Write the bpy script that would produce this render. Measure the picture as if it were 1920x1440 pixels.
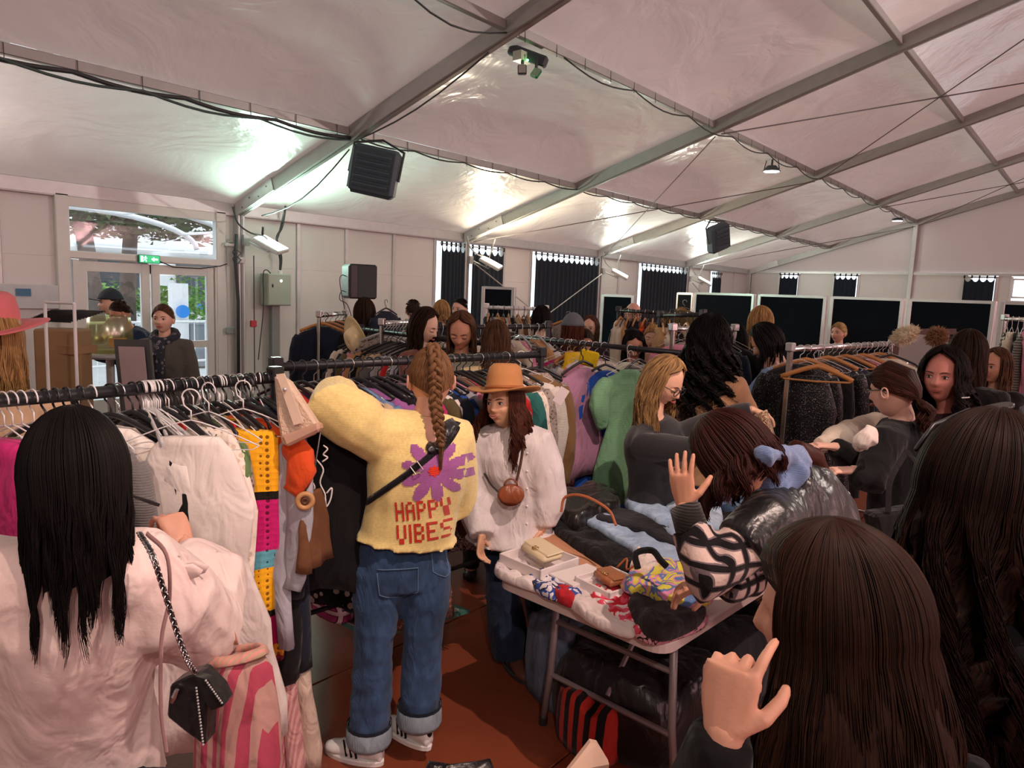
import bpy, bmesh, math, random
from math import sin, cos, pi, radians, sqrt, atan2, exp
from mathutils import Vector, Matrix, noise
from mathutils.bvhtree import BVHTree
random.seed(7)
for o in list(bpy.data.objects): bpy.data.objects.remove(o)
SC = bpy.context.scene
COL = SC.collection
V = Vector
# ---------------------------------------------------------------- camera
CH = 1.90
FP, PITCH, ROLL, YAW = 1343.54, 0.1276, 0.0393, 0.6920
fw = V((cos(PITCH)*cos(YAW), cos(PITCH)*sin(YAW), -sin(PITCH)))
_rt = V((sin(YAW), -cos(YAW), 0)); _up = _rt.cross(fw)
rr = cos(ROLL)*_rt + sin(ROLL)*_up; uu = -sin(ROLL)*_rt + cos(ROLL)*_up
CO = V((0, 0, CH))
cam_d = bpy.data.cameras.new('camera'); cam = bpy.data.objects.new('camera', cam_d); COL.objects.link(cam)
cam_d.sensor_width = 36.0; cam_d.lens = 36.0*FP/1920; cam_d.clip_start = .05; cam_d.clip_end = 400
m = Matrix((rr, uu, -fw)).transposed().to_4x4(); m.translation = CO; cam.matrix_world = m
SC.camera = cam
def ray(x, y): return fw + rr*((x-960)/FP) - uu*((y-720)/FP)
def D(x, y, d): return CO + ray(x, y)*d              # point seen at a pixel, at a depth in metres
def Z(x, y, z): q = ray(x, y); return CO + q*((z-CH)/q.z)
def W(x, y, Y): q = ray(x, y); return CO + q*(Y/q.y)
def G(x, y, X): q = ray(x, y); return CO + q*(X/q.x)
# ---------------------------------------------------------------- colour management
SC.view_settings.view_transform = 'Standard'; SC.view_settings.look = 'None'
SC.view_settings.gamma = 1; SC.view_settings.use_curve_mapping = False
SC.view_settings.exposure = 0.18
# ---------------------------------------------------------------- world: bright overcast sky
wd = bpy.data.worlds.new('sky'); SC.world = wd; wd.use_nodes = True
nt = wd.node_tree; bg = nt.nodes['Background']
bg.inputs[0].default_value = (0.86, 0.93, 1.0, 1); bg.inputs[1].default_value = 2.2
# ---------------------------------------------------------------- lamps
def area(name, loc, target, size, power, col, size_y=None, spread=180):
    l = bpy.data.lights.new(name, 'AREA'); l.energy = power; l.color = col; l.size = size
    if size_y: l.shape = 'RECTANGLE'; l.size_y = size_y
    l.spread = radians(spread)
    o = bpy.data.objects.new(name, l); COL.objects.link(o); o.location = loc
    o.rotation_euler = (V(target)-V(loc)).to_track_quat('-Z', 'Y').to_euler(); return o
def spot(name, loc, target, power, col, angle=60, blend=.3, radius=.05):
    l = bpy.data.lights.new(name, 'SPOT'); l.energy = power; l.color = col
    l.spot_size = radians(angle); l.spot_blend = blend; l.shadow_soft_size = radius
    o = bpy.data.objects.new(name, l); COL.objects.link(o); o.location = loc
    o.rotation_euler = (V(target)-V(loc)).to_track_quat('-Z', 'Y').to_euler(); return o
FX = [0.85, 5.85, 10.85, 15.85, 20.85, 25.85]        # the portal frames stand every five metres
FLOODC = [(1, .86, .80), (.62, 1, .80), (1, .84, .60), (.93, 1, .86), (.95, 1, .88)]
# wall floodlights on the columns of the left wall wash the roof
for i, (x, e) in enumerate(((0.85, 60), (5.85, 90), (10.85, 110), (15.85, 90), (20.85, 90))):
    area('flood_beam', (x+.25, 9.75, 2.50), (x+.6, 7.6, 4.4), .32, e, FLOODC[i], .2)
# the same row on the opposite wall, with a pink cast
for i, x in enumerate((-4.15, 0.85, 5.85, 10.85, 15.85, 20.85)):
    area('flood_beam_opposite', (x, -9.6, 2.50), (x+.3, -6.6, 4.6), .32, 125, (1, .52, .54), .2)
# spotlights clamped to the roof frame behind the photographer
spot('spotlight_beam', (-2.6, -2.6, 4.9), (1.6, 1.9, .9), 380, (1, .80, .70), 75, .5, .10)
spot('spotlight_beam', (3.2, -4.6, 4.6), (2.0, 1.6, .8), 260, (1, .74, .68), 62, .5, .08)
spot('spotlight_beam', (1.2, -1.0, 5.4), (2.2, 2.2, 0), 650, (1, .72, .62), 40, .25, .03)
spot('spotlight_beam', (12.0, -3.0, 5.2), (8.0, 4.0, 1.0), 700, (1, .86, .78), 100, .6, .15)
spot('spotlight_beam', (13.9, 5.05, 4.15), (13.9, 5.0, 0), 120, (1, .92, .85), 110, .5, .05)
spot('spotlight_beam', (23.4, 5.05, 4.15), (23.4, 5.0, 0), 120, (1, .92, .85), 110, .5, .05)
# ---------------------------------------------------------------- helpers: meshes
class MB:
    """collects shapes; build() links them as one mesh object"""
    def __init__(s): s.v = []; s.f = []; s.mi = []; s.uv = None; s.cur = 0
    def add(s, vs, fs):
        n = len(s.v); s.v.extend([tuple(a) for a in vs])
        for f in fs: s.f.append([i+n for i in f]); s.mi.append(s.cur)
    def box(s, c, d, R=None, bev=0):
        x, y, z = d[0]/2, d[1]/2, d[2]/2; c = V(c)
        if bev:
            b = min(bev, x*.9, y*.9, z*.9); vs = []; idx = {}
            for sx in (-1, 1):
                for sy in (-1, 1):
                    for sz in (-1, 1):
                        for k, p in enumerate(((x, y-b, z-b), (x-b, y, z-b), (x-b, y-b, z))):
                            idx[sx, sy, sz, k] = len(vs); vs.append(V((p[0]*sx, p[1]*sy, p[2]*sz)))
            fs = []
            for a in range(3):
                o1, o2 = [q for q in range(3) if q != a]
                for sg in (-1, 1):
                    L = []
                    for u, w in ((-1, -1), (1, -1), (1, 1), (-1, 1)):
                        t = [0, 0, 0]; t[a] = sg; t[o1] = u; t[o2] = w; L.append(idx[t[0], t[1], t[2], a])
                    fs.append(L)
            for a in range(3):
                o1, o2 = [q for q in range(3) if q != a]
                for u in (-1, 1):
                    for w in (-1, 1):
                        L = []
                        for sg, kk in ((-1, o1), (1, o1), (1, o2), (-1, o2)):
                            t = [0, 0, 0]; t[a] = sg; t[o1] = u; t[o2] = w; L.append(idx[t[0], t[1], t[2], kk])
                        fs.append(L)
            for sx in (-1, 1):
                for sy in (-1, 1):
                    for sz in (-1, 1): fs.append([idx[sx, sy, sz, 0], idx[sx, sy, sz, 1], idx[sx, sy, sz, 2]])
        else:
            vs = [V((a, b, e)) for a in (-x, x) for b in (-y, y) for e in (-z, z)]
            fs = [(0, 1, 3, 2), (4, 6, 7, 5), (0, 4, 5, 1), (2, 3, 7, 6), (0, 2, 6, 4), (1, 5, 7, 3)]
        if R: vs = [R @ q for q in vs]
        s.add([q+c for q in vs], fs); return s
    def beam(s, a, b, w, h, up=(0, 0, 1), bev=0):
        a, b = V(a), V(b); d = b-a; L = d.length; d.normalize(); u = V(up); sd = d.cross(u).normalized(); u = sd.cross(d)
        return s.box((a+b)/2, (L, w, h), Matrix((d, sd, u)).transposed(), bev)
    def tube(s, path, r, n=8, cap=True, flat=None, closed=False):
        P = [V(p) for p in path]; k = len(P)
        R = r if isinstance(r, (list, tuple)) else [r]*k
        vs = []; nrm = None
        for i in range(k):
            t = (P[(i+1) % k]-P[i-1]) if closed else (P[min(i+1, k-1)]-P[max(i-1, 0)])
            if t.length < 1e-9: t = V((0, 0, 1))
            t.normalize()
            if nrm is None: nrm = t.orthogonal().normalized() if flat is None else (V(flat)-V(flat).dot(t)*t).normalized()
            else:
                nrm = nrm-nrm.dot(t)*t
                if nrm.length < 1e-6: nrm = t.orthogonal()
                nrm.normalize()
            bi = t.cross(nrm)
            ri = R[i]; ra, rb = ri if isinstance(ri, (tuple, list)) else (ri, ri)
            for j in range(n):
                a = 2*pi*j/n; vs.append(P[i]+nrm*(cos(a)*ra)+bi*(sin(a)*rb))
        fs = []
        for i in range(k if closed else k-1):
            for j in range(n):
                a = i*n+j; b = i*n+(j+1) % n; i2 = (i+1) % k
                fs.append((a, b, i2*n+(j+1) % n, i2*n+j))
        if cap and not closed: fs.append(tuple(range(n-1, -1, -1))); fs.append(tuple((k-1)*n+j for j in range(n)))
        s.add(vs, fs); return s
    def loft(s, rings, cap=True, closed=True):
        n = len(rings[0]); vs = [p for r in rings for p in r]; fs = []
        for i in range(len(rings)-1):
            for j in range(n if closed else n-1):
                fs.append((i*n+j, i*n+(j+1) % n, (i+1)*n+(j+1) % n, (i+1)*n+j))
        if cap and closed: fs.append(tuple(range(n-1, -1, -1))); fs.append(tuple((len(rings)-1)*n+j for j in range(n)))
        s.add(vs, fs); return s
    def lathe(s, prof, c=(0, 0, 0), n=24, sc=(1, 1)):
        rings = [[V((c[0]+r*cos(2*pi*j/n)*sc[0], c[1]+r*sin(2*pi*j/n)*sc[1], c[2]+z)) for j in range(n)] for r, z in prof]
        return s.loft(rings)
    def ell(s, c, r, n=12, m_=8, R=None):
        c = V(c); rings = []
        for i in range(m_+1):
            t = pi*i/m_; t = min(max(t, .04), pi-.04); ring = []
            for j in range(n):
                a = 2*pi*j/n; q = V((r[0]*sin(t)*cos(a), r[1]*sin(t)*sin(a), r[2]*cos(t)))
                if R: q = R @ q
                ring.append(c+q)
            rings.append(ring)
        return s.loft(rings)
    def quad(s, a, b, c, d): s.add([a, b, c, d], [(0, 1, 2, 3)]); return s
    def slab(s, outline, nrm, th):
        nrm = V(nrm).normalized()*th; n = len(outline); A = [V(p) for p in outline]; B = [p+nrm for p in A]
        s.add(A+B, [tuple(range(n-1, -1, -1)), tuple(range(n, 2*n))]+[(i, (i+1) % n, n+(i+1) % n, n+i) for i in range(n)]); return s
    def mesh(s, name, smooth=False):
        me = bpy.data.meshes.new(name); me.from_pydata(s.v, [], s.f)
        if smooth: me.polygons.foreach_set('use_smooth', [True]*len(me.polygons))
        return me
    def build(s, name, mat, parent=None, smooth=False, fix=True):
        me = s.mesh(name, smooth)
        for mm in (mat if isinstance(mat, (list, tuple)) else [mat]): me.materials.append(mm)
        if isinstance(mat, (list, tuple)): me.polygons.foreach_set('material_index', s.mi)
        if fix:
            b = bmesh.new(); b.from_mesh(me); bmesh.ops.recalc_face_normals(b, faces=b.faces); b.to_mesh(me); b.free()
        me.update(); o = bpy.data.objects.new(name, me); COL.objects.link(o)
        if parent: o.parent = parent
        return o
def tag(o, label=None, cat=None, group=None, kind=None):
    if label: o['label'] = label
    if cat: o['category'] = cat
    if group: o['group'] = group
    if kind: o['kind'] = kind
    return o
def empty(name, loc=(0, 0, 0), rz=0):
    o = bpy.data.objects.new(name, None); COL.objects.link(o); o.location = loc; o.rotation_euler = (0, 0, rz); o.empty_display_size = .1; return o
def thing(name, label, cat, loc=(0, 0, 0), rz=0, group=None): return tag(empty(name, loc, rz), label, cat, group)
def struct(o): o['kind'] = 'structure'; return o
def bez(pts, n=24):
    """smooth curve through points (Catmull-Rom)"""
    P = [V(p) for p in pts]; P = [P[0]*2-P[1]]+P+[P[-1]*2-P[-2]]; out = []; k = len(P)-3
    for i in range(n+1):
        u = i/n*k; a = min(int(u), k-1); t = u-a; p0, p1, p2, p3 = P[a:a+4]
        out.append(.5*((2*p1)+(p2-p0)*t+(2*p0-5*p1+4*p2-p3)*t*t+(3*p1-p0-3*p2+p3)*t**3))
    return out
def nz(p, s=1.0): return noise.noise(V(p)*s)
def lerp(a, b, t): return a+(b-a)*t
# ---------------------------------------------------------------- helpers: materials
MC = {}
def lin(c): return tuple((x/12.92 if x <= .04045 else ((x+.055)/1.055)**2.4) for x in c)
def hx(h): return lin(tuple(int(h[i:i+2], 16)/255 for i in (0, 2, 4)))
def col(c): return hx(c) if isinstance(c, str) else c
def base(name, c, rough=.7, metal=0, spec=.5):
    mt = bpy.data.materials.new(name); mt.use_nodes = True; n = mt.node_tree; b = n.nodes['Principled BSDF']
    b.inputs['Base Color'].default_value = (*col(c), 1); b.inputs['Roughness'].default_value = rough
    b.inputs['Metallic'].default_value = metal; b.inputs['Specular IOR Level'].default_value = spec
    return mt, n, b
def N(n, t, **kw):
    x = n.nodes.new(t)
    for k, v in kw.items():
        if k in x.inputs.keys(): x.inputs[k].default_value = v
        else: setattr(x, k, v)
    return x
def mat(name, c, rough=.7, metal=0, spec=.5, var=.12, vs=6, bump=.0, bs=60, sheen=0, coord='Object', stretch=None):
    """plain surface with a little procedural variation"""
    key = (name, str(c), rough, metal, var, bump, bs)
    if key in MC: return MC[key]
    mt, n, b = base(name, c, rough, metal, spec); cc = col(c)
    tc = N(n, 'ShaderNodeTexCoord'); src = tc.outputs[coord]
    if stretch:
        mp = N(n, 'ShaderNodeMapping'); mp.inputs['Scale'].default_value = stretch; n.links.new(src, mp.inputs[0]); src = mp.outputs[0]
    no = N(n, 'ShaderNodeTexNoise', Scale=vs, Detail=4); n.links.new(src, no.inputs['Vector'])
    mx = N(n, 'ShaderNodeMix', data_type='RGBA')
    mx.inputs[6].default_value = (*[x*(1-var) for x in cc], 1); mx.inputs[7].default_value = (*[min(1, x*(1+var)+.002) for x in cc], 1)
    n.links.new(no.outputs[0], mx.inputs[0]); n.links.new(mx.outputs[2], b.inputs['Base Color'])
    if bump:
        n2 = N(n, 'ShaderNodeTexNoise', Scale=bs, Detail=3); n.links.new(src, n2.inputs['Vector'])
        bp = N(n, 'ShaderNodeBump', Strength=bump, Distance=.01); n.links.new(n2.outputs[0], bp.inputs['Height']); n.links.new(bp.outputs[0], b.inputs['Normal'])
    if sheen: b.inputs['Sheen Weight'].default_value = sheen
    MC[key] = mt; return mt
def fab(c, kind='plain', c2=None, c3=None, scale=1.0):
    """cloth of many kinds"""
    key = ('fab', c, kind, c2, c3, scale)
    if key in MC: return MC[key]
    mt, n, b = base('cloth_'+kind, c, .88, 0, .25); b.inputs['Sheen Weight'].default_value = .08
    L = n.links.new; tc = N(n, 'ShaderNodeTexCoord'); ob = tc.outputs['Object']
    c1 = (*col(c), 1); k2 = (*col(c2), 1) if c2 else (*[x*.6 for x in col(c)], 1); k3 = (*col(c3), 1) if c3 else k2
    def ramp(stops, interp='CONSTANT'):
        r = N(n, 'ShaderNodeValToRGB'); r.color_ramp.interpolation = interp; e = r.color_ramp.elements
        e[0].position, e[0].color = stops[0]; e[1].position, e[1].color = stops[1]
        for p, q in stops[2:]:
            x = e.new(p); x.color = q
        return r
    fine = N(n, 'ShaderNodeTexNoise', Scale=90, Detail=2); L(ob, fine.inputs['Vector']); h = fine.outputs[0]; st = .15; cout = None
    big = N(n, 'ShaderNodeTexNoise', Scale=7, Detail=3); L(ob, big.inputs['Vector'])
    if kind == 'plain':
        r = ramp([(.3, (*[x*.86 for x in c1[:3]], 1)), (.7, c1)], 'LINEAR'); L(big.outputs[0], r.inputs[0]); cout = r.outputs[0]
    elif kind in ('knit', 'fuzzy'):
        w = N(n, 'ShaderNodeTexWave', Scale=42*scale, Distortion=1.2); w.bands_direction = 'Z'; L(ob, w.inputs['Vector']); h = w.outputs['Fac']; st = .35 if kind == 'knit' else .2
        r = ramp([(.2, (*[x*.8 for x in c1[:3]], 1)), (.75, c1)], 'LINEAR'); L(fine.outputs[0], r.inputs[0]); cout = r.outputs[0]
        b.inputs['Sheen Weight'].default_value = .3
    elif kind in ('stripe', 'hstripe'):
        w = N(n, 'ShaderNodeTexWave', Scale=12*scale, Distortion=.3); w.bands_direction = 'Z' if kind == 'hstripe' else 'Y'; L(ob, w.inputs['Vector'])
        r = ramp([(0, c1), (.5, k2)]); L(w.outputs['Fac'], r.inputs[0]); cout = r.outputs[0]
    elif kind == 'plaid':
        w = N(n, 'ShaderNodeTexWave', Scale=4*scale, Distortion=.25); w.bands_direction = 'Z'; L(ob, w.inputs['Vector'])
        w2 = N(n, 'ShaderNodeTexWave', Scale=4*scale, Distortion=.25); w2.bands_direction = 'X'; L(ob, w2.inputs['Vector'])
        d = N(n, 'ShaderNodeMath', operation='MINIMUM'); L(w.outputs['Fac'], d.inputs[0]); L(w2.outputs['Fac'], d.inputs[1])
        r = ramp([(0, k2), (.17, k3), (.36, c1)]); L(d.outputs[0], r.inputs[0]); cout = r.outputs[0]; st = .4
    elif kind == 'floral':
        v = N(n, 'ShaderNodeTexVoronoi', Scale=26*scale); L(ob, v.inputs['Vector'])
        r = ramp([(0, k3), (.14, k2), (.36, c1)]); L(v.outputs['Distance'], r.inputs[0]); cout = r.outputs[0]
    elif kind in ('swirl', 'leopard'):
        nn = N(n, 'ShaderNodeTexNoise', Scale=(9 if kind == 'swirl' else 34)*scale, Detail=1, Distortion=2.2); L(ob, nn.inputs['Vector'])
        r = ramp([(0, c1), (.42, k2), (.50, k3), (.58, c1)] if kind == 'swirl' else [(0, c1), (.45, k2), (.54, c1), (.62, k3)]); L(nn.outputs[0], r.inputs[0]); cout = r.outputs[0]
    elif kind == 'sequin':
        v = N(n, 'ShaderNodeTexVoronoi', Scale=110*scale); L(ob, v.inputs['Vector'])
        r = ramp([(0, k2), (.16, c1)]); L(v.outputs['Distance'], r.inputs[0]); cout = r.outputs[0]
        L(r.outputs[0], b.inputs['Metallic']); b.inputs['Roughness'].default_value = .35; st = .3; h = v.outputs['Distance']
    elif kind == 'crochet':
        sep = N(n, 'ShaderNodeSeparateXYZ'); L(ob, sep.inputs[0])
        mr = N(n, 'ShaderNodeMapRange'); mr.inputs[1].default_value = -1.2; mr.inputs[2].default_value = 0; L(sep.outputs[2], mr.inputs[0])
        Y, K, P_, B = (*hx('f2b21f'), 1), (*hx('1b1512'), 1), (*hx('c81f72'), 1), (*hx('5fa8b8'), 1)
        r = ramp([(0, (*hx('8c1226'), 1)), (.18, Y), (.22, P_), (.31, K), (.33, Y), (.46, B), (.51, P_), (.66, K), (.68, Y)]); L(mr.outputs[0], r.inputs[0])
        v = N(n, 'ShaderNodeTexVoronoi', Scale=46); v.inputs['Randomness'].default_value = .15; L(ob, v.inputs['Vector'])
        r2 = ramp([(0, (.25, .2, .18, 1)), (.3, (1, 1, 1, 1))]); L(v.outputs['Distance'], r2.inputs[0])
        mx = N(n, 'ShaderNodeMix', data_type='RGBA', blend_type='MULTIPLY'); mx.inputs[0].default_value = 1; L(r.outputs[0], mx.inputs[6]); L(r2.outputs[0], mx.inputs[7]); cout = mx.outputs[2]
        h = v.outputs['Distance']; st = .6
    elif kind == 'denim':
        mp = N(n, 'ShaderNodeMapping'); mp.inputs['Scale'].default_value = (1, 1, .35); L(ob, mp.inputs[0])
        nn = N(n, 'ShaderNodeTexNoise', Scale=16, Detail=8, Roughness=.7); L(mp.outputs[0], nn.inputs['Vector'])
        r = ramp([(.32, c1), (.72, k2)], 'LINEAR'); L(nn.outputs[0], r.inputs[0]); cout = r.outputs[0]
        w = N(n, 'ShaderNodeTexWave', Scale=120, Distortion=2); L(ob, w.inputs['Vector']); h = w.outputs['Fac']; st = .2
    elif kind == 'leather':
        b.inputs['Roughness'].default_value = .34; b.inputs['Specular IOR Level'].default_value = .55
        r = ramp([(.3, (*[x*.7 for x in c1[:3]], 1)), (.7, c1)], 'LINEAR'); L(big.outputs[0], r.inputs[0]); cout = r.outputs[0]
    if cout is not None: L(cout, b.inputs['Base Color'])
    bp = N(n, 'ShaderNodeBump', Strength=st, Distance=.006); L(h, bp.inputs['Height']); L(bp.outputs[0], b.inputs['Normal'])
    if kind in ('plain', 'floral', 'stripe', 'hstripe', 'denim', 'swirl', 'leather', 'leopard'):     # soft creases
        mp = N(n, 'ShaderNodeMapping'); mp.inputs['Scale'].default_value = (1, 1, .5); L(ob, mp.inputs[0])
        cr = N(n, 'ShaderNodeTexNoise', Scale=11, Detail=2, Distortion=1.2); L(mp.outputs[0], cr.inputs['Vector'])
        b2 = N(n, 'ShaderNodeBump', Strength=.55, Distance=.03); L(cr.outputs[0], b2.inputs['Height']); L(bp.outputs[0], b2.inputs['Normal']); L(b2.outputs[0], b.inputs['Normal'])
    MC[key] = mt; return mt
def emit(c, s, name='lamp_glass'):
    mt, n, b = base(name, c, .4); b.inputs['Emission Color'].default_value = (*col(c), 1); b.inputs['Emission Strength'].default_value = s; return mt
def glassm(name='window_glass', c=(.95, .98, 1), rough=.02, alpha=.12):
    mt, n, b = base(name, c, rough); out = n.nodes['Material Output']
    tr = N(n, 'ShaderNodeBsdfTransparent'); gl = N(n, 'ShaderNodeBsdfGlossy'); gl.inputs['Roughness'].default_value = rough
    mx = N(n, 'ShaderNodeMixShader'); mx.inputs[0].default_value = alpha; tr.inputs[0].default_value = (*c, 1)
    n.links.new(tr.outputs[0], mx.inputs[1]); n.links.new(gl.outputs[0], mx.inputs[2]); n.links.new(mx.outputs[0], out.inputs[0]); return mt
def hairm(c, c2=None, rough=.38):
    key = ('hair', c, c2)
    if key in MC: return MC[key]
    mt, n, b = base('hair', c, .55, 0, .12); L = n.links.new
    tc = N(n, 'ShaderNodeTexCoord'); mp = N(n, 'ShaderNodeMapping'); mp.inputs['Scale'].default_value = (1, .1, 1); L(tc.outputs['UV'], mp.inputs[0])
    no = N(n, 'ShaderNodeTexNoise', Scale=60, Detail=3); L(mp.outputs[0], no.inputs['Vector'])
    r = N(n, 'ShaderNodeValToRGB'); r.color_ramp.elements[0].position = .35; r.color_ramp.elements[1].position = .68
    r.color_ramp.elements[0].color = (*col(c), 1); r.color_ramp.elements[1].color = (*col(c2 or c), 1)
    L(no.outputs[0], r.inputs[0]); L(r.outputs[0], b.inputs['Base Color'])
    bp = N(n, 'ShaderNodeBump', Strength=.5, Distance=.004); L(no.outputs[0], bp.inputs['Height']); L(bp.outputs[0], b.inputs['Normal'])
    MC[key] = mt; return mt
ALU = mat('brushed_aluminium', (.56, .57, .56), .42, .55, var=.1, vs=9)
BLACKM = mat('black_painted_steel', (.018, .019, .022), .38, .2, var=.2)
WHITEP = mat('white_plastic', (.78, .78, .76), .45, var=.05)
CHROME = mat('chrome', (.7, .7, .7), .18, 1, var=.05)
DARKG = mat('dark_grey_plastic', (.045, .055, .065), .5, var=.15)
CABLE = mat('cable_rubber', (.03, .035, .035), .5, var=.2)
GLASS = glassm()
BLKPL = mat('black_plastic', (.015, .015, .017), .35, var=.2)
# ================================================================ the tent
SL = .303; Y0 = 10.30; ZE = CH+.98                     # roof slope, inner face of the columns, underside of the rafters at the eave
ALR = mat('rafter_aluminium', (.36, .36, .34), .45, .5, var=.1, vs=9)
def zr(y): return ZE+SL*(Y0-abs(y))+(0 if y >= 0 else 0)
PY = [10.30, 7.65, 5.10, 2.55, 0.0, -2.55, -5.10, -7.65, -10.30]
# floor: red-brown boards with open joints
FLB = mat('floor_boards_orange_brown', hx('7b3d26'), .42, 0, .4, var=.22, vs=2.6, bump=.12, bs=40)
fl = MB().box((12, 0, -.06), (34, 24, .08)).build('floor', mat('floor_joint_dark', (.012, .009, .008), .9)); struct(fl)
me = MB().box((0, 0, 0), (2.492, 1.192, .02), bev=.003).mesh('board'); me.materials.append(FLB)
for i in range(12):
    for j in range(16):
        o = bpy.data.objects.new('floor_board', me); COL.objects.link(o); o.parent = fl; o.location = (-3.5+2.5*i+1.25, -8.06+1.2*j-.6, -.01)
# columns and rafters
for i, x in enumerate(FX):
    st = empty('trim_%d' % (i+1)); struct(st)
    MB().box((x, 10.42, 1.5), (.12, .24, 3.0), bev=.012).build('column', ALU, st)
    MB().box((x, 10.30, 1.5), (.035, .03, 2.95)).build('column_groove', mat('aluminium_groove', (.25, .26, .26), .5, .5), st)
    for s in (1, -1):
        a = V((x, s*10.5, zr(10.5)+.13)); b = V((x, 0, zr(0)+.13))
        mb = MB().beam(a, b, .11, .23, bev=.01); mb.beam(a+V((0, 0, -.118)), b+V((0, 0, -.118)), .045, .02)
        mb.build('rafter', ALR, st)
    if i:   # gusset plate with bolts at the eave
        mb = MB(); mb.beam((x-.065, 10.35, zr(10.35)+.11), (x-.065, 9.35, zr(9.35)+.12), .012, .19)
        mb.build('gusset_plate', ALU, st)
        mb = MB()
        for t in (10.1, 9.9, 9.65, 9.5): mb.lathe([(.014, -.006), (.014, .006)], (0, 0, 0), 8)
        k = len(mb.v)//4
        for q, t in enumerate((10.15, 9.95, 9.7, 9.5)):
            for w in range(k):
                a = mb.v[q*k+w]; mb.v[q*k+w] = (x-.075+a[2], t+a[0], zr(t)+.10+(.04 if q % 2 else -.03)+a[1])
        mb.build('bolt', mat('steel_bolt', (.3, .3, .3), .4, .8), st)
# eave beams and purlins
pe = empty('trim_7'); struct(pe)
for i in range(-1, 5):
    x0 = FX[i] if i >= 0 else -4.15; x1 = FX[i+1] if i+1 < len(FX) else 25.85
    MB().box(((x0+x1)/2, 10.43, 2.97), (4.88, .10, .19), bev=.008).build('eave_beam', ALU, pe)
    MB().box(((x0+x1)/2, 10.37, 2.91), (4.88, .02, .03)).build('eave_lip', ALU, pe)
    for j, y in enumerate(PY[1:-1]):
        MB().box(((x0+x1)/2, y, zr(y)+.14), (4.89, .07, .10), bev=.008).build('purlin', ALR, pe)
# roof skins, billowing between the frames
ROOF, n, b = base('roof_pvc_fabric', (.70, .68, .66), .26, 0, .5)
tc = N(n, 'ShaderNodeTexCoord'); n1 = N(n, 'ShaderNodeTexNoise', Scale=1.1, Detail=4, Distortion=.6); n.links.new(tc.outputs['Object'], n1.inputs['Vector'])
bp = N(n, 'ShaderNodeBump', Strength=.35, Distance=.25); n.links.new(n1.outputs[0], bp.inputs['Height']); n.links.new(bp.outputs[0], b.inputs['Normal'])
tr = N(n, 'ShaderNodeBsdfTranslucent'); tr.inputs[0].default_value = (.96, .73, .63, 1); ms = N(n, 'ShaderNodeMixShader'); ms.inputs[0].default_value = .085
n.links.new(b.outputs[0], ms.inputs[1]); n.links.new(tr.outputs[0], ms.inputs[2]); n.links.new(ms.outputs[0], n.nodes['Material Output'].inputs[0])
rf = empty('ceiling'); struct(rf)
for i in range(-1, 5):
    x0 = (FX[i] if i >= 0 else -4.15); x1 = x0+5
    for j in range(8):
        ya, yb = PY[j], PY[j+1]; mb = MB(); nu, nv = 34, 22; vs = []
        if j == 0: ya = 10.55
        for a in range(nu+1):
            for c in range(nv+1):
                u, v = a/nu, c/nv; x = lerp(x0, x1, u); y = lerp(ya, yb, v)
                bu = (1-abs(2*u-1)**3.2); bv = (1-abs(2*v-1)**2.6)
                z = zr(y)+.20+.20*bu*bv+.05*bu*bv*nz((x*.5, y*.7, j))
                z += .012*sin(v*40+u*3)*exp(-((u*5)**2))+.010*sin(u*70)*exp(-((v*6)**2))*(j == 0)
                vs.append((x, y, z))
        mb.add(vs, [(a*(nv+1)+c, a*(nv+1)+c+1, (a+1)*(nv+1)+c+1, (a+1)*(nv+1)+c) for a in range(nu) for c in range(nv)])
        mb.build('roof_panel', ROOF, rf, True)
# side wall on the left: one metre panels, openings for the door and the windows
WALLM = mat('wall_panel_white', (.66, .66, .63), .38, 0, .5, var=.05, vs=1.2, bump=.05, bs=3)
wl = empty('wall_left'); struct(wl)
ends = [(-4.15, 2.74), (2.76, 3.40), (5.62, 5.80), (5.92, 6.88), (6.98, 7.86), (7.94, 8.94), (9.02, 10.0), (12.2, 13.06), (15.95, 16.9), (17.0, 17.9), (20.95, 21.9), (22.0, 22.62), (23.5, 24.6), (24.66, 25.8)]
for a, b_ in ends:
    for z0, z1 in ((0, 2.125), (2.125, 2.90)):
        MB().box(((a+b_)/2, 10.47, (z0+z1)/2), (b_-a+.03, .05, z1-z0), bev=.004).build('wall_panel', WALLM, wl)
for x in (2.75, 6.93, 7.90, 8.98, 10.04, 12.15, 13.10, 16.95, 17.95, 21.0, 21.95, 22.66, 23.46, 24.63):
    MB().box((x, 10.45, 1.46), (.07, .07, 2.92), bev=.008).build('panel_post', ALU, wl)
# gable wall at the far end
wg = empty('wall_back'); struct(wg)
for a, b_ in ((10.4, 9.3), (8.55, 7.45), (6.6, 5.15), (5.05, 3.55), (2.75, 2.45), (-1, -3.5), (-3.5, -6.8), (-6.8, -10.4)):
    for z0, z1 in ((0, 2.125), (2.125, 2.94)):
        MB().box((25.9, (a+b_)/2, (z0+z1)/2), (.05, a-b_+.03, z1-z0), bev=.004).build('wall_panel', WALLM, wg)
for y in (9.27, 8.58, 7.42, 6.63, 3.52, 2.78, 2.42, -.98):
    MB().box((25.88, y, 1.46), (.06, .06, 2.92)).build('panel_post', WHITEP, wg)
MB().box((25.85, 0, 2.97), (.08, 20.6, .07)).build('gable_rail', ALU, wg)
for y in (5.10, -5.10): MB().box((25.83, y, zr(y)/2), (.12, .13, zr(y)+.1), bev=.01).build('gable_post', ALU, wg)
mb = MB(); up_ = [(25.93, 10.5, 3.0), (25.93, 0, 3.0), (25.93, -10.5, 3.0), (25.93, -10.5, 3.1), (25.93, 0, zr(0)+.3), (25.93, 10.5, 3.1)]
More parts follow.
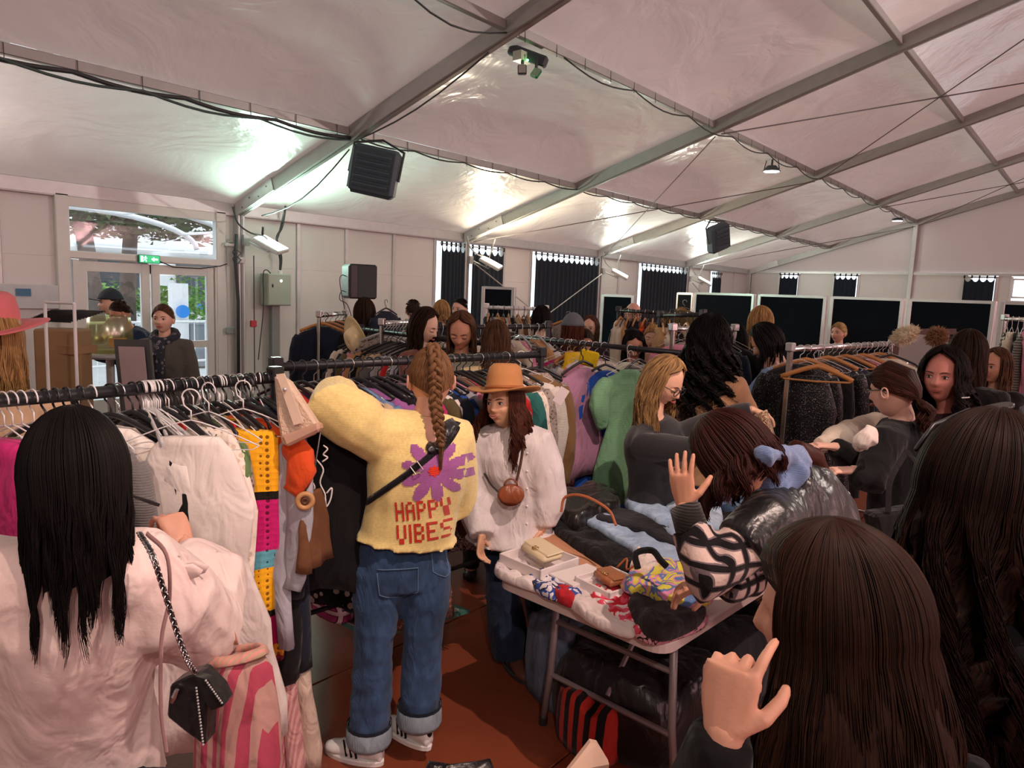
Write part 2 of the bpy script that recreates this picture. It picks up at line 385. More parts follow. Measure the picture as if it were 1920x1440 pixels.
mb.slab(up_, (1, 0, 0), .01); mb.build('gable_fabric', mat('gable_fabric_white', (.66, .62, .62), .6, var=.04, vs=.7, bump=.1, bs=1), wg)
# rear and right closing walls (behind the photographer)
MB().box((-4.2, 0, 1.5), (.05, 21, 3.0)).build('wall_rear', WALLM); struct(bpy.data.objects['wall_rear'])
mb = MB(); mb.slab([(-4.2, q[1], q[2]) for q in up_], (-1, 0, 0), .01); struct(mb.build('wall_rear_gable', bpy.data.materials['gable_fabric_white']))
MB().box((11, -10.5, 1.5), (31, .05, 3.0)).build('wall_right', WALLM); struct(bpy.data.objects['wall_right'])
# window panes behind the curtains
n_ = 1
def window(axis, a, b_, z0, z1, at):
    global n_
    t = empty('window_%d' % n_); n_ += 1; struct(t); w = abs(b_-a); c = (a+b_)/2; mb = MB()
    if axis == 'x':
        for zz in (z0, z1): mb.box((c, at, zz), (w, .06, .05))
        for xx in (a, b_): mb.box((xx, at, (z0+z1)/2), (.05, .06, z1-z0))
        mb.build('window_frame', WHITEP, t); MB().box((c, at, (z0+z1)/2), (w, .008, z1-z0)).build('pane', GLASS, t)
    else:
        for zz in (z0, z1): mb.box((at, c, zz), (.06, w, .05))
        for xx in (a, b_): mb.box((at, xx, (z0+z1)/2), (.06, .05, z1-z0))
        mb.build('window_frame', WHITEP, t); MB().box((at, c, (z0+z1)/2), (.008, w, z1-z0)).build('pane', GLASS, t)
for a, b_ in ((10.08, 12.12), (13.14, 15.78), (18.0, 20.78), (22.7, 23.42)): window('x', a, b_, .05, 2.88, 10.5)
for a, b_ in ((8.55, 9.24), (6.66, 7.40), (2.81, 3.49)): window('y', a, b_, .05, 2.9, 25.95)
window('y', -.95, .75, 2.32, 2.85, 25.95); window('y', .75, 2.4, 2.32, 2.85, 25.95); window('y', -.95, 2.4, .05, 2.2, 25.95)
# black tab-top curtains
CURT = fab('1b2530', 'plain')
def curtain(axis, a, b_, at, zt, label, tabs):
    o = thing('tab_top_curtain', label, 'curtain', (0, 0, 0), 0)
    w = b_-a; nx = max(30, int(abs(w)*36)); rows = [zt, zt-.03, zt-.10, zt-.16, zt-.6, zt-1.2, .05]; mb = MB(); vs = []
    for ir, z in enumerate(rows):
        for i in range(nx+1):
            u = i/nx; d = .014*sin(u*tabs*2*pi*1.3+.8*sin(u*9))*(1 if ir > 2 else .4)
            zz = z
            if ir == 0: zz = zt-.02-.13*abs(sin(u*tabs*pi))**.6
            if ir == 1: zz = zt-.06-.125*abs(sin(u*tabs*pi))**.6
            if ir == 2: zz = zt-.10-.10*abs(sin(u*tabs*pi))**.6
            if ir == 3: zz = zt-.25
            p = a+u*w
            vs.append((p, at-d, zz) if axis == 'x' else (at-d, p, zz))
    nr = len(rows); mb.add(vs, [(r*(nx+1)+i, r*(nx+1)+i+1, (r+1)*(nx+1)+i+1, (r+1)*(nx+1)+i) for r in range(nr-1) for i in range(nx)])
    c_ = mb.build('drape', CURT, o, True)
    sol = c_.modifiers.new('s', 'SOLIDIFY'); sol.thickness = .004
    for k in range(tabs+1):
        p = a+w*k/tabs; c = (p, at, zt) if axis == 'x' else (at, p, zt); d = (.045, .035, .09) if axis == 'x' else (.035, .045, .09)
        MB().box((c[0], c[1], c[2]), d, bev=.01).build('tab', CURT, o)
    A, B = ((a-.05, at, zt), (b_+.05, at, zt)) if axis == 'x' else ((at, a-.05, zt), (at, b_+.05, zt))
    MB().tube([A, B], .012, 8).build('curtain_rod', ALU, o)
    return o
curtain('x', 10.14, 10.80, 10.34, 2.80, 'narrow black tab-top curtain left of the second wall column, daylight down its left edge', 5)
curtain('x', 11.05, 12.05, 10.36, 2.80, 'black tab-top curtain just right of the second wall column, above a dark partition board', 5)
curtain('x', 13.16, 15.80, 10.34, 2.80, 'widest black tab-top curtain on the left wall, crossed by a thin steel brace', 12)
curtain('x', 18.02, 20.80, 10.34, 2.80, 'black tab-top curtain left of the fourth wall column, behind the bald man', 11)
curtain('x', 22.72, 23.42, 10.36, 2.78, 'narrow black tab-top curtain on the left wall nearest the far corner', 5)
curtain('y', 8.60, 9.22, 25.78, 2.90, 'small black tab-top curtain on the far end wall, nearest the corner', 4)
curtain('y', 6.68, 7.38, 25.78, 2.90, 'small black tab-top curtain in the middle of the far end wall, left of the post', 4)
curtain('y', 2.84, 3.62, 25.78, 2.90, 'small black tab-top curtain on the far end wall, right of the post', 4)
# double door with transom
DRM = mat('door_white_aluminium', (.62, .64, .60), .4, .1, var=.06)
dr = empty('door_1'); struct(dr)
DX0, DX1, DZ = 3.60, 5.46, 2.10
mb = MB()
for x in (3.44, 5.56): mb.box((x, 10.42, 1.46), (.16, .12, 2.92), bev=.01)
mb.box((4.5, 10.42, 2.85), (2.0, .10, .16)); mb.box((4.5, 10.42, 2.16), (2.0, .12, .10), bev=.01)
for x in (DX0-.03, DX1+.03): mb.box((x, 10.42, 1.05), (.06, .10, 2.1))
mb.build('door_frame', DRM, dr)
for k, (a, b_) in enumerate(((DX0, 4.52), (4.54, DX1))):
    mb = MB()
    for x in (a+.06, b_-.06): mb.box((x, 10.43, 1.05), (.12, .06, 2.08), bev=.01)
    for z, h in ((.12, .22), (2.02, .13), (.95, .10)): mb.box(((a+b_)/2, 10.43, z), (b_-a, .055, h))
    lf = mb.build('door_leaf', DRM, dr)
    MB().box(((a+b_)/2, 10.44, 1.45), (b_-a-.2, .006, .98)).build('pane', GLASS, lf)
    MB().box(((a+b_)/2, 10.44, .52), (b_-a-.2, .006, .72)).build('pane', GLASS, lf)
MB().box((4.5, 10.44, 2.50), (1.96, .006, .58)).build('transom_pane', GLASS, dr)
MB().tube([(4.62, 10.36, .95), (4.62, 10.34, 1.0), (4.62, 10.34, 1.25), (4.62, 10.36, 1.3)], .014, 8).build('door_handle', ALU, dr)
# ================================================================ people: builders
UP = V((0, 0, 1))
def remesh(mb, vox, smooth=6, fac=.5):
    me = mb.mesh('tmp'); b = bmesh.new(); b.from_mesh(me); bmesh.ops.recalc_face_normals(b, faces=b.faces); b.to_mesh(me); b.free()
    o = bpy.data.objects.new('tmp', me); COL.objects.link(o)
    r = o.modifiers.new('r', 'REMESH'); r.mode = 'VOXEL'; r.voxel_size = vox
    if smooth: s = o.modifiers.new('s', 'SMOOTH'); s.iterations = smooth; s.factor = fac
    dg = bpy.context.evaluated_depsgraph_get(); ev = o.evaluated_get(dg); m2 = bpy.data.meshes.new_from_object(ev)
    bpy.data.objects.remove(o); bpy.data.meshes.remove(me); return m2
def finish(me, name, mt, parent=None, folds=0, fs=5.0, seed=0, stretch=(1, 1, .45)):
    me.materials.clear(); me.materials.append(mt)
    if folds:
        nn = [v.normal.copy() for v in me.vertices]
        for v, q in zip(me.vertices, nn):
            c = v.co; p = V((c.x*stretch[0], c.y*stretch[1], c.z*stretch[2]))*fs+V((seed*7.3, 0, 0))
            a = noise.noise(p); a2 = noise.noise(p*2.3+V((3, 1, 8)))
            v.co = c+q*folds*((.5-abs(a))*1.5-.5+a2*.5)
    me.polygons.foreach_set('use_smooth', [True]*len(me.polygons)); me.update()
    o = bpy.data.objects.new(name, me); COL.objects.link(o); o.parent = parent; return o
def g2(a, s): return exp(-(a/s)**2)
def head_verts(n=44, m_=40, smile=0, closed=False, male=False):
    rings = []
    for i in range(m_+1):
        t = pi*i/m_; t = min(max(t, .05), pi-.05); ring = []
        for j in range(n):
            a = 2*pi*j/n; a = a-.32*sin(2*a)*.5 if False else a
            aa = a+.35*sin(a)*0
            x = .076*sin(t)*sin(aa); y = .094*sin(t)*cos(aa); z = .115*cos(t)
            k = max(0, -z/.115)
            x *= 1-(.30 if not male else .22)*k**1.6
            if y < 0: y *= 1-.30*k; z2 = z
            else: y = y*(.93+.05*k)
            if y > 0:
                w = min(1, y/.04); ax = abs(x)
                pn = 0
                if -.046 < z < .022: pn = (.022-z)/.054; pn = pn*.025 if z > -.032 else .025*(z+.046)/.014
                d = g2(x, .0095+(.005 if z < -.018 else 0))*max(0, pn)
                d += -.010*g2(ax-.032, .015)*g2(z-.001, .011)+.004*g2(ax-.03, .022)*g2(z-.021, .007)
                d += .0065*g2(x, .019)*g2(z+.059, .008)-.003*g2(x, .024)*g2(z+.059, .0022)
                d += .007*g2(x, .018)*g2(z+.098, .016)-.004*g2(x, .02)*g2(z+.077, .007)+.004*g2(ax-.042, .018)*g2(z+.028, .02)
                if smile: d += .004*g2(ax-.045, .012)*g2(z+.034, .014)-.003*g2(ax-.03, .006)*g2(z+.055, .014)
                y += d*w
            ring.append(V((x, y, z)))
        rings.append(ring)
    return rings
def hand(mb, wrist, d, nrm, side=1, curl=.5, spread=.12, s=1.0, thumb=.6, fine=True, curls=None):
    """palm and five fingers; d = direction of the fingers, nrm = direction the palm faces, side = thumb side along d x nrm"""
    d = V(d).normalized(); nrm = (V(nrm)-V(nrm).dot(d)*d).normalized(); r = d.cross(nrm)*side; w = V(wrist)
    # palm
    rings = []
    for t, hw, th in ((-.012, .026, .019), (.01, .030, .017), (.04, .038, .015), (.075, .041, .0135), (.09, .038, .012)):
        c = w+d*t*s; rings.append([c+r*(cos(q)*hw*s)+nrm*(sin(q)*th*s) for q in [2*pi*k/10 for k in range(10)]])
    mb.loft(rings)
    L = (.070, .078, .072, .056); O_ = (.028, .0095, -.0095, -.027)
    for k in range(4):
        cu = curls[k] if curls else curl*(1+.1*k)
        p = w+d*.078*s+r*O_[k]*s; ang = (1.5-k)*spread; dd = (d*cos(ang)+r*sin(ang)).normalized(); pts = [p-dd*.02*s]; a = 0; rad = [.0085*s]
        for seg, fr in enumerate((.42, .32, .26)):
            a += cu*(.75 if seg == 0 else .95 if seg == 1 else .6)
            pts.append(p.copy()); rad.append((.0092-.0009*seg)*s)
            q = dd*cos(a)+nrm*sin(a); p = p+q*L[k]*fr*s; 
        pts.append(p); rad.append(.0062*s); pts.append(p+q*.004*s); rad.append(.003*s)
        mb.tube(pts, rad, 8 if fine else 5)
    # thumb
    p = w+d*.018*s+r*.024*s; q0 = (r*.75+d*.6+nrm*.25).normalized(); q1 = (r*(.6-thumb*.4)+d*.75+nrm*(.2+thumb*.6)).normalized()
    pts = [p-q0*.01*s, p+q0*.03*s, p+q0*.045*s+q1*.022*s, p+q0*.045*s+q1*.045*s, p+q0*.045*s+q1*.049*s]
    mb.tube(pts, [.013*s, .0115*s, .0098*s, .0072*s, .003*s], 8 if fine else 5)
    return mb
class Fig:
    pass
def facing(P, ang):
    t = V((-P[0], -P[1], 0)).normalized(); r = V((-t.y, t.x, 0))
    if r.dot(rr) < 0: r = -r
    a = radians(ang); return t*cos(a)+r*sin(a)
def joints(Hc, ang, h=None, lean=0, arms=('down', 'down'), wid=1.0, hyaw=0, hpitch=0, hroll=0, override=None):
    F = Fig(); Hc = V(Hc); F.Hc = Hc; f = facing(Hc, ang); F.f = f; s = f.cross(UP); F.s = s
    h = h or (Hc.z+.115); F.h = h; k = h/1.68; F.k = k
    # head frame: yaw (towards the person's right +), pitch (down +)
    R = Matrix((s, f, UP)).transposed()
    F.R = R @ Matrix.Rotation(-radians(hyaw), 3, 'Z') @ Matrix.Rotation(-radians(hpitch), 3, 'X') @ Matrix.Rotation(radians(hroll), 3, 'Y')
    F.neck = Hc-UP*.165*k-f*(.03+lean*.12)
    F.pel = V((F.neck.x-f.x*lean, F.neck.y-f.y*lean, .52*h)); sp = (F.neck-F.pel).normalized(); F.sp = sp
    F.sh = {}; F.el = {}; F.wr = {}; F.hip = {}; F.kn = {}; F.an = {}; F.hd = {}; F.palm = {}
    for i, sg in enumerate((-1, 1)):         # -1 = left, 1 = right (the person's own)
        S = F.neck-sp*.06*k+s*sg*.166*k*wid; F.sh[sg] = S; pr = arms[i]
        if pr == 'down': E_ = S-UP*.285*k+s*sg*.05*k-f*.01; Wr = E_-UP*.235*k+f*.07*k-s*sg*.01; hd = -UP+f*.15; pl = -s*sg
        elif pr == 'fwd': E_ = S-UP*.22*k+s*sg*.06*k+f*.15*k; Wr = E_+f*.235*k+UP*.03*k-s*sg*.07*k; hd = f-s*sg*.2; pl = -UP
        elif pr == 'up': E_ = S-UP*.17*k+s*sg*.05*k+f*.20*k; Wr = E_+f*.13*k+UP*.20*k-s*sg*.05*k; hd = UP*.6+f; pl = -UP-s*sg*.3
        elif pr == 'reach': E_ = S-UP*.05*k+s*sg*.05*k+f*.27*k; Wr = E_+f*.24*k-UP*.02*k; hd = f; pl = -UP
        F.el[sg] = E_; F.wr[sg] = Wr; F.hd[sg] = V(hd); F.palm[sg] = V(pl)
        F.hip[sg] = F.pel-UP*.04*k+s*sg*.09*k; F.kn[sg] = V((F.pel.x, F.pel.y, .275*h))+s*sg*.10*k+f*.03; F.an[sg] = V((F.pel.x, F.pel.y, .05*h))+s*sg*.11*k-f*.01
    if override:
        for kk, vv in override.items():
            if isinstance(vv, dict): getattr(F, kk).update({a: V(b_) for a, b_ in vv.items()})
            else: setattr(F, kk, V(vv))
    return F
def torso_loft(mb, F, add=0, lo=-.06, flare=1.0, n=16, wmul=1.0, hmul=1.0):
    k = F.k; a = F.pel; b_ = F.neck; L = (b_-a).length; sp = (b_-a).normalized()
    s = (F.sh[1]-F.sh[-1]).normalized(); s = (s-s.dot(sp)*sp).normalized(); f2 = sp.cross(s); f2 = f2 if f2.dot(F.f) > 0 else -f2
    rings = []; cut = getattr(F, 'cut', 2)
    prof = [(lo, .165*flare, .112*flare), (0, .168, .115), (.2, .150, .105), (.42, .145, .105), (.62, .158, .118), (.78, .160, .115), (.90, .135, .088), (.97, .085, .065), (1.02, .055, .052)]
    if lo > 0: prof = [prof[0]]+[q for q in prof[1:] if q[0] > lo+.03]
    if add: prof = [q for q in prof if q[0] <= cut]
    for t, w, d in prof:
        if lo > 0: c = a+sp*L*t
        elif t < 0: c = a+sp*t*1.0
        else: c = a+sp*L*t
        bust = .012 if .5 < t < .85 else 0
        rings.append([c+s*(cos(q)*(w*k*wmul+add))+f2*(sin(q)*(d*k*hmul+add)+bust*max(0, sin(q))) for q in [2*pi*j/n for j in range(n)]])
    mb.loft(rings)
def person(label, F, top, hair, skin='c98d76', pants=None, shoes=None, detail=1, look=None, top_kw=None, hairf=None, group=None, sleeve=1.0, cuff=1.0, hands=(1, 1), curl=.5, smile=0, closed=False, male=False, collar=None, folds=.007, vox=None, lips='a5524c', eyes=True, cat='person', mtop=None, topname='top', loose=0.012, bottoms_r=0, ears=True, brow='2a1a12', legs=True, lo=-.06, armr=(1, 1, 1), baggy=0):
    k = F.k; root = thing('person', label, cat, (F.pel.x, F.pel.y, 0), 0, group); T0 = Matrix.Translation((-F.pel.x, -F.pel.y, 0))
    F.root = root; cs = col(skin); SK = mat('skin', (min(.8, cs[0]*1.12), min(.7, cs[1]*1.32), min(.6, cs[2]*1.38)), .48, 0, .4, var=.06, vs=14, bump=.04, bs=180)
    # body
    mb = MB(); torso_loft(mb, F, 0)
    mb.tube([F.neck-F.sp*.03, F.neck+F.sp*.03, F.Hc-F.R@V((0, .018, .05)), F.Hc-F.R@V((0, .01, .01))], [.058*k, .05*k, .048*k, .05*k], 12)
    for sg in (-1, 1):
        mb.tube([F.neck-F.sp*.045-(F.neck-F.sh[sg])*.2, F.sh[sg], lerp(F.sh[sg], F.el[sg], .5), F.el[sg], lerp(F.el[sg], F.wr[sg], .4), F.wr[sg], F.wr[sg]+F.hd[sg].normalized()*.02], [.05*k, .05*k, .043*k, .036*k, .036*k, .026*k, .024*k], 10)
        if legs:
            mb.tube([F.hip[sg], lerp(F.hip[sg], F.kn[sg], .5), F.kn[sg], lerp(F.kn[sg], F.an[sg], .35), F.an[sg], F.an[sg]-UP*.03], [.085*k, .07*k, .052*k, .05*k, .034*k, .034*k], 10)
            tf = F.toe[sg] if hasattr(F, 'toe') else F.f; tf = V((tf.x, tf.y, 0)).normalized()
            mb.tube([F.an[sg]-UP*.045*k-tf*.03, F.an[sg]-UP*.055*k+tf*.05, F.an[sg]-UP*.065*k+tf*.12], [.030*k, .030*k, .018*k], 8)
    bm_ = remesh(mb, .014 if detail > 1 else .022, 3)
    b = bmesh.new(); b.from_mesh(bm_)
    def join(mb2, voxel=None, sm=2):
        if voxel: m3 = remesh(mb2, voxel, sm, .4)
        else: m3 = mb2.mesh('t')
        b.from_mesh(m3); bpy.data.meshes.remove(m3)
    for sg, on in zip((-1, 1), hands):
        if on:
            hb = MB(); hand(hb, F.wr[sg], F.hd[sg], F.palm[sg], side=1 if (F.hd[sg].cross(F.palm[sg])).dot(F.thumb[sg] if hasattr(F, 'thumb') and sg in F.thumb else (-F.s*sg if abs(F.palm[sg].z) > .4 else F.f)) > 0 else -1, curls=F.curls.get(sg) if hasattr(F, 'curls') else None, curl=F.curl[sg] if hasattr(F, 'curl') and sg in F.curl else curl, s=k*.98, thumb=getattr(F, 'tc', .6), fine=detail > 1)
            join(hb, .0038 if detail > 1 else None)
    hb = MB(); rings = head_verts(56 if detail > 1 else 36, 52 if detail > 1 else 34, smile, closed, male)
    X = F.R; hb.loft([[F.Hc+X@(p*k) for p in r] for r in rings])
    if ears:
        for sg in (-1, 1):
            hb.ell(F.Hc+X@V((sg*.078*k, -.010*k, -.010*k)), (.009*k, .018*k, .031*k), 10, 8, X @ Matrix.Rotation(radians(20*sg), 3, 'Z'))
            if detail > 1:
                c_ = F.Hc+X@V((sg*.087*k, -.012*k, -.008*k))
                hb.tube([c_+X@V((0, .014*cos(q)*k, .022*sin(q)*k)) for q in [2*pi*j/12 for j in range(12)]], .0035*k, 6, closed=True)
    if closed:
        for sg in (-1, 1): hb.ell(F.Hc+X@V((sg*.032*k, .072*k, .000)), (.0155*k, .0125*k, .0115*k), 10, 8, X)
    join(hb)
    for v in b.verts: v.co = T0 @ v.co
    bmesh.ops.recalc_face_normals(b, faces=b.faces)
    b.to_mesh(bm_); b.free(); body = finish(bm_, 'body', SK, root)
    def fx(o): o.data.transform(T0); return o
    F.fx = fx
    if eyes:
        if not closed:
            mb = MB()
            for sg in (-1, 1): mb.ell(F.Hc+X@V((sg*.032*k, .0735*k, .001)), (.0135*k, .0115*k, .0078*k), 12, 8, X)
            ey = fx(mb.build('eyes', mat('eye_white', (.62, .58, .55), .25, var=.02), root, True))
            mb = MB()
            for sg in (-1, 1): mb.ell(F.Hc+X@V((sg*.032*k, .0825*k, .001)), (.0058*k, .0035*k, .0058*k), 10, 6, X)
            fx(mb.build('irises', mat('iris_brown', (.03, .015, .008), .15), ey, True))
        mb = MB()
        for sg in (-1, 1):
            zz = -.006 if closed else .008
            mb.tube([F.Hc+X@V((sg*(.032+.016*u)*k, (.0855-.006*u*u+(.003 if closed else 0))*k, (zz+(.004*u*u if closed else -.005*u*u))*k)) for u in (-1, -.5, 0, .5, 1)], [.0008*k, .0016*k, .0018*k, .0018*k, .0008*k], 5)
            mb.tube([F.Hc+X@V((sg*(.032+.021*u)*k, (.0905-.010*(u*.5+.5)**2)*k, (.024-.005*u*u+.002*u)*k)) for u in (-1, -.4, .2, 1)], [.0014*k, .0026*k, .0024*k, .001*k], 5)
        fx(mb.build('lashes_and_brows', mat('brow_hair', brow, .6), root))
        mb = MB(); cv = .006 if smile else -.001
        pts = [F.Hc+X@V((.026*u*k*(1.15 if smile else 1), (.0975-.011*u*u)*k, (-.0565+cv*u*u)*k)) for u in (-1, -.6, -.2, 0, .2, .6, 1)]
        mb.tube(pts, [(.0015*k, .0012*k), (.003*k, .003*k), (.004*k, .0042*k), (.0035*k, .0036*k), (.004*k, .0042*k), (.003*k, .003*k), (.0015*k, .0012*k)], 8, flat=X@V((0, 1, 0)))
        pts2 = [p-X@V((0, 0, (.0065+.006*bool(smile))*k*(1-abs(u)))) for p, u in zip(pts, (-1, -.6, -.2, 0, .2, .6, 1))]
        mb.tube(pts2, [.0015*k, .0032*k, .0044*k, .0046*k, .0044*k, .0032*k, .0015*k], 8)
        fx(mb.build('lips', mat('lip', lips, .35, var=.05), root, True))
        if smile:
            mb = MB(); mb.tube([p-X@V((0, .002*k, .0045*k)) for p in pts[1:-1]], [(.0012*k, .0038*k)]*5, 8, flat=X@V((0, 1, 0)))
            fx(mb.build('teeth', mat('teeth', (.75, .72, .66), .3, var=.02), root, True))
    # clothes
    if top is not None:
        mb = MB(); torso_loft(mb, F, loose, lo=lo, flare=1.0+baggy)
        for sg in (-1, 1):
            A, E_, Wr = F.sh[sg], F.el[sg], F.wr[sg]; w = loose
            end = lerp(E_, Wr, cuff) if sleeve >= 1 else lerp(A, E_, sleeve)
            if sleeve >= 1:
                mb.tube([F.neck-F.sp*.05-(F.neck-A)*.15, A, lerp(A, E_, .5), E_, lerp(E_, Wr, .5), end], [(.058*k+w)*armr[0], (.056*k+w)*armr[0], (.048*k+w)*armr[1], (.042*k+w)*armr[1], (.038*k+w)*armr[2], (.029*k+w*.6)*armr[2]], 12)
            elif sleeve > 0: mb.tube([F.neck-F.sp*.05-(F.neck-A)*.15, A, end], [.058*k+w, .056*k+w, .05*k+w], 12)
        if collar: mb.tube([F.neck-F.sp*.03, F.neck+F.sp*collar], [.075*k, .062*k], 12)
        tm = remesh(mb, vox or (.011 if detail > 1 else .018), 4); F.top = finish(tm, topname, top, root, folds, 6.5, random.random()*9); fx(F.top)
    if pants is not None and legs:
        mb = MB(); a = F.pel; s = F.s
        rings = [[a+UP*z*k+s*(cos(q)*w*k)+F.f*(sin(q)*d*k) for q in [2*pi*j/14 for j in range(14)]] for z, w, d in ((.17, .158, .116), (.10, .166, .120), (.04, .172, .122), (-.03, .178, .126), (-.09, .174, .122))]
        mb.loft(rings)
        for sg in (-1, 1):
            br = bottoms_r
            mb.tube([F.hip[sg]+UP*.02, lerp(F.hip[sg], F.kn[sg], .3), lerp(F.hip[sg], F.kn[sg], .65), F.kn[sg], lerp(F.kn[sg], F.an[sg], .5), F.an[sg]-UP*.0], [.095*k, .096*k, .082*k, .066*k+br*.4, .060*k+br, .056*k+br], 14)
        pm = remesh(mb, .010 if detail > 1 else .02, 3); F.pants = finish(pm, 'trousers', pants, root, .007, 8, random.random()*9, (1, 1, 1.3)); fx(F.pants)
        if not hasattr(F, 'toe'):
            for sg in (-1, 1):
                sb = MB(); g = F.an[sg]; g = V((g.x, g.y, 0)); sb.tube([g-F.f*.05+UP*.04, g+UP*.05, g+F.f*.10+UP*.035, g+F.f*.17+UP*.025], [.03, .042, .036, .02], 8); fx(sb.build('shoe', BLKPL, root, True))
    if hairf:
        for h_ in hairf(F): h_.parent = root; fx(h_)
    return root
# ---------------------------------------------------------------- hair
def ribbons(paths, widths, name, mt, n=3, uvs=None):
    mb = MB(); uv = []
    for i, (p, w) in enumerate(zip(paths, widths)):
        k0 = len(mb.v); mb.tube(p, w, n, cap=False); L = len(p); u = random.random()*8
        for a in range(L):
            for j in range(n): uv.append((u, a/L))
    me = mb.mesh(name, True); ul = me.uv_layers.new(name='UVMap'); li = [0]*len(me.loops); me.loops.foreach_get('vertex_index', li)
    flat = [c for i in li for c in uv[i]]; ul.data.foreach_set('uv', flat); me.materials.append(mt)
    o = bpy.data.objects.new(name, me); COL.objects.link(o); return o
def shell(grid, name, mt, closed=True):
    mb = MB(); mb.loft(grid, cap=False, closed=closed); me = mb.mesh(name, True); n = len(grid[0]); uv = []
    for i in range(len(grid)):
        for j in range(n): uv.append((j/n*6, i/len(grid)))
    ul = me.uv_layers.new(name='UVMap'); li = [0]*len(me.loops); me.loops.foreach_get('vertex_index', li)
    ul.data.foreach_set('uv', [c for i in li for c in uv[i]]); me.materials.append(mt)
    o = bpy.data.objects.new(name, me); COL.objects.link(o); return o
def hair_long(c, c2=None, L=.35, n=350, w=.004, wave=0, wf=22, face=58, vol=1.0, part=0, back=0, curl=0, seg=16, taper=.35, low=-.02, clump=0, spread=.0, front=True, hl=.30):
    """hair falling from a parting; L = length below the middle of the head"""
    mt = hairm(c, c2)
    def fn(F):
        k = F.k; X = F.R; fa = radians(face)
        rx, ry, rz = .090*vol*k, .110*vol*k, .127*(1+(vol-1)*.6)*k; C = V((0, -.010*k, .006*k))
        fl = F.f; down = -UP
        def path(a, q, L_, jit, seed):
            pts = []; m1 = max(6, seg//2)
            for i in range(m1+1):
                t = i/m1; th = lerp(.015, 1.72, t)       # polar angle over the skull
                aa = a
                if abs(a) < fa: aa = math.copysign(lerp(abs(a), fa+.12, min(1, max(0, (t-hl)/.30))), a if a else 1)
                p = V((rx*sin(th)*sin(aa)*q, ry*sin(th)*cos(aa)*q, rz*cos(th)*q))+C
                p.x += part*k*(1-t)**2
                pts.append(F.Hc+X@p)
            e = pts[-1]; o = (e-F.Hc); o.z = 0; o = o.normalized() if o.length > 1e-5 else fl.copy()
            m2 = seg-m1; side = V((-o.y, o.x, 0)); vd = (pts[-1]-pts[-2]).normalized()
            p = e.copy(); st = (L_+low)/m2
            for i in range(1, m2+1):
                t = i/m2; dn = lerp(vd, down, min(1, t*2.5)).normalized(); p = p+dn*st
                off = o*(spread*sin(t*pi*.6)+.012*back*t)+(side*sin(t*wf*L_*2+jit*6.28)+o*cos(t*wf*L_*2+jit*6.28))*wave*min(1, t*3)
                pts.append(p+off+side*(jit-.5)*clump*t*t)
            if curl:
                for i in range(3, len(pts)):
                    t = i/len(pts); ph = jit*6.28+i*1.5; pts[i] = pts[i]+(side*sin(ph)+o*cos(ph))*curl*min(1, t*1.5)
            return pts
        N_ = 41; g = []
        sh = [path((.02+(2*pi-.04)*j/(N_-1)+pi) % (2*pi)-pi, .965, L*(.72+.06*sin(j*2.1)), (j % 3)/3, j) for j in range(N_)]
        if curl or wave > .012: sh = [[p for p in q] for q in sh]
        grid = [[sh[j][i] for j in range(N_)] for i in range(seg+1)]
        out = [shell(grid, 'hair_mass', mt, False)]
        ps, ws = [], []
        for i in range(n):
            a = random.uniform(-pi, pi); jit = (int(a*9) % 5)/5+random.uniform(-.12, .12); q = random.uniform(.97, 1.035+.05*curl*20*(curl > 0))
            ps.append(path(a, q, L*random.uniform(.86, 1.04)*(1+.13*sin(a*7+3)+.06*sin(a*17)), jit, i)); m_ = len(ps[-1])
            ws.append([w*(1-(1-taper)*max(0, (t/m_-.55)/.45)) for t in range(m_)])
        out.append(ribbons(ps, ws, 'hair_strands', mt)); return out
    return fn
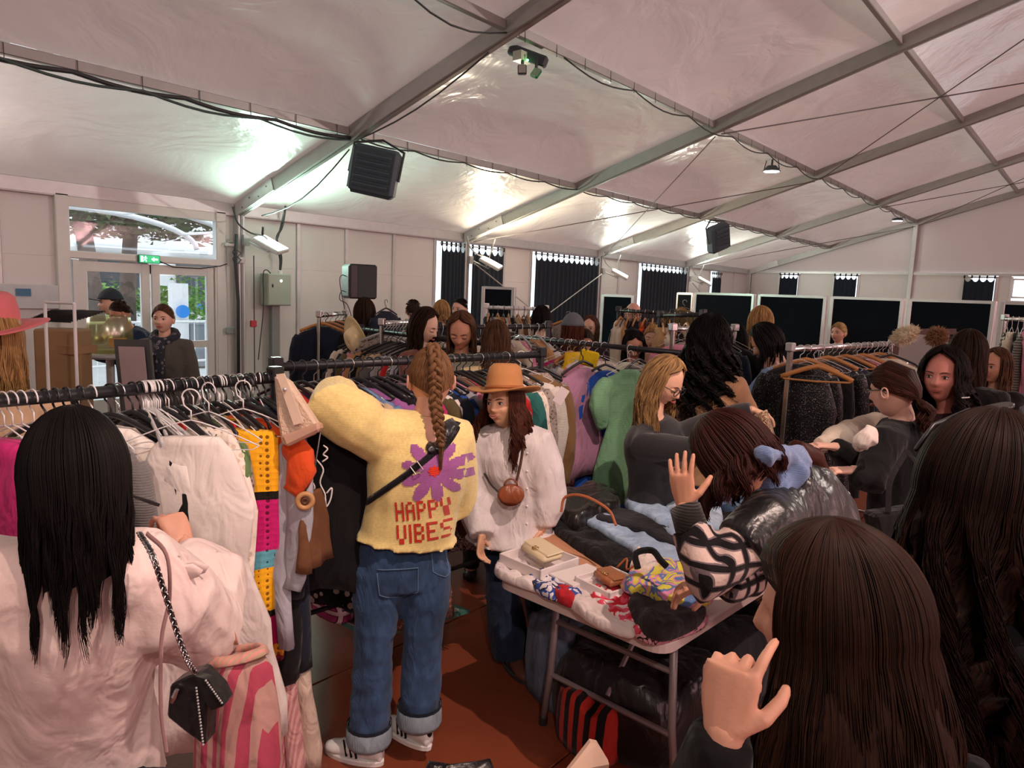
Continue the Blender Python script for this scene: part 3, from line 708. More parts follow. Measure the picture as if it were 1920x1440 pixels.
def hair_back(c, c2=None, gather=(0, -.105, .0), tail=.22, n=300, w=.003, tw=.03, vol=1.0, bun=0, wave=.006, tailn=90, braid=0):
    """hair drawn back into a tail, a bun or a braid"""
    mt = hairm(c, c2)
    def fn(F):
        k = F.k; X = F.R; gl = V(gather)*k; rx, ry, rz = .083*vol*k, .104*vol*k, .122*vol*k; C = V((0, -.006*k, .002*k)); out = []
        def onh(p):
            q = p-C; L_ = sqrt((q.x/rx)**2+(q.y/ry)**2+(q.z/rz)**2)+1e-6; return C+q/L_
        def line(a, q=1.0):   # hairline point at azimuth a (0 = brow)
            zz = .070*cos(a*.5)**1.2-.055*(1-cos(a*.5)**1.2) if abs(a) < pi else 0
            if abs(a) > 1.2: zz = lerp(.02, -.065, (abs(a)-1.2)/(pi-1.2))
            else: zz = lerp(.074, .02, (abs(a)/1.2)**2)
            z = zz*k; rr_ = sqrt(max(.05, 1-((z-C.z)/rz)**2)); return V((rx*rr_*sin(a), ry*rr_*cos(a)+C.y, z))
        def path(a, q, nseg=9):
            s0 = line(a); return [F.Hc+X@((onh(lerp(s0, gl, t)+V((0, 0, .01*k*sin(pi*t))))-C)*q+C) for t in [i/nseg*.97 for i in range(nseg+1)]]
        Nn = 44; g = [path(-pi+2*pi*j/Nn, .985) for j in range(Nn)]
        out.append(shell([[g[j][i] for j in range(Nn)] for i in range(10)], 'hair_mass', mt))
        ps = [path(random.uniform(-pi, pi), random.uniform(.99, 1.02)) for i in range(n)]
        ws = [[w]*10 for _ in ps]
        G0 = F.Hc+X@(onh(gl)+V((0, -.006*k, 0)))
        o = X@(onh(gl)-C).normalized()
        if bun:
            mb_ = MB(); c0 = G0+o*bun*.6
            for i in range(60):
                a0 = random.uniform(0, 6.28); ax = V((random.gauss(0, 1), random.gauss(0, 1), random.gauss(0, 1))).normalized(); b1 = ax.orthogonal().normalized(); b2 = ax.cross(b1); r_ = bun*random.uniform(.85, 1.05)
                ps.append([c0+(b1*cos(a0+t*.45)+b2*sin(a0+t*.45))*r_ for t in range(10)]); ws.append([w*1.4]*10)
            mb_.ell(c0, (bun*.93,)*3, 12, 8); u = mb_.build('bun', mt, None, True); out.append(u)
        elif tail and not braid:
            for i in range(tailn):
                a0 = random.uniform(0, 6.28); r_ = tw*sqrt(random.random()); L_ = tail*random.uniform(.75, 1.05); pts = []
                b1 = o.cross(UP).normalized(); jit = random.uniform(0, 1)
                for t in [j/9 for j in range(10)]:
                    c_ = G0+o*(.03*k*sin(min(1, t*2.5)*pi*.5))-UP*(L_*max(0, t-.06)); rt_ = r_*min(1, .35+t*2.2)*(1-.55*max(0, t-.6)/.4)
                    pts.append(c_+b1*cos(a0)*rt_+o*sin(a0)*rt_*.7+b1*wave*sin(t*9+jit*2))
                ps.append(pts); ws.append([w*1.6*(1-.5*t/9) for t in range(10)])
        if braid:
            mb_ = MB(); ax1 = (X@V((1, 0, 0))).normalized(); pth = []
            # the braid leaves the crown and lies down the back of the head
            ctr = [F.Hc+X@(V(p)*k) for p in ((0, -.03, .125), (.0, -.075, .113), (0, -.115, .06), (0, -.122, .01), (0, -.118, -.03), (.0, -.125, -.08), (.004, -.135, -.12), (.008, -.140, -.16), (.014, -.142, -.20), (.018, -.142, -.235))]
            cl = bez(ctr, 70)
            for sidx in range(3):
                pts, rd = [], []
                for i, c_ in enumerate(cl):
                    t = i/70; ph = t*braid*2*pi/1.0+sidx*2*pi/3; tg = (cl[min(i+1, 70)]-cl[max(i-1, 0)]).normalized(); nn = tg.cross(ax1).normalized()
                    W_ = .015*k*(1 if t < .75 else lerp(1, .45, (t-.75)/.25)); pts.append(c_+ax1*sin(ph)*W_+nn*sin(2*ph)*W_*.45); rd.append(.0115*k*(1 if t < .7 else lerp(1, .5, (t-.7)/.3)))
                for q in range(26):      # each lock is a bundle of hairs
                    a0 = random.uniform(0, 6.28); rr0 = random.uniform(.55, 1.0); ps.append([p+(ax1*cos(a0+i*.10)+UP.cross(ax1)*sin(a0+i*.10))*rd[i]*rr0 for i, p in enumerate(pts)]); ws.append([.0016*k]*len(pts))
                mb_.tube(pts, [r*.85 for r in rd], 8)
            e = cl[-1]
            for i in range(60):
                a0 = random.uniform(0, 6.28); r_ = random.random()*.010; ps.append([e+ax1*cos(a0)*r_*(1-.5*t)+UP.cross(ax1)*sin(a0)*r_-UP*(.09*t) for t in (0, .3, .6, 1)]); ws.append([.0016, .0016, .0012, .0005])
            mb_.tube([e+UP*.01, e-UP*.006], .012*k, 8)
            out.append(mb_.build('braid', mt, None, True))
        out.append(ribbons(ps, ws, 'hair_strands', mt)); return out
    return fn
def hair_short(c, c2=None, n=260, w=.004, ln=.022, bald=False):
    mt = hairm(c, c2, .6)
    def fn(F):
        k = F.k; X = F.R; ps, ws = [], []; mb = MB(); g = []
        for i in range(9):
            th = lerp(.05, 1.75, i/8); ring = []
            for j in range(28):
                a = 2*pi*j/28; lim = lerp(.86, 1.95, (1-cos(a))/2) if not bald else lerp(.2, 1.95, (1-cos(a))/2); t = min(th, lim)
                if bald: t = max(t, 1.0)
                ring.append(F.Hc+X@(V((.080*sin(t)*sin(a), .100*sin(t)*cos(a), .120*cos(t)+.0))*k))
            g.append(ring)
        out = [shell(g, 'hair_mass', mt)]
        for i in range(n):
            a = random.uniform(-pi, pi); lim = lerp(.8, 1.9, (1-cos(a))/2); th = random.uniform(1.05 if bald else .02, max(1.06 if bald else 0, lim))
            if bald and abs(a) < 1.1: continue
            p = V((.080*sin(th)*sin(a), .100*sin(th)*cos(a), .120*cos(th)))*k; q = V((.5*sin(a), -.4-.3*cos(a), -.8 if th > 1 else .1)).normalized()*ln*k
            ps.append([F.Hc+X@p, F.Hc+X@(p*1.03+q*.6), F.Hc+X@(p*1.03+q)]); ws.append([w, w*.9, w*.4])
        out.append(ribbons(ps, ws, 'hair_strands', mt)); return out
    return fn
# ================================================================ people: the crowd
_dbg = []
def J(px, py, d, ang, **kw):
    F = joints(D(px, py, d), ang, **kw); _dbg.append((px, py, round(d, 2), round(F.h, 2))); return F
DEN = fab('273a55', 'denim', '3f5f86'); DEN2 = fab('131d2f', 'denim', '22334c')
BLK = fab('0d0d10'); BLKL = fab('121214', 'leather')
SNEAK = mat('white_leather', (.72, .70, .68), .5, var=.05); RUBB = mat('dark_rubber', (.03, .03, .03), .6)
def shoe(F, sg, mt, sole=WHITEP, stripes=None, name='shoe', ln=.255):
    k = F.k; a = F.an[sg]; f = F.toe[sg] if hasattr(F, 'toe') else F.f; f = V((f.x, f.y, 0)).normalized(); s = V((-f.y, f.x, 0)); z0 = max(.0, a.z-.10)
    g = V((a.x, a.y, z0)); mb = MB(); rings = []
    for t, w, h, in ((-.06, .02, .05), (-.05, .030, .085), (-.02, .036, .098), (.04, .036, .088), (.09, .040, .062), (.14, .043, .048), (.17, .038, .042), (.19, .018, .034)):
        c = g+f*t+UP*.012; rings.append([c+s*(cos(q)*w)+UP*((h/2)+sin(q)*h/2) for q in [2*pi*j/12 for j in range(12)]])
    mb.loft(rings); o = F.fx(mb.build(name, mt, F.root, True))
    mb = MB(); rings = []
    for z, e in ((0, 0), (.018, .003), (.024, 0)):
        rings.append([g+f*(.065+cos(q)*(.130+e))+s*(sin(q)*(.043+e))+UP*z for q in [2*pi*j/20 for j in range(20)]])
    mb.loft(rings); F.fx(mb.build('sole', sole, o))
    if stripes:
        for i in range(3):
            for e in (-1, 1): F.fx(MB().tube([g+f*(.035+.022*i)+s*e*.040+UP*.03, g+f*(.055+.022*i)+s*e*.028+UP*.088], [.005, .004], 5).build('stripe', stripes, o))
        F.fx(MB().ell(g-f*.055+UP*.075, (.014, .014, .022)).build('heel_tab', stripes, o))
        mb = MB()
        for i in range(5): c = g+f*(.05+.018*i)+UP*(.096-.008*i); mb.tube([c-s*.02, c+UP*.006, c+s*.02], .003, 5)
        F.fx(mb.build('laces', SNEAK, o))
    return o
# ---- the woman in the yellow sweater
YEL = fab('f2dc92', 'fuzzy', scale=1.6)
F = J(808, 712, 2.74, -160, h=1.72, hyaw=12, hpitch=8, override=dict(
    pel=D(757, 1050, 2.80), neck=D(800, 792, 2.72), sh={-1: D(708, 815, 2.66), 1: D(846, 822, 2.80)}, el={-1: D(624, 762, 2.56), 1: D(846, 935, 2.92)},
    wr={-1: D(640, 740, 2.84), 1: D(838, 915, 3.10)}, hd={-1: fw*1+uu*.3, 1: fw-rr*.3}, palm={-1: -UP, 1: -rr},
    hip={-1: D(712, 1070, 2.77), 1: D(800, 1068, 2.82)}, kn={-1: D(700, 1225, 2.80), 1: D(792, 1218, 2.86)}, an={-1: D(692, 1388, 2.88), 1: D(786, 1352, 2.90)}))
F.toe = {-1: fw*.3-rr, 1: -rr*.75+fw*.55}
yw = F; F.cut = .93
person('woman seen from behind in an oversized yellow knitted sweater and cuffed blue jeans', F, YEL, None, pants=DEN, detail=2, topname='sweater', loose=.036, folds=.012, lo=.16, baggy=.05, armr=(1.1, 1.32, 1.25), bottoms_r=.022, closed=False,
       hairf=hair_back('4a3122', '8a6644', gather=(0, -.05, .118), n=900, w=.0016, braid=5.0), eyes=False)
for sg in (-1, 1):
    shoe(F, sg, SNEAK, WHITEP, BLK, 'sneaker')
    mb = MB(); a = F.an[sg]
    mb.tube([a+UP*.075, a+UP*.07, a+UP*.01, a-UP*.005, a+UP*.0], [.084, .090, .092, .088, .07], 18, cap=False); c_ = F.fx(mb.build('jeans_cuff', fab('6f7f8a', 'denim', '93a0a8'), F.root, True))
    mb = MB(); mb.tube([a+UP*.084, a+UP*.070], [.0885, .0905], 18, cap=False); F.fx(mb.build('cuff_edge', fab('141c2a'), c_))
def surf(F, ob, org, ux, uy, dr):
    """drape flat things on a garment: returns a function (u, v) -> point on its surface"""
    T0 = Matrix.Translation((F.pel.x, F.pel.y, 0)); vs = [T0 @ v.co for v in ob.data.vertices]; bv = BVHTree.FromPolygons(vs, [tuple(p.vertices) for p in ob.data.polygons])
    def fn(u, v, off=.003):
        o = org+ux*u+uy*v-dr*.6; h = bv.ray_cast(o, dr, 2)
        if h[0] is None: return None
        return h[0]-dr*off
    return fn
FONT = {'H': ('1..1', '1..1', '1..1', '1111', '1..1', '1..1', '1..1'), 'A': ('.11.', '1..1', '1..1', '1111', '1..1', '1..1', '1..1'), 'P': ('111.', '1..1', '1..1', '111.', '1...', '1...', '1...'),
        'Y': ('1..1', '1..1', '1..1', '.11.', '.11.', '.11.', '.11.'), 'V': ('1..1', '1..1', '1..1', '1..1', '1..1', '.11.', '.11.'), 'I': ('1', '1', '1', '1', '1', '1', '1'), 'B': ('111.', '1..1', '1..1', '111.', '1..1', '1..1', '111.'),
        'E': ('1111', '1...', '1...', '111.', '1...', '1...', '1111'), 'S': ('.111', '1...', '1...', '.11.', '...1', '...1', '111.')}
dr = (fw+rr*.12).normalized(); ux = (rr-rr.dot(dr)*dr).normalized(); uy = ux.cross(dr); uy = uy if uy.z > 0 else -uy
org = D(803, 880, 2.66); S_ = surf(F, F.top, org, ux, uy, dr); PXM = 2.66/FP
def cells(test, name, mt, w, h, c=.0058):
    mb = MB(); nx, ny = int(w/c), int(h/c); grid = {}
    for i in range(-nx, nx+1):
        for j in range(-ny, ny+1):
            x, y = i*c, j*c
            if not test(x+c/2, y+c/2): continue
            q = []
            for a, b_ in ((0, 0), (1, 0), (1, 1), (0, 1)):
                p = grid.get((i+a, j+b_)) or S_((i+a)*c, (j+b_)*c, .0035); grid[i+a, j+b_] = p; q.append(p)
            if None in q: continue
            mb.quad(*q)
    return F.fx(mb.build(name, mt, F.top, fix=False))
def fl_test(x, y):
    x0, y0 = x-18*PXM, y+0*PXM; r = sqrt(x0*x0+y0*y0)/PXM; a = atan2(y0, x0)+.25; p = abs(cos(a*5))**.9
    return 14 < r+3 < (28+36*p+4*sin(a*3+1)) or r < 14
cells(fl_test, 'knitted_flower', fab('a45f9f', 'fuzzy', scale=1.6), .16, .16)
mb = MB(); c = .006
for i in range(-3, 4):
    for j in range(-3, 4):
        if i*i+j*j < 10:
            q = [S_(18*PXM+(i+a)*c, (j+b_)*c, .006) for a, b_ in ((-.5, -.5), (.5, -.5), (.5, .5), (-.5, .5))]
            if None not in q: mb.quad(*q)
F.fx(mb.build('knitted_flower_centre', fab('e2381f', 'fuzzy'), F.top, fix=False))
RED = fab('cf3320', 'fuzzy')
mb = MB()
for word, x0, y0, cw, ch in (('HAPPY', -54, -57, 3.85, 5.2), ('VIBES', -54, -101, 4.35, 5.2)):
    x = x0
    for ch_ in word:
        g = FONT[ch_]
        for r_, row in enumerate(g):
            for c_, bit in enumerate(row):
                if bit == '1':
                    nsub = 2
                    for sx in range(nsub):
                        for sy in range(nsub):
                            u0, v0 = (x+c_*cw+sx*cw/nsub)*PXM, (y0-r_*ch-sy*ch/nsub+(x-x0)*.05)*PXM; q = [S_(u0+a*cw/nsub*PXM, v0-b_*ch/nsub*PXM, .0035) for a, b_ in ((0, 0), (1, 0), (1, 1), (0, 1))]
                            if None not in q: mb.quad(*q)
        x += (len(g[0])+1.0)*cw
F.fx(mb.build('knitted_lettering', RED, F.top, fix=False))
# crossbody strap and its pouch, lying on the back
def strap_on(F, S_, pts, w, name, mt, label, cat, off=.006, n=40, th=None):
    cl = bez([V((a*PXM, b_*PXM, 0)) for a, b_ in pts], n); L, R_ = [], []
    mb = MB(); rings = []
    for i, p in enumerate(cl):
        t = (cl[min(i+1, n)]-cl[max(i-1, 0)]).normalized(); nn = V((-t.y, t.x, 0)); ww = w(i/n) if callable(w) else w
        a, b_ = S_(p.x+nn.x*ww, p.y+nn.y*ww, off), S_(p.x-nn.x*ww, p.y-nn.y*ww, off); c_ = S_(p.x, p.y, off)
        if a is None or b_ is None or c_ is None: continue
        tk = (th(i/n) if th else .003); rings.append([a, c_-dr*tk, b_, (a+b_)/2+dr*.004])
    mb.loft(rings); o = mb.build(name, mt, None, True); return o
o = strap_on(F, S_, [(-150, -78), (-110, -58), (-40, -12), (10, 28), (34, 60), (52, 100), (58, 118)], lambda t: .0115 if t < .55 else .0115, 'crossbody_strap', fab('15141a'), '', '')
bagr = thing('crossbody_bag', 'black webbing crossbody bag strap slung over the yellow sweater', 'bag', (0, 0, 0)); o.parent = bagr
o = strap_on(F, S_, [(10, 36), (22, 50), (40, 80), (52, 92)], lambda t: .015+.021*sin(min(1, t*1.15)*pi)**.6, 'pouch', fab('1a191e', 'leather'), '', '', .010, 24, lambda t: .012)
o.parent = bagr
p = S_(-10*PXM, 8*PXM, .014); mb = MB(); a = (ux*.8+uy*.6).normalized(); b_ = dr.cross(a)
mb.tube([p+a*.016+b_*.018, p-a*.016+b_*.018, p-a*.016-b_*.018, p+a*.016-b_*.018], .0025, 6, closed=True); mb.build('buckle', ALU, bagr)
# back pockets and seams of the jeans
T1 = F.pants; dr2 = fw; S2 = surf(F, T1, D(757, 1100, 2.70), rr, uu, fw)
for (x0, y0, w_, h_) in ((-3, 5, 40, 58), (82, 40, 26, 54)):
    pts = [(-w_, h_*.55), (w_*.9, h_*.55), (w_*.85, -h_*.3), (0, -h_*.55), (-w_*.9, -h_*.3)]
    path = []
    for i in range(5):
        a, b_ = pts[i], pts[(i+1) % 5]
        for t in range(7): q = S2((x0-5+lerp(a[0], b_[0], t/7))*PXM, (y0+lerp(a[1], b_[1], t/7))*PXM, .003); path.append(q) if q else None
    if len(path) > 12: mb = MB(); mb.tube(path, .0022, 5); F.fx(mb.build('back_pocket', fab('5a7694'), T1, True))
mb = MB(); mb.tube([V(F.neck)+ux*(.055*cos(q))+fw*(.05*sin(q))+UP*(.015-.012*sin(q)) for q in [2*pi*j/24 for j in range(24)]], .0012, 5, closed=True); o = mb.build('necklace', mat('gold_chain', (.7, .45, .2), .3, .9)); tag(o, 'thin gold necklace at the nape of the woman in yellow', 'necklace')
# ---- the girl in the hat
WSH = fab('e6dedd', 'plain')
F = J(944, 756, 3.38, -22, h=1.62, hyaw=10, hpitch=-4, hroll=6, override=dict(neck=D(953, 806, 3.44), sh={1: D(905, 835, 3.48), -1: D(1008, 838, 3.38)}, el={1: D(890, 925, 3.46), -1: D(1026, 925, 3.42)}, wr={1: D(903, 1005, 3.36), -1: D(1020, 985, 3.42)}, pel=D(960, 985, 3.52),
    hip={1: D(938, 1015, 3.58), -1: D(985, 1015, 3.62)}, kn={1: D(940, 1110, 3.58), -1: D(1010, 1100, 3.7)}, an={1: D(958, 1222, 3.66), -1: D(1035, 1195, 3.85)}))
F.thumb = {1: -F.s, -1: F.s}; F.toe = {1: F.f*.6+rr*.5, -1: F.f}
hatw = F
person('smiling girl with long brown hair in a loose white shirt and wide dark jeans', F, WSH, None, pants=DEN2, detail=2, topname='shirt', loose=.040, folds=.012, lo=-.07, baggy=.30, armr=(1.1, 1.2, 1.15), bottoms_r=.045, smile=1, collar=.015, skin='cf9474',
       hairf=hair_long('2a1712', '5a3022', L=.27, n=1000, w=.0022, wave=.014, wf=20, face=50, spread=.05, vol=1.06, seg=20, clump=.03), lips='b3705f')
for sg in (-1, 1): shoe(F, sg, mat('brown_suede', hx('5a3020'), .7), RUBB)
def hat(center, R, r0, brim, h, mt, label, band=None, curl=.02, group=None, pinch=True, rz=.86):
    t = thing('felt_hat', label, 'hat', center, 0, group); n = 40; prof = [(brim, .0), (brim*.8, -.004), (r0*1.06, .0), (r0*1.0, .012), (r0*.97, h*.5), (r0*.86, h*.88), (r0*.66, h), (r0*.35, h*(.90 if pinch else 1.02)), (.004, h*(.86 if pinch else 1.03))]
    rings = []
    for r_, z in prof:
        ring = []
        for j in range(n):
            a = 2*pi*j/n; e = 1+.09*cos(2*a)*(-1); x, y = r_*cos(a)*rz*(.94 if r_ < brim*.9 else 1.06), r_*sin(a); zz = z
            if r_ >= brim*.79: zz += curl*(cos(a)**2)*((r_-r0)/(brim-r0)) - curl*.4*(sin(a)**2)
            if pinch and z > h*.6 and y > 0: x *= 1-.28*(y/r0)*((z-h*.6)/(h*.4))
            ring.append(R @ V((x, y, zz)))
        rings.append(ring)
    mb = MB(); mb.loft(rings, cap=False); mb.add([rings[-1][j] for j in range(n)], [tuple(range(n))]); o = mb.build('brim_and_crown', mt, t, True)
    s_ = o.modifiers.new('s', 'SOLIDIFY'); s_.thickness = .004
    if band: mb = MB(); mb.tube([R @ V((r0*1.0*cos(2*pi*j/n)*rz*.96, r0*1.02*sin(2*pi*j/n), .018)) for j in range(n)], (.009), 6, closed=True); mb.build('hat_band', band, t, True)
    return t
hat(F.Hc+F.R@V((0, -.012, .058)), F.R @ Matrix.Rotation(radians(2), 3, 'X'), .098, .185, .125, mat('camel_felt', hx('b27c4a'), .85, var=.08, vs=20, bump=.05), 'camel brown wide-brimmed felt hat worn by the smiling girl', mat('camel_band', hx('9a5c2c'), .6))
dr = (fw-rr*.05).normalized(); ux = rr; uy = uu; S_ = surf(F, F.top, D(960, 900, 3.3), rr, uu, fw)
PXM = 3.35/FP
br = thing('saddle_bag', 'small tan leather saddle bag worn across the white shirt', 'bag', (0, 0, 0))
o = strap_on(F, S_, [(22, 70), (16, 30), (8, -5)], .006, 'shoulder_strap', fab('6b4334', 'leather'), '', ''); o.parent = br
o = strap_on(F, S_, [(-52, 10), (-40, -10), (-25, -25)], .006, 'shoulder_strap', fab('3a2a24', 'leather'), '', ''); o.parent = br
c_ = S_(-2*PXM, -30*PXM, .03); mb = MB(); TAN = fab('8b4526', 'leather')
rings = [[c_+rr*(x*1.0)+uu*(y)+fw*z for x, y in [(w*cos(q), -.045+.05*(1+sin(q))*h_) for q in [2*pi*j/18 for j in range(18)]]] for z, w, h_ in ((.03, .055, .9), (.02, .062, 1), (-.02, .062, 1), (-.03, .055, .9))]
mb.loft(rings); mb.build('pouch', TAN, br, True)
mb = MB(); rings = [[c_+rr*(w*cos(q))+uu*(.005+.048*sin(q)*(1 if sin(q) > 0 else .8))+fw*z for q in [2*pi*j/18 for j in range(18)]] for z, w in ((-.028, .063), (-.036, .060), (-.038, .05))]
mb.loft(rings); mb.build('flap', fab('9a5130', 'leather'), br, True)
mb = MB(); mb.tube([c_-fw*.02+rr*(.03*cos(q))+uu*(.05+.03*sin(q)) for q in [pi*j/10 for j in range(11)]], .004, 6); mb.build('handle', TAN, br, True)
mb = MB()
for i in range(6):
    q = S_(28*PXM, (50-34*i)*PXM, .002)
    if q: mb.ell(q, (.005, .005, .005), 8, 6)
F.fx(mb.build('shirt_buttons', WHITEP, F.top, True))
# ---- foreground left: woman in the pale blouse
BLO = fab('e3cfc8', 'plain')
F = J(140, 893, 1.38, -165, h=1.62, hpitch=14, hyaw=8, override=dict(neck=D(135, 1035, 1.40), sh={-1: D(-20, 1085, 1.36), 1: D(258, 1075, 1.46)}, el={-1: D(-60, 1250, 1.5), 1: D(372, 1175, 1.60)}, wr={-1: D(0, 1150, 1.8), 1: D(345, 1020, 1.78)}, hd={1: uu*.8-rr*.55+fw*.3, -1: fw}, palm={1: -rr*.6-uu*.5+fw*.5, -1: -UP}, pel=D(130, 1400, 1.62)))
F.thumb = {1: -rr+uu, -1: rr}; F.curl = {1: .9, -1: .5}
bl = F
person('woman with straight black hair seen from behind in a loose pale pink-white blouse', F, BLO, None, pants=fab('15131d'), detail=2, topname='blouse', loose=.030, folds=.017, lo=-.10, baggy=.16, armr=(1.1, 1.5, 1.9), cuff=.72, collar=.02, skin='c98a72', eyes=False, vox=.009,
       hairf=hair_long('0b0a0b', '1c1816', L=.30, n=2600, w=.0014, wave=.003, face=50, seg=20, vol=1.06, clump=.035, spread=.0, taper=.15))
mb = MB()      # ruffle on the shoulder and the puffed cuff
for r0 in range(2):
    g = []
    for t in range(25):
        u = t/24; p0 = lerp(F.sh[1]+UP*.055-rr*.06, F.sh[1]+rr*.07+UP*.0, u); ph = u*19
        g.append([p0+rr*(.030*w+.012*cos(ph)*w)+UP*(.020*sin(w*2)+.014*sin(ph)*w)+fw*(.02*w*r0) for w in (0, .5, 1, 1.5)])
    mb.loft(g, cap=False, closed=False)
o = F.fx(mb.build('shoulder_ruffle', BLO, F.root, True)); o.modifiers.new('s', 'SOLIDIFY').thickness = .003
# glasses folded in her hand
t = thing('eyeglasses', 'dark folded eyeglasses held up in the hand of the woman in the pale blouse', 'glasses', (0, 0, 0))
mb = MB(); a, b_ = D(236, 926, 1.74), D(283, 942, 1.76); mb.tube([a, lerp(a, b_, .5), b_, b_+(b_-a)*.35], [.0035, .004, .005, .004], 6, flat=uu); mb.build('temple_arm', BLKPL, t)
# ---- foreground right: brown haired woman with her hand at her mouth
F = J(1552, 1160, .97, -104, h=1.60, hpitch=6, override=dict(neck=D(1590, 1385, 1.0), sh={-1: D(1430, 1500, 1.06), 1: D(1790, 1500, .92)}, el={-1: D(1300, 1600, .95), 1: D(1850, 1800, .9)}, wr={-1: D(1356, 1376, .88), 1: D(1800, 1900, 1.0)}, hd={-1: uu+rr*.15, 1: -UP}, palm={-1: rr*.6+fw*.8, 1: -rr}, pel=D(1600, 2150, 1.25)))
F.thumb = {-1: rr, 1: rr}; F.curl = {-1: 1.25, 1: .4}; F.tc = 1.5; F.curls = {-1: [.5, 1.25, 1.35, 1.45]}
person('brown-haired woman in black in the right foreground, hand raised to her mouth', F, fab('0e0d10'), None, pants=BLK, detail=2, topname='coat', loose=.02, folds=.006, cuff=1.0, skin='cf8e74', eyes=False, hands=(1, 0), legs=False,
       hairf=hair_long('140b08', '3a2318', L=.36, n=4200, w=.0011, wave=.003, face=64, seg=22, vol=1.12, clump=.03, spread=.05, taper=.3, hl=.42))
kw_ = F
# ---- far right foreground: dark wavy hair with sunglasses pushed up
F = J(1850, 925, 1.22, 160, h=1.70, hpitch=10, override=dict(pel=D(1900, 1700, 1.5)))
person('dark-haired woman at the right edge with sunglasses pushed up on long wavy hair', F, fab('100f12'), None, pants=BLK, detail=2, topname='jacket', loose=.02, skin='c98d76', eyes=False, hands=(0, 0), legs=False,
       hairf=hair_long('090605', '2c1710', L=.52, n=3400, w=.0013, wave=.022, wf=14, face=50, seg=26, vol=1.12, clump=.05, spread=.03))
t = thing('sunglasses', 'dark sunglasses resting on the head of the woman at the right edge', 'sunglasses', (0, 0, 0)); X = F.R; k = 1.1
mb = MB()
for sg in (-1, 1): mb.tube([F.Hc+X@(V((sg*(.036+.028*cos(q)), .055+.022*sin(q), .145+.012*sin(q)-.010*cos(q)))) for q in [2*pi*j/16 for j in range(16)]], .004, 6, closed=True); mb.tube([F.Hc+X@V((sg*.07, .05, .14)), F.Hc+X@V((sg*.100, -.01, .10)), F.Hc+X@V((sg*.100, -.06, .05))], .004, 6)
mb.build('frame', BLKPL, t, True); mb = MB()
for sg in (-1, 1): mb.slab([F.Hc+X@(V((sg*(.036+.026*cos(q)), .055+.020*sin(q), .146+.012*sin(q)-.010*cos(q)))) for q in [2*pi*j/16 for j in range(16)]], (0, 0, 1), .002)
mb.build('lens', mat('dark_lens', (.03, .02, .02), .08, var=.1), t)
# ---- bending woman in the leather jacket, plaid sleeves, blue hood
F = J(1372, 858, 2.10, -112, h=1.68, hpitch=46, override=dict(neck=D(1470, 905, 2.18), pel=D(1585, 1110, 2.55), sh={1: D(1440, 985, 2.00), -1: D(1490, 920, 2.35)}, el={1: D(1325, 1085, 1.93), -1: D(1400, 1080, 2.30)}, wr={1: D(1284, 948, 2.02), -1: D(1335, 1098, 2.14)},
    hd={1: uu-rr*.12, -1: -rr-uu*.1}, palm={1: rr*.6+fw*.7, -1: -UP}, hip={1: D(1560, 1130, 2.45), -1: D(1600, 1120, 2.6)}, kn={1: D(1500, 1260, 2.45), -1: D(1560, 1250, 2.6)}, an={1: D(1500, 1420, 2.6), -1: D(1560, 1400, 2.75)}))
F.thumb = {1: rr, -1: -fw}; F.curl = {1: .12, -1: .5}; jw = F
person('woman bending over the table in black leather jacket with plaid sleeves, hand raised', F, BLKL, None, pants=BLK, detail=2, topname='jacket', loose=.035, folds=.012, sleeve=.45, lo=-.12, baggy=.2, skin='c58468', closed=True,
       hairf=hair_long('1c0d0b', '44211b', L=.13, n=1900, w=.0018, wave=.012, wf=22, face=52, vol=1.12, seg=18, spread=.03), ears=False)
PLD = fab('c9b2a8', 'plaid', '0f0c0e', '6d6064', 1.5)
mb = MB()
for sg in (1, -1): mb.tube([lerp(F.sh[sg], F.el[sg], .3), lerp(F.sh[sg], F.el[sg], .7), F.el[sg], lerp(F.el[sg], F.wr[sg], .35), lerp(F.el[sg], F.wr[sg], .68)], [.072, .075, .070, .064, .058], 16)
m_ = remesh(mb, .008, 3); F.fx(finish(m_, 'plaid_sleeves', PLD, F.root, .014, 9, 3.3))
mb = MB(); mb.tube([lerp(F.el[1], F.wr[1], .62), lerp(F.el[1], F.wr[1], .98)], [.047, .044], 14); F.fx(mb.build('knit_cuff', fab('17120f', 'knit'), F.root, True))
mb = MB(); mb.tube([F.Hc+F.R@V((.05, -.10, -.07)), D(1430, 925, 2.08), D(1480, 880, 2.12), D(1508, 865, 2.25), F.Hc+F.R@V((-.09, -.12, -.06))], [.028, .05, .055, .045, .028], 12); m_ = remesh(mb, .007, 3); F.fx(finish(m_, 'hood', fab('6f86ad', 'knit', scale=2), F.root, .02, 11, 1.2))
mb = MB(); mb.tube([D(1487, 846, 2.2), D(1520, 862, 2.24), D(1545, 905, 2.28), D(1560, 940, 2.3)], [.04, .045, .035, .012], 10); m_ = remesh(mb, .008, 2); F.fx(finish(m_, 'ponytail', hairm('1c0d0b', '4f241b'), F.root, .01, 14))
mb = MB(); mb.tube([F.Hc+F.R@V((sin(a)*.098, .0+cos(a)*.02, cos(a)*.132)) for a in [-1.3+2.6*j/16 for j in range(17)]], .005, 6); t = mb.build('hairband', mat('jewelled_band', (.35, .3, .25), .2, .7)); tag(t, 'glittering hairband on the bowed dark-haired woman', 'hairband')
mb = MB()
for sg, pts in ((1, ((1268, 843), (1278, 842), (1257, 862), (1294, 884))),):
    for (x, y) in pts: mb.ell(D(x+1, y+25, 2.0), (.005, .003, .011), 8, 6)
F.root['nails'] = 1
del F.root['nails']
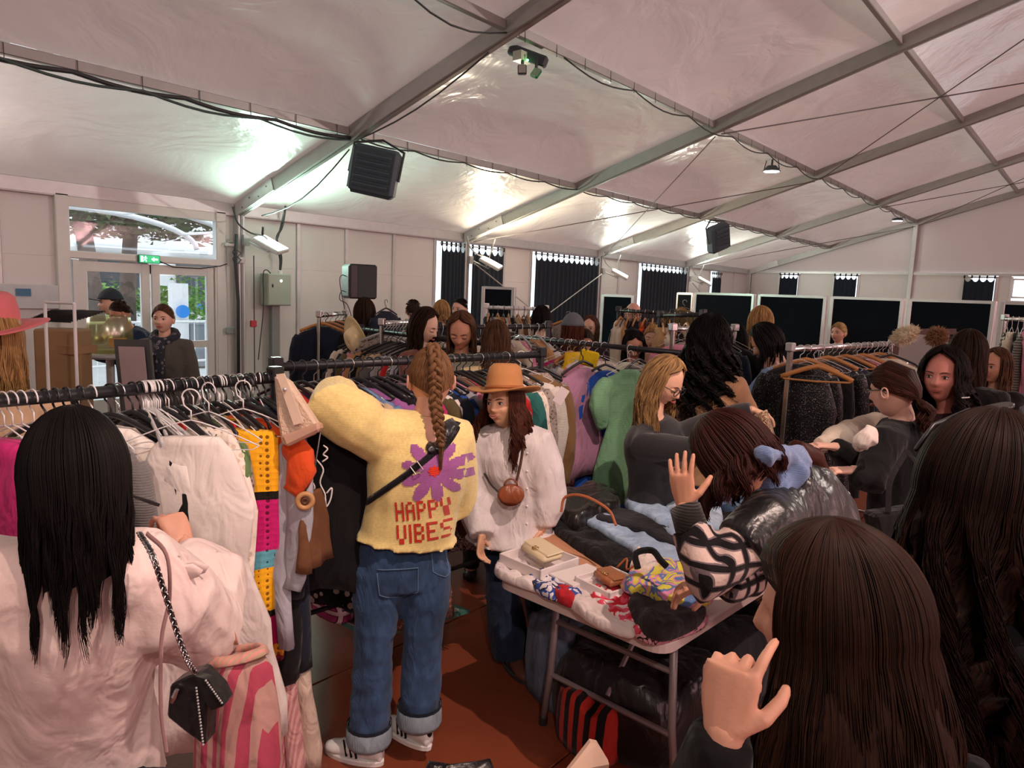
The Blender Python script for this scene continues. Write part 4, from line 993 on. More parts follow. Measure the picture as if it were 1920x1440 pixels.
# ---- grey sweater woman with blonde hair reaching right
F = J(1246, 716, 3.62, 62, h=1.70, hpitch=26, override=dict(neck=D(1224, 786, 3.66), pel=D(1232, 925, 3.82), sh={1: D(1205, 838, 3.56), -1: D(1262, 822, 3.74)}, el={1: D(1298, 842, 3.46), -1: D(1345, 790, 3.78)}, wr={1: D(1378, 800, 3.40), -1: D(1410, 768, 3.70)}, hd={1: rr-uu*.1, -1: rr-uu*.35}, palm={1: -UP, -1: -UP},
    hip={1: D(1210, 950, 3.8), -1: D(1250, 950, 3.85)}, kn={1: D(1215, 1060, 3.8), -1: D(1250, 1060, 3.9)}, an={1: D(1215, 1170, 3.8), -1: D(1250, 1160, 3.9)}))
F.thumb = {1: -fw, -1: -fw}; gw = F
person('blonde woman in glasses and a charcoal knitted sweater reaching across to the right', F, fab('2b2a2d', 'knit', scale=2), None, pants=fab('1c2b45', 'denim', '2f4466'), detail=2, topname='sweater', loose=.022, folds=.007, skin='d79d80', closed=True,
       hairf=hair_long('4a3524', 'c39c68', L=.34, n=900, w=.0028, wave=.006, face=60, seg=18, vol=1.04, clump=.05, spread=.01))
def eyeglass(F, label, c=BLKPL):
    t = thing('eyeglasses', label, 'glasses', (0, 0, 0)); mb = MB(); X = F.R; k = F.k
    for sg in (-1, 1):
        mb.tube([F.Hc+X@V(((sg*.033+.024*cos(q))*k, (.098-.02*abs(sg*.033+.024*cos(q)))*k, .019*sin(q)*k)) for q in [2*pi*j/14 for j in range(14)]], .0022, 6, closed=True)
        mb.tube([F.Hc+X@V((sg*.058*k, .095*k, .006*k)), F.Hc+X@V((sg*.088*k, .0, .006*k)), F.Hc+X@V((sg*.09*k, -.02*k, -.01))], .0022, 6)
    mb.tube([F.Hc+X@V((-.01, .1*k, .004)), F.Hc+X@V((.01, .1*k, .004))], .002, 6); mb.build('frame', c, t, True); return t
eyeglass(F, 'dark-rimmed eyeglasses of the blonde woman in the charcoal sweater')
mb = MB(); c_ = F.Hc+F.R@V((.088, -.012, -.05)); [mb.ell(c_-UP*.018*i, (.010+.002*(i % 2), .010, .012), 8, 6) for i in range(4)]; o = mb.build('drop_earring', mat('silver_earring', (.7, .68, .66), .2, .8)); tag(o, 'large silver drop earring of the blonde woman in the charcoal sweater', 'earring')
# ---- woman in the black jacket with low ponytail and glasses
F = J(1674, 732, 3.05, -118, h=1.66, hpitch=10, override=dict(neck=D(1690, 790, 3.06), sh={-1: D(1655, 832, 2.95), 1: D(1712, 825, 3.2)}, pel=D(1690, 1000, 3.15), el={-1: D(1632, 905, 2.88), 1: D(1615, 872, 3.2)}, wr={-1: D(1600, 882, 2.9), 1: D(1566, 838, 3.12)}, hd={-1: -rr, 1: -rr+uu*.1}, palm={-1: -UP, 1: -UP}))
F.thumb = {-1: uu, 1: uu}
person('woman with a low brown ponytail and black-rimmed glasses in a black jacket', F, BLK, None, pants=BLK, detail=2, topname='jacket', loose=.025, folds=.007, skin='d09a86', closed=False, collar=.01,
       hairf=hair_back('24130e', '4a2a20', gather=(0, -.115, -.045), tail=.13, n=900, w=.0022, tw=.04, wave=.02, vol=1.03))
eyeglass(F, 'black-rimmed eyeglasses of the woman with the low ponytail'); mw = F
F = J(1704, 748, 3.75, -100, h=1.62, override=dict(neck=D(1694, 798, 3.75), sh={-1: D(1640, 800, 3.75), 1: D(1738, 815, 3.7)}, el={-1: D(1592, 812, 3.55), 1: D(1758, 860, 3.7)}, wr={-1: D(1535, 836, 3.28), 1: D(1740, 900, 3.2)}, hd={-1: -rr-uu*.1, 1: -rr}, palm={-1: -UP, 1: -UP}))
F.thumb = {-1: uu, 1: uu}
person('person in a cream shirt hidden behind the low ponytail, arm stretched left', F, fab('d9cbb8'), None, pants=BLK, detail=1, topname='shirt', loose=.026, folds=.01, skin='c0705a', hairf=hair_long('2a1a12', '5a3a26', L=.12, n=150, w=.005))
# ---- curly woman looking at us
F = J(1768, 706, 3.30, -12, h=1.70, hyaw=4, override=dict(neck=D(1778, 775, 3.34), sh={1: D(1722, 812, 3.4), -1: D(1850, 808, 3.32)}, pel=D(1790, 980, 3.4)))
person('woman with long dark curly hair in a plum-brown top, looking towards the camera', F, fab('41292c', 'plain'), None, pants=BLK, detail=2, topname='top', loose=.02, folds=.006, skin='c8796a', lips='8e4840',
       hairf=hair_long('0b0808', '241a18', L=.30, n=1100, w=.0026, wave=.018, wf=26, face=46, seg=22, vol=1.10, curl=.006, spread=.05))
mb = MB(); q = D(1810, 746+0, 3.17); mb.tube([D(1803, 746, 3.16), D(1818, 745, 3.16)], .003, 5); o = mb.build('chest_mark', mat('white_print', (.7, .7, .7), .6), F.root)
o.data.transform(Matrix.Translation((-F.pel.x, -F.pel.y, 0)))
# ---- everyone further away
H = dict(
 black=('0a0809', '1c1715'), dbrown=('1d120d', '3a271c'), brown=('35231a', '6b4c37'), blond=('7a5a36', 'c9a26a'), grey=('6b6460', '9a918b'), red=('3a1d14', '6a3a26'))
crowd = [
 # px, py, head height px, angle, hair kind, colour, L, top, arms, label, extra
 (-14, 640, 128, 165, 'long', 'blond', .24, fab('c9a888'), 'down', 'person in a beige coat and wide pink hat at the left edge, seen from behind', {}),
 (206, 568, 44, -75, 'short', 'dbrown', 0, fab('8f9391'), 'fwd', 'man in a two-tone cap and grey sweatshirt leaning outside the door table', dict(lean=.15)),
 (226, 588, 46, -80, 'short', 'dbrown', 0, fab('1b2c44'), 'fwd', 'man in a navy jacket bending over by the glass door', dict(lean=.42, hpitch=25)),
 (306, 598, 54, -20, 'back', 'brown', 0, fab('5a5650'), 'down', 'woman in a grey wool coat and dark scarf standing by the glass door', {}),
 (684, 588, 50, 175, 'long', 'dbrown', .26, BLK, 'down', 'long-haired person behind the loudspeaker stand', {}),
 (775, 583, 38, 170, 'short', 'dbrown', 0, fab('3f4a35'), 'down', 'person in an olive green jacket standing with back turned by the white wall', {}),
 (797, 612, 62, 60, 'long', 'dbrown', .24, fab('8c5a4c'), 'fwd', 'woman with dark brown hair looking down, left of the fair-haired woman', dict(hpitch=20, closed=True)),
 (828, 586, 40, 175, 'long', 'blond', .12, fab('1a1b1f'), 'down', 'person with a blond bob and dark striped jacket, back turned', {}),
 (861, 580, 38, -30, 'short', 'black', 0, fab('20242a'), 'down', 'short-haired dark man in front of the first curtain', {}),
 (865, 622, 68, -10, 'long', 'brown', .24, fab('8f8a7c'), 'fwd', 'fair-haired young woman looking down over the second rail', dict(hpitch=24, closed=True)),
 (930, 640, 70, 178, 'long', 'brown', .26, fab('cdb98c'), 'down', 'woman with straight brown hair seen from behind in a cream top', {}),
 (1015, 600, 46, 178, 'long', 'black', .10, BLK, 'down', 'black-haired person in black beneath the white clothes rail', {}),
 (1074, 618, 52, 170, 'long', 'red', .26, fab('4b4038'), 'down', 'long-haired person in a grey baseball cap', {}),
 (1106, 616, 44, -15, 'long', 'brown', .2, fab('3b2c3a'), 'down', 'woman with brown hair just right of the grey cap', {}),
 (1095, 640, 50, 20, 'back', 'dbrown', .0, fab('aaa287', 'floral', '4a4a3a', '7c7a68'), 'fwd', 'woman with pulled back hair in a pale patterned blouse looking down', dict(hpitch=22, closed=True)),
 (1187, 590, 42, 30, 'bald', 'dbrown', 0, fab('20252a'), 'down', 'balding bearded man in dark clothes beside the far rail', dict(male=True)),
 (1174, 620, 42, 170, 'short', 'grey', 0, fab('3a3a3d', 'floral', '9a9a9a', '222222'), 'down', 'person in a grey knitted beanie seen from behind', {}),
 (1188, 648, 56, 8, 'long', 'black', .24, fab('14161c'), 'fwd', 'black-haired woman looking down behind the blue garment', dict(hpitch=30, closed=True)),
 (1224, 632, 48, -8, 'back', 'blond', 0, fab('b08d6f'), 'down', 'woman with tied fair hair, face between the beanie and the curly hair', dict(hpitch=12, closed=True)),
 (1276, 598, 38, 175, 'short', 'blond', 0, fab('b99f80'), 'down', 'blond-haired person standing at the far rail of coats', {}),
 (1283, 648, 52, -30, 'long', 'dbrown', .12, fab('caa58a'), 'up', 'woman with hand at her face partly behind the curly-haired woman', dict(hpitch=14, closed=True)),
 (1330, 642, 80, 165, 'curly', 'black', .32, fab('b58a68'), 'fwd', 'woman with very long black curly hair in a beige coat, back turned', {}),
 (1378, 640, 58, 170, 'long', 'black', .26, fab('14110f'), 'down', 'dark-haired person in black right of the beige coat', {}),
 (1427, 606, 52, 150, 'long', 'blond', .22, fab('0f0e10'), 'fwd', 'blond woman in a sleeveless black top in front of the partition boards', dict(sleeve=.0)),
 (1436, 642, 64, -100, 'long', 'black', .18, fab('7f9cc6'), 'fwd', 'black-haired woman in a light blue sweater leaning to the left', dict(hpitch=35, lean=.2)),
 (1572, 624, 38, -30, 'back', 'blond', 0, fab('2a2422'), 'down', 'fair-haired child-like person in front of the third partition board', {}),
 (1815, 665, 80, 160, 'long', 'dbrown', .3, fab('161314'), 'down', 'grey-haired long-haired person behind the curly-haired woman', {}),
 (1866, 688, 66, -35, 'long', 'brown', .24, fab('1b1516'), 'up', 'woman with mousy hair holding something pink at the right', {}),
]
def cap(F, label, c1, c2, back=False, beanie=False):
    t = thing('beanie' if beanie else 'baseball_cap', label, 'hat', F.Hc, 0); k = F.k; g = []; X = F.R
    for i in range(9):
        th = lerp(.03, 1.32 if not beanie else 1.45, i/8); g.append([X@V((.103*sin(th)*sin(a)*k, (.122*sin(th)*cos(a)-.010)*k, (.146*cos(th))*k)) for a in [2*pi*j/26 for j in range(26)]])
    mb = MB(); mb.loft(g[::-1], cap=False); o = mb.build('crown', c1, t, True); o.modifiers.new('s', 'SOLIDIFY').thickness = .004
    if not beanie:
        mb = MB(); pts = [X@V((.085*sin(a)*k, (.10+.075*cos(a)**.5 if abs(a) < 1.5 else .10)*k, (.036-.012*sin(a)**2)*k)) for a in [-1.5+3*j/14 for j in range(15)]]; mb.slab(pts, X@V((0, 0, 1)), .005); mb.build('visor', c2, t)
    return t
for i, (px, py, hp, ang, hk, hc, L, top, arms, label, ex) in enumerate(crowd):
    d = .238*FP/hp; ex = dict(ex); sl = ex.pop('sleeve', 1.0); cl = ex.pop('closed', False); ml = ex.pop('male', False)
    F = J(px, py, d, ang, arms=(arms, arms), **ex); c1, c2 = H[hc]; near = d < 4.6; n = 420 if near else 160; w = .0036 if near else .006
    if i == 0: n, w = 1400, .0018
    hf = {'long': lambda: hair_long(c1, c2, L=L, n=n, w=w, wave=.006, wf=18, seg=14, clump=.03), 'curly': lambda: hair_long(c1, c2, L=.40, n=900, w=.003, wave=.03, wf=30, seg=26, vol=1.22, curl=.008, spread=.06),
          'short': lambda: hair_short(c1, c2, n=200, w=.005), 'bald': lambda: hair_short(c1, c2, n=200, w=.004, ln=.012, bald=True), 'back': lambda: hair_back(c1, c2, n=260, w=.004, tail=0, bun=.035 if 'tied' in label or 'pulled' in label else 0)}[hk]()
    if hk == 'short': F.k_short = 1
    sk = ['c98d76', 'd8a48a', 'b97c62', 'cf9880', 'c58468'][i % 5]
    person(label, F, top, None, skin=sk, pants=(DEN2 if i % 2 else BLK), detail=1, loose=.022, folds=.009, topname='jacket' if 'jacket' in label else 'coat' if 'coat' in label else 'top', closed=cl, male=ml, sleeve=sl, hairf=hf, ears=hk in ('short', 'bald', 'back'), baggy=.1 if 'coat' in label else 0)
    if i == 0: hat(F.Hc+F.R@V((0, 0, .055)), F.R @ Matrix.Rotation(radians(6), 3, 'X'), .10, .19, .11, mat('pink_felt', hx('cf6f72'), .85, var=.06, vs=20), 'wide-brimmed pink felt hat at the left edge', None, pinch=False)
    if i == 1: cap(F, 'two-tone dark and cream cap of the man outside the door', mat('cap_navy', hx('1d2a33'), .8), mat('cap_visor', hx('1a2228'), .8))
    if i == 12: cap(F, 'grey baseball cap in front of the widest curtain', mat('cap_grey', hx('5f6268'), .9), mat('cap_grey_visor', hx('4c4f55'), .9))
    if i == 16: cap(F, 'grey knitted beanie in front of the black-haired woman', fab('7b7876', 'knit', scale=2), None, beanie=True)
    if i == 3:
        mb = MB(); mb.tube([F.neck+UP*.02+F.s*(.085*cos(q))+F.f*(.08*sin(q))-UP*.04*sin(q) for q in [2*pi*j/16 for j in range(16)]], .038, 8, closed=True)
        mb.tube([F.neck+F.f*.10, F.neck+F.f*.15-UP*.15, F.neck+F.f*.15-UP*.5], [.04, .05, .045], 8); o = mb.build('scarf', fab('2b2f38', 'floral', '74707a', '111111')); tag(o, 'dark patterned scarf around the neck of the woman in the grey coat', 'scarf')
    if i == 15: eyeglass(F, 'thin eyeglasses of the balding man')
print('PEOPLE', [d for d in _dbg if not 1.5 < d[3] < 1.82], len(_dbg))
# ================================================================ clothes rails, hangers and garments
def gprofile(kind):
    return {
     'shirt': ([(-.150, .055, .030), (-.170, .10, .036), (-.205, .195, .030), (-.25, .215, .042), (-.40, .205, .046), (-.58, .210, .05), (-.76, .225, .055)], -.72, .052),
     'knit': ([(-.150, .065, .034), (-.172, .11, .045), (-.205, .20, .040), (-.26, .235, .055), (-.42, .235, .06), (-.60, .235, .065), (-.70, .215, .06)], -.68, .062),
     'tee': ([(-.150, .065, .028), (-.170, .11, .030), (-.205, .20, .028), (-.25, .22, .036), (-.42, .20, .04), (-.66, .205, .042)], -.40, .048),
     'top': ([(-.16, .085, .022), (-.20, .11, .028), (-.30, .15, .036), (-.38, .185, .042), (-.52, .19, .045), (-.68, .21, .05)], None, 0),
     'dress': ([(-.16, .085, .024), (-.20, .12, .03), (-.30, .155, .04), (-.38, .18, .045), (-.52, .16, .05), (-.60, .165, .055), (-.80, .21, .07), (-1.0, .25, .085), (-1.22, .29, .10)], None, 0),
     'ldress': ([(-.150, .06, .03), (-.170, .10, .036), (-.205, .19, .032), (-.25, .205, .042), (-.40, .185, .048), (-.55, .165, .05), (-.62, .18, .06), (-.85, .235, .08), (-1.12, .285, .10)], -.55, .058),
     'jacket': ([(-.140, .065, .045), (-.165, .11, .06), (-.20, .20, .052), (-.26, .225, .066), (-.42, .215, .075), (-.60, .22, .08), (-.74, .225, .078)], -.76, .066),
     'coat': ([(-.140, .065, .045), (-.165, .11, .06), (-.20, .20, .052), (-.26, .225, .07), (-.45, .21, .08), (-.70, .225, .088), (-.95, .24, .09), (-1.10, .25, .09)], -.78, .068),
     'skirt': ([(-.10, .15, .02), (-.13, .155, .026), (-.28, .19, .05), (-.5, .225, .07), (-.78, .26, .085)], None, 0),
     'pants': ([(-.18, .10, .03), (-.20, .115, .034), (-.4, .12, .04), (-.6, .125, .042), (-.82, .13, .045)], None, 0)}[kind]
def gmesh(kind, seed, n=22, puff=0, tiers=0, length=1.0):
    rnd = random.Random(seed); prof, slv, sr = gprofile(kind); mb = MB(); ph = rnd.uniform(0, 6); kf = rnd.choice((3, 4, 5)); rings = []; bend = rnd.uniform(-.03, .03)
    P = []
    for i in range(len(prof)-1):
        for t in (0, .5): P.append(tuple(lerp(prof[i][c], prof[i+1][c], t) for c in range(3)))
    P.append(prof[-1])
    if length != 1: P = [(z if z > -.3 else -.3+(z+.3)*length, w, d) for z, w, d in P]
    zm = P[-1][0]
    for z, w, d in P:
        A = max(0, (z+.2)/(zm+.2)) if z < -.2 else 0; ring = []
        if tiers: w = w*(1+.10*((A*tiers) % 1)); d = d*(1+.5*((A*tiers) % 1))
        for j in range(n):
            q = 2*pi*j/n; y = w*cos(q); x = d*sin(q)*(1+.25*A*sin(kf*q*2+ph)); x += A*(.026*sin(kf*cos(q)*2.2+ph+z*3)+.012*sin(11*cos(q)+ph)); y *= 1+A*.05*sin(ph+z*9)
            ring.append(V((x+bend*A, y, z+.010*A*sin(3*q+ph)+(-.018*sin(q) if i < 2 and z > -.16 else 0))))
        rings.append(ring)
    mb.loft(rings, cap=True)
    if slv:
        if length < 1: slv = -.3+(slv+.3)*max(length, .8)
        for sg in (-1, 1):
            L = abs(slv+.22); pts, rd = [], []
            for t in (0, .08, .25, .5, .75, .92, 1.0):
                r_ = sr*(1+.10*sin(t*3.1)-.28*t)*(1+puff*sin(min(1, t*1.02)*pi)); sw = rnd.uniform(-.008, .008)
                pts.append(V((bend*t*.6+sw+.02*t, sg*(.188+.055*min(1, t*2.5)-.045*max(0, t-.4)+puff*.05*sin(t*pi)), -.225-L*t))); rd.append((r_*.62+.3*puff*r_, r_*(1 if t else .8)))
            mb.tube(pts, rd, 12, flat=(1, 0, 0))
    return mb
GM = {}
def gdata(kind, v, **kw):
    key = (kind, v, str(kw))
    if key not in GM:
        me = gmesh(kind, v*31+7, **kw).mesh('garment_'+kind, True); b = bmesh.new(); b.from_mesh(me); bmesh.ops.recalc_face_normals(b, faces=b.faces)
        for vv in b.verts:
            c = vv.co; vv.co = c+vv.normal*.010*(.35-abs(nz((c.x*6, c.y*8+v*3, c.z*3.2))))
        b.to_mesh(me); b.free(); me.materials.append(None); GM[key] = me
    return GM[key]
def put(me, name, mt, M_, parent=None):
    o = bpy.data.objects.new(name, me); COL.objects.link(o)
    o.material_slots[0].link = 'OBJECT'; o.material_slots[0].material = mt
    if parent: o.parent = parent
    if M_ is not None: o.matrix_world = M_
    return o
def hanger_data(kind):
    r = {'black plastic': .0055, 'white wire': .0022, 'wooden': .009, 'clear plastic': .006, 'steel wire': .002}[kind]
    hk = MB(); pts = [(0, .024*cos(a), .0+.024*sin(a)) for a in [-.5+3.9*j/12 for j in range(13)]]
    pts = [V((0, p[1]*1.0, p[2])) for p in pts]; pts += [V((0, -.006, -.035)), V((0, 0, -.06)), V((0, 0, -.105))]
    # the hook passes over the rail and comes down to the neck
    hk.tube([V((0, .026*cos(a), .026*sin(a)-.002)) for a in [.1+pi*1.05*j/10-.35 for j in range(11)]]+[V((0, -.020, -.026)), V((0, 0, -.042)), V((0, 0, -.070))], .0024 if 'plastic' not in kind else .0034, 6)
    br = MB(); fl = (1, 0, 0)
    a = [V((0, y, -.070-.075*(abs(y)/.2)**1.25)) for y in [-.2+.4*j/14 for j in range(15)]]
    br.tube(a, [(r, r*(1.0 if 'wire' in kind else 1.7))]*15, 6, flat=fl)
    br.tube([a[0], a[0]+V((0, .02, -.012)), V((0, 0, -.163)), a[-1]+V((0, -.02, -.012)), a[-1]], r*.7, 6)
    m1 = hk.mesh('hook', True); m2 = br.mesh('hanger', True); m1.materials.append(None); m2.materials.append(None); return m1, m2
HD = {k: hanger_data(k) for k in ('black plastic', 'white wire', 'wooden', 'clear plastic', 'steel wire')}
HM = {'black plastic': BLKPL, 'white wire': mat('white_coated_wire', (.7, .7, .7), .4), 'wooden': mat('varnished_wood', hx('b97f45'), .4, var=.25, vs=14, stretch=(1, .1, 1)), 'clear plastic': mat('clear_plastic', (.45, .45, .44), .15), 'steel wire': CHROME}
RZ = Matrix.Rotation
seen = {}
def hang(P, ang, kind, v, mt, desc, rail, hk='black plastic', s=1.0, drop=0, prev=None, nxt=None, where=None, hanger=True, tilt=0, group=None, **kw):
    """one hanger over the rail and one garment on it"""
    M_ = Matrix.Translation(P) @ RZ(ang, 4, 'Z') @ Matrix.Scale(s, 4)
    lab = desc+' on the '+rail+(', '+where if where else (', between %s and %s' % (prev, nxt) if prev and nxt else (', next to %s' % (prev or nxt) if (prev or nxt) else '')))
    if len(lab.split()) > 16: lab = desc+' on the '+rail+(', next to %s' % prev if prev else '')
    if len(lab.split()) > 16: lab = desc+' on the '+rail
    if hanger:
        h = put(HD[hk][1], 'clothes_hanger', HM[hk], M_)
        hl = '%s hanger of the %s on the %s' % (hk, desc, rail)
        if hl in seen and prev: hl = '%s hanger of the %s beside %s' % (hk, desc, prev)
        if len(hl.split()) > 16: hl = '%s hanger of the %s' % (hk, desc)
        seen[hl] = 1; tag(h, hl, 'hanger', 'hangers on the '+rail)
        c = put(HD[hk][0], 'hook', CHROME if hk in ('wooden', 'steel wire') else HM[hk], None, h) if True else None
    if kind is None: return None
    nm = {'shirt': 'shirt', 'knit': 'knitted_jumper', 'tee': 'short_sleeved_top', 'top': 'sleeveless_top', 'dress': 'dress', 'ldress': 'dress', 'jacket': 'jacket', 'coat': 'coat', 'skirt': 'skirt', 'pants': 'trousers'}[kind]
    g = put(gdata(kind, v, **kw), nm, mt, M_ @ Matrix.Translation((0, 0, drop+.036)) @ RZ(tilt, 4, 'X'))
    tag(g, lab, nm.split('_')[-1], group or 'clothes on the '+rail); return g
def black_rail(A, B, name, label, h0=0, r=.019, mt=BLACKM, foot=.28, feetz=True, posts=True, low=None, square=False, capm=None):
    A, B = V(A), V(B); t = thing(name, label, 'clothes rail', ((A.x+B.x)/2, (A.y+B.y)/2, 0), 0); T0 = -t.location; d = (B-A).normalized(); s = V((-d.y, d.x, 0))
    def P(p): return V(p)+T0
    MB().tube([P(A-d*.02), P(B+d*.02)], r, 12).build('rail', mt, t, True)
    if posts:
        for e in (A, B):
            g = V((e.x, e.y, .05)); mb = MB(); mb.beam(P(g), P(e+UP*.02), .032, .032, up=d, bev=.004) if square else mb.tube([P(g), P(e+UP*.025)], .018, 10)
            mb.build('post', mt, t); MB().box(P(e+UP*.015), (.05, .05, .055), Matrix((d, s, UP)).transposed(), .006).build('corner_joint', capm or mt, t)
            if feetz:
                MB().tube([P(g+s*foot), P(g+s*foot*.6+UP*.10), P(g-s*foot*.6+UP*.10), P(g-s*foot)], .014, 8).build('foot', mt, t, True)
                for q in (1, -1): MB().lathe([(.02, -.045), (.022, -.01), (.015, .01)], P(g+s*foot*q), 10).build('castor', BLKPL, t, True)
        if low: MB().tube([P((A.x, A.y, low)), P((B.x, B.y, low))], .012, 8).build('lower_bar', mt, t, True)
    return t
C = dict(white=fab('e9e2db'), cream=fab('d9cdb9'), black=fab('101012'), navy=fab('18202f'), grey=fab('6f6d6b', 'knit'), lgrey=fab('a9aab4'), red=fab('c22a2c'), pink=fab('dc8ea8'), pinkk=fab('d99ab4', 'knit'), magenta=fab('c12a72'), brown=fab('6b4a35'), camel=fab('b98a5c'), beige=fab('c9b193', 'knit'), olive=fab('5c5436'), khaki=fab('7d6a45'), green=fab('3f8f5c', 'floral', 'd6d2a8', 'a33'  if False else 'c22a2c'), denim=fab('4a6a94', 'denim', '7c9bc0'), purple=fab('9a5f9c'), orange=fab('d8501f'), mustard=fab('d9a62c'), blue=fab('2a4f9c'), burg=fab('5b1d26'), stripe=fab('8d8980', 'hstripe', '4e4b47', scale=1.2), floral=fab('c8352f', 'floral', '3f8f5c', 'd98fb0'), camo=fab('5e7a4e', 'floral', 'c3cfa4', '2f4030'), leop=fab('c8a888', 'leopard', '2b1d16', '6f4e38'), black_s=fab('0b0b0d', 'sequin', 'c8c8cc'), dots=fab('1a1a1e', 'floral', 'd8d4cc', 'd8d4cc'), lace=fab('e6dccf', 'floral', 'c9b9a6', 'cbbba8', scale=1.6), teal=fab('2f6b66'), tweed=fab('9a8f86', 'floral', '5c5148', 'd9d2c8', scale=2.4))
CN = dict(white='white', cream='cream', black='black', navy='navy', grey='grey knitted', lgrey='pale grey', red='red', pink='pink', pinkk='pink knitted', magenta='magenta', brown='brown', camel='camel', beige='beige knitted', olive='olive', khaki='khaki', green='green patterned', denim='blue denim', purple='purple', orange='orange', mustard='mustard', blue='blue', burg='burgundy', stripe='grey striped', floral='red floral', camo='green leafy', leop='leopard print', black_s='black sequinned', dots='black spotted', lace='ivory lace', teal='teal', tweed='grey tweed')
KN = dict(shirt='shirt', knit='jumper', tee='short-sleeved top', top='sleeveless top', dress='dress', ldress='long-sleeved dress', jacket='jacket', coat='coat', skirt='skirt', pants='trousers')
def fill(A, B, items, rail, hks=('black plastic',), yaw=(.1, .5), s=1.0, base=None, us=None):
    A, B = V(A), V(B); d = B-A; th = atan2(d.y, d.x); n = len(items); ds = ['%s %s' % (CN[c], KN[k]) for k, c in items]
    for i, (k, c) in enumerate(items):
        u = us[i] if us else (i+.5)/n+random.uniform(-.2, .2)/n; y = random.uniform(*yaw)*(1 if base is None else 1)
        if base is not None: y = base+random.uniform(-.12, .12)
        hang(A+d*u, th+y, k, i % 3, C[c], ds[i], rail, hks[i % len(hks)], s*random.uniform(.95, 1.03), prev=('the '+ds[i-1]) if i else None, nxt=('the '+ds[i+1]) if i < n-1 else None, length=random.choice((.8, .9, 1.0)))
# ---- front left rail
R1A, R1B = V((-1.25, 2.21, 1.55)), V((1.47, 2.36, 1.55))
def r1(px): # point on the first rail seen at column px
    lo, hi = 0., 1.
    for _ in range(40):
        m_ = (lo+hi)/2; p = R1A.lerp(R1B, m_); q = p-CO; x = 960+FP*q.dot(rr)/q.dot(fw)
        if x < px: lo = m_
        else: hi = m_
    return R1A.lerp(R1B, lo)
def face_cam(P, off=0):        # yaw that turns a garment's front to the photographer
    return atan2(-P.y, -P.x)+off
t = black_rail(R1A, R1B, 'clothes_rail', 'long black steel clothes rail at the front left, behind the blouse woman', foot=.22)
L1 = 'front left rail'
spec = [ # px, yaw offset from facing us (0 = front on, 90 = edge on), kind, mesh variant, material, desc, hanger, extras
 (6, 62, 'ldress', 0, C['magenta'], 'magenta dress', 'white wire', {}), (22, 55, 'shirt', 1, C['camo'], 'green leafy shirt', 'white wire', {}), (40, 60, 'top', 2, C['pink'], 'pale pink ruffled top', 'white wire', {}),
 (62, 65, 'shirt', 2, C['white'], 'white shirt at the far left', 'white wire', {}), (84, 62, 'shirt', 0, C['cream'], 'cream shirt', 'black plastic', {}), (104, 70, 'tee', 1, C['grey'], 'grey top', 'black plastic', {}), (124, 66, 'shirt', 2, C['lace'], 'ivory lace blouse', 'black plastic', {}), (150, 66, 'shirt', 1, C['black'], 'black shirt', 'black plastic', {}), (172, 60, 'knit', 0, C['grey'], 'dark grey jumper', 'white wire', {}),
 (207, 40, 'tee', 0, C['white'], 'white puff-sleeved blouse', 'black plastic', dict(puff=.4)), (222, 48, 'shirt', 2, C['lace'], 'sheer ivory blouse', 'steel wire', {}),
 (248, 52, 'top', 1, C['stripe'], 'grey striped vest top', 'black plastic', {}), (262, 60, 'jacket', 1, C['black'], 'black blazer', 'black plastic', {}), (278, 56, 'knit', 2, C['stripe'], 'grey striped jumper', 'white wire', {}),
 (292, 66, 'pants', 1, C['cream'], 'cream trousers', 'white wire', {}), (300, 66, 'tee', 0, C['white'], 'white top with thin straps', 'white wire', {}),
 (290, 20, 'dress', 0, fab('e6ddd6', 'plain'), 'tiered white cotton dress', 'white wire', dict(tiers=3, length=.92, out=.24)), (352, 58, 'tee', 1, C['cream'], 'cream blouse', 'black plastic', {}), (334, 44, 'shirt', 2, C['floral'], 'red floral shirt', 'black plastic', dict(length=.8)),
 (388, 64, 'knit', 1, C['tweed'], 'grey tweed jumper', 'black plastic', {}), (352, 40, 'top', 2, C['lace'], 'white sleeveless lace top', 'white wire', dict(length=1.35, out=.14)), (418, 60, 'top', 0, C['mustard'], 'mustard crochet top', 'white wire', dict(length=.5)),
 (376, 58, 'tee', 2, C['camo'], 'green knitted top', 'steel wire', dict(length=.6)), (404, 50, 'dress', 2, C['red'], 'red dress', 'black plastic', {}), (412, 55, 'dress', 1, C['burg'], 'burgundy long dress', 'white wire', {}),
 (410, 22, 'pants', 0, fab('f2b21f', 'crochet'), 'rainbow crochet dress', 'white wire', dict(length=1.35, out=.16)), (440, 42, 'tee', 1, C['orange'], 'orange ruffled top', 'black plastic', dict(length=.6, puff=.2, out=.08)), (470, 60, 'shirt', 0, C['navy'], 'navy shirt', 'black plastic', {}),
 (442, 42, 'shirt', 2, C['lgrey'], 'pale grey-blue long shirt', 'black plastic', dict(length=1.35, out=.08)), (486, 55, 'coat', 0, C['navy'], 'dark navy coat', 'black plastic', {}), (498, 62, 'coat', 1, C['black'], 'black coat at the right end', 'black plastic', {}),
]
for i, (px, off, kind, v, mt, desc, hk, ex) in enumerate(spec):
    P = r1(px); ex = dict(ex); out = ex.pop('out', 0); P = P+V((-P.x, -P.y, 0)).normalized()*out*0+V((0, -out, -.0)); hang(P, face_cam(P, -radians(off)), kind, v, mt, desc, L1, hk, 1.0, prev='the '+spec[i-1][5] if i else None, nxt=None, **ex)
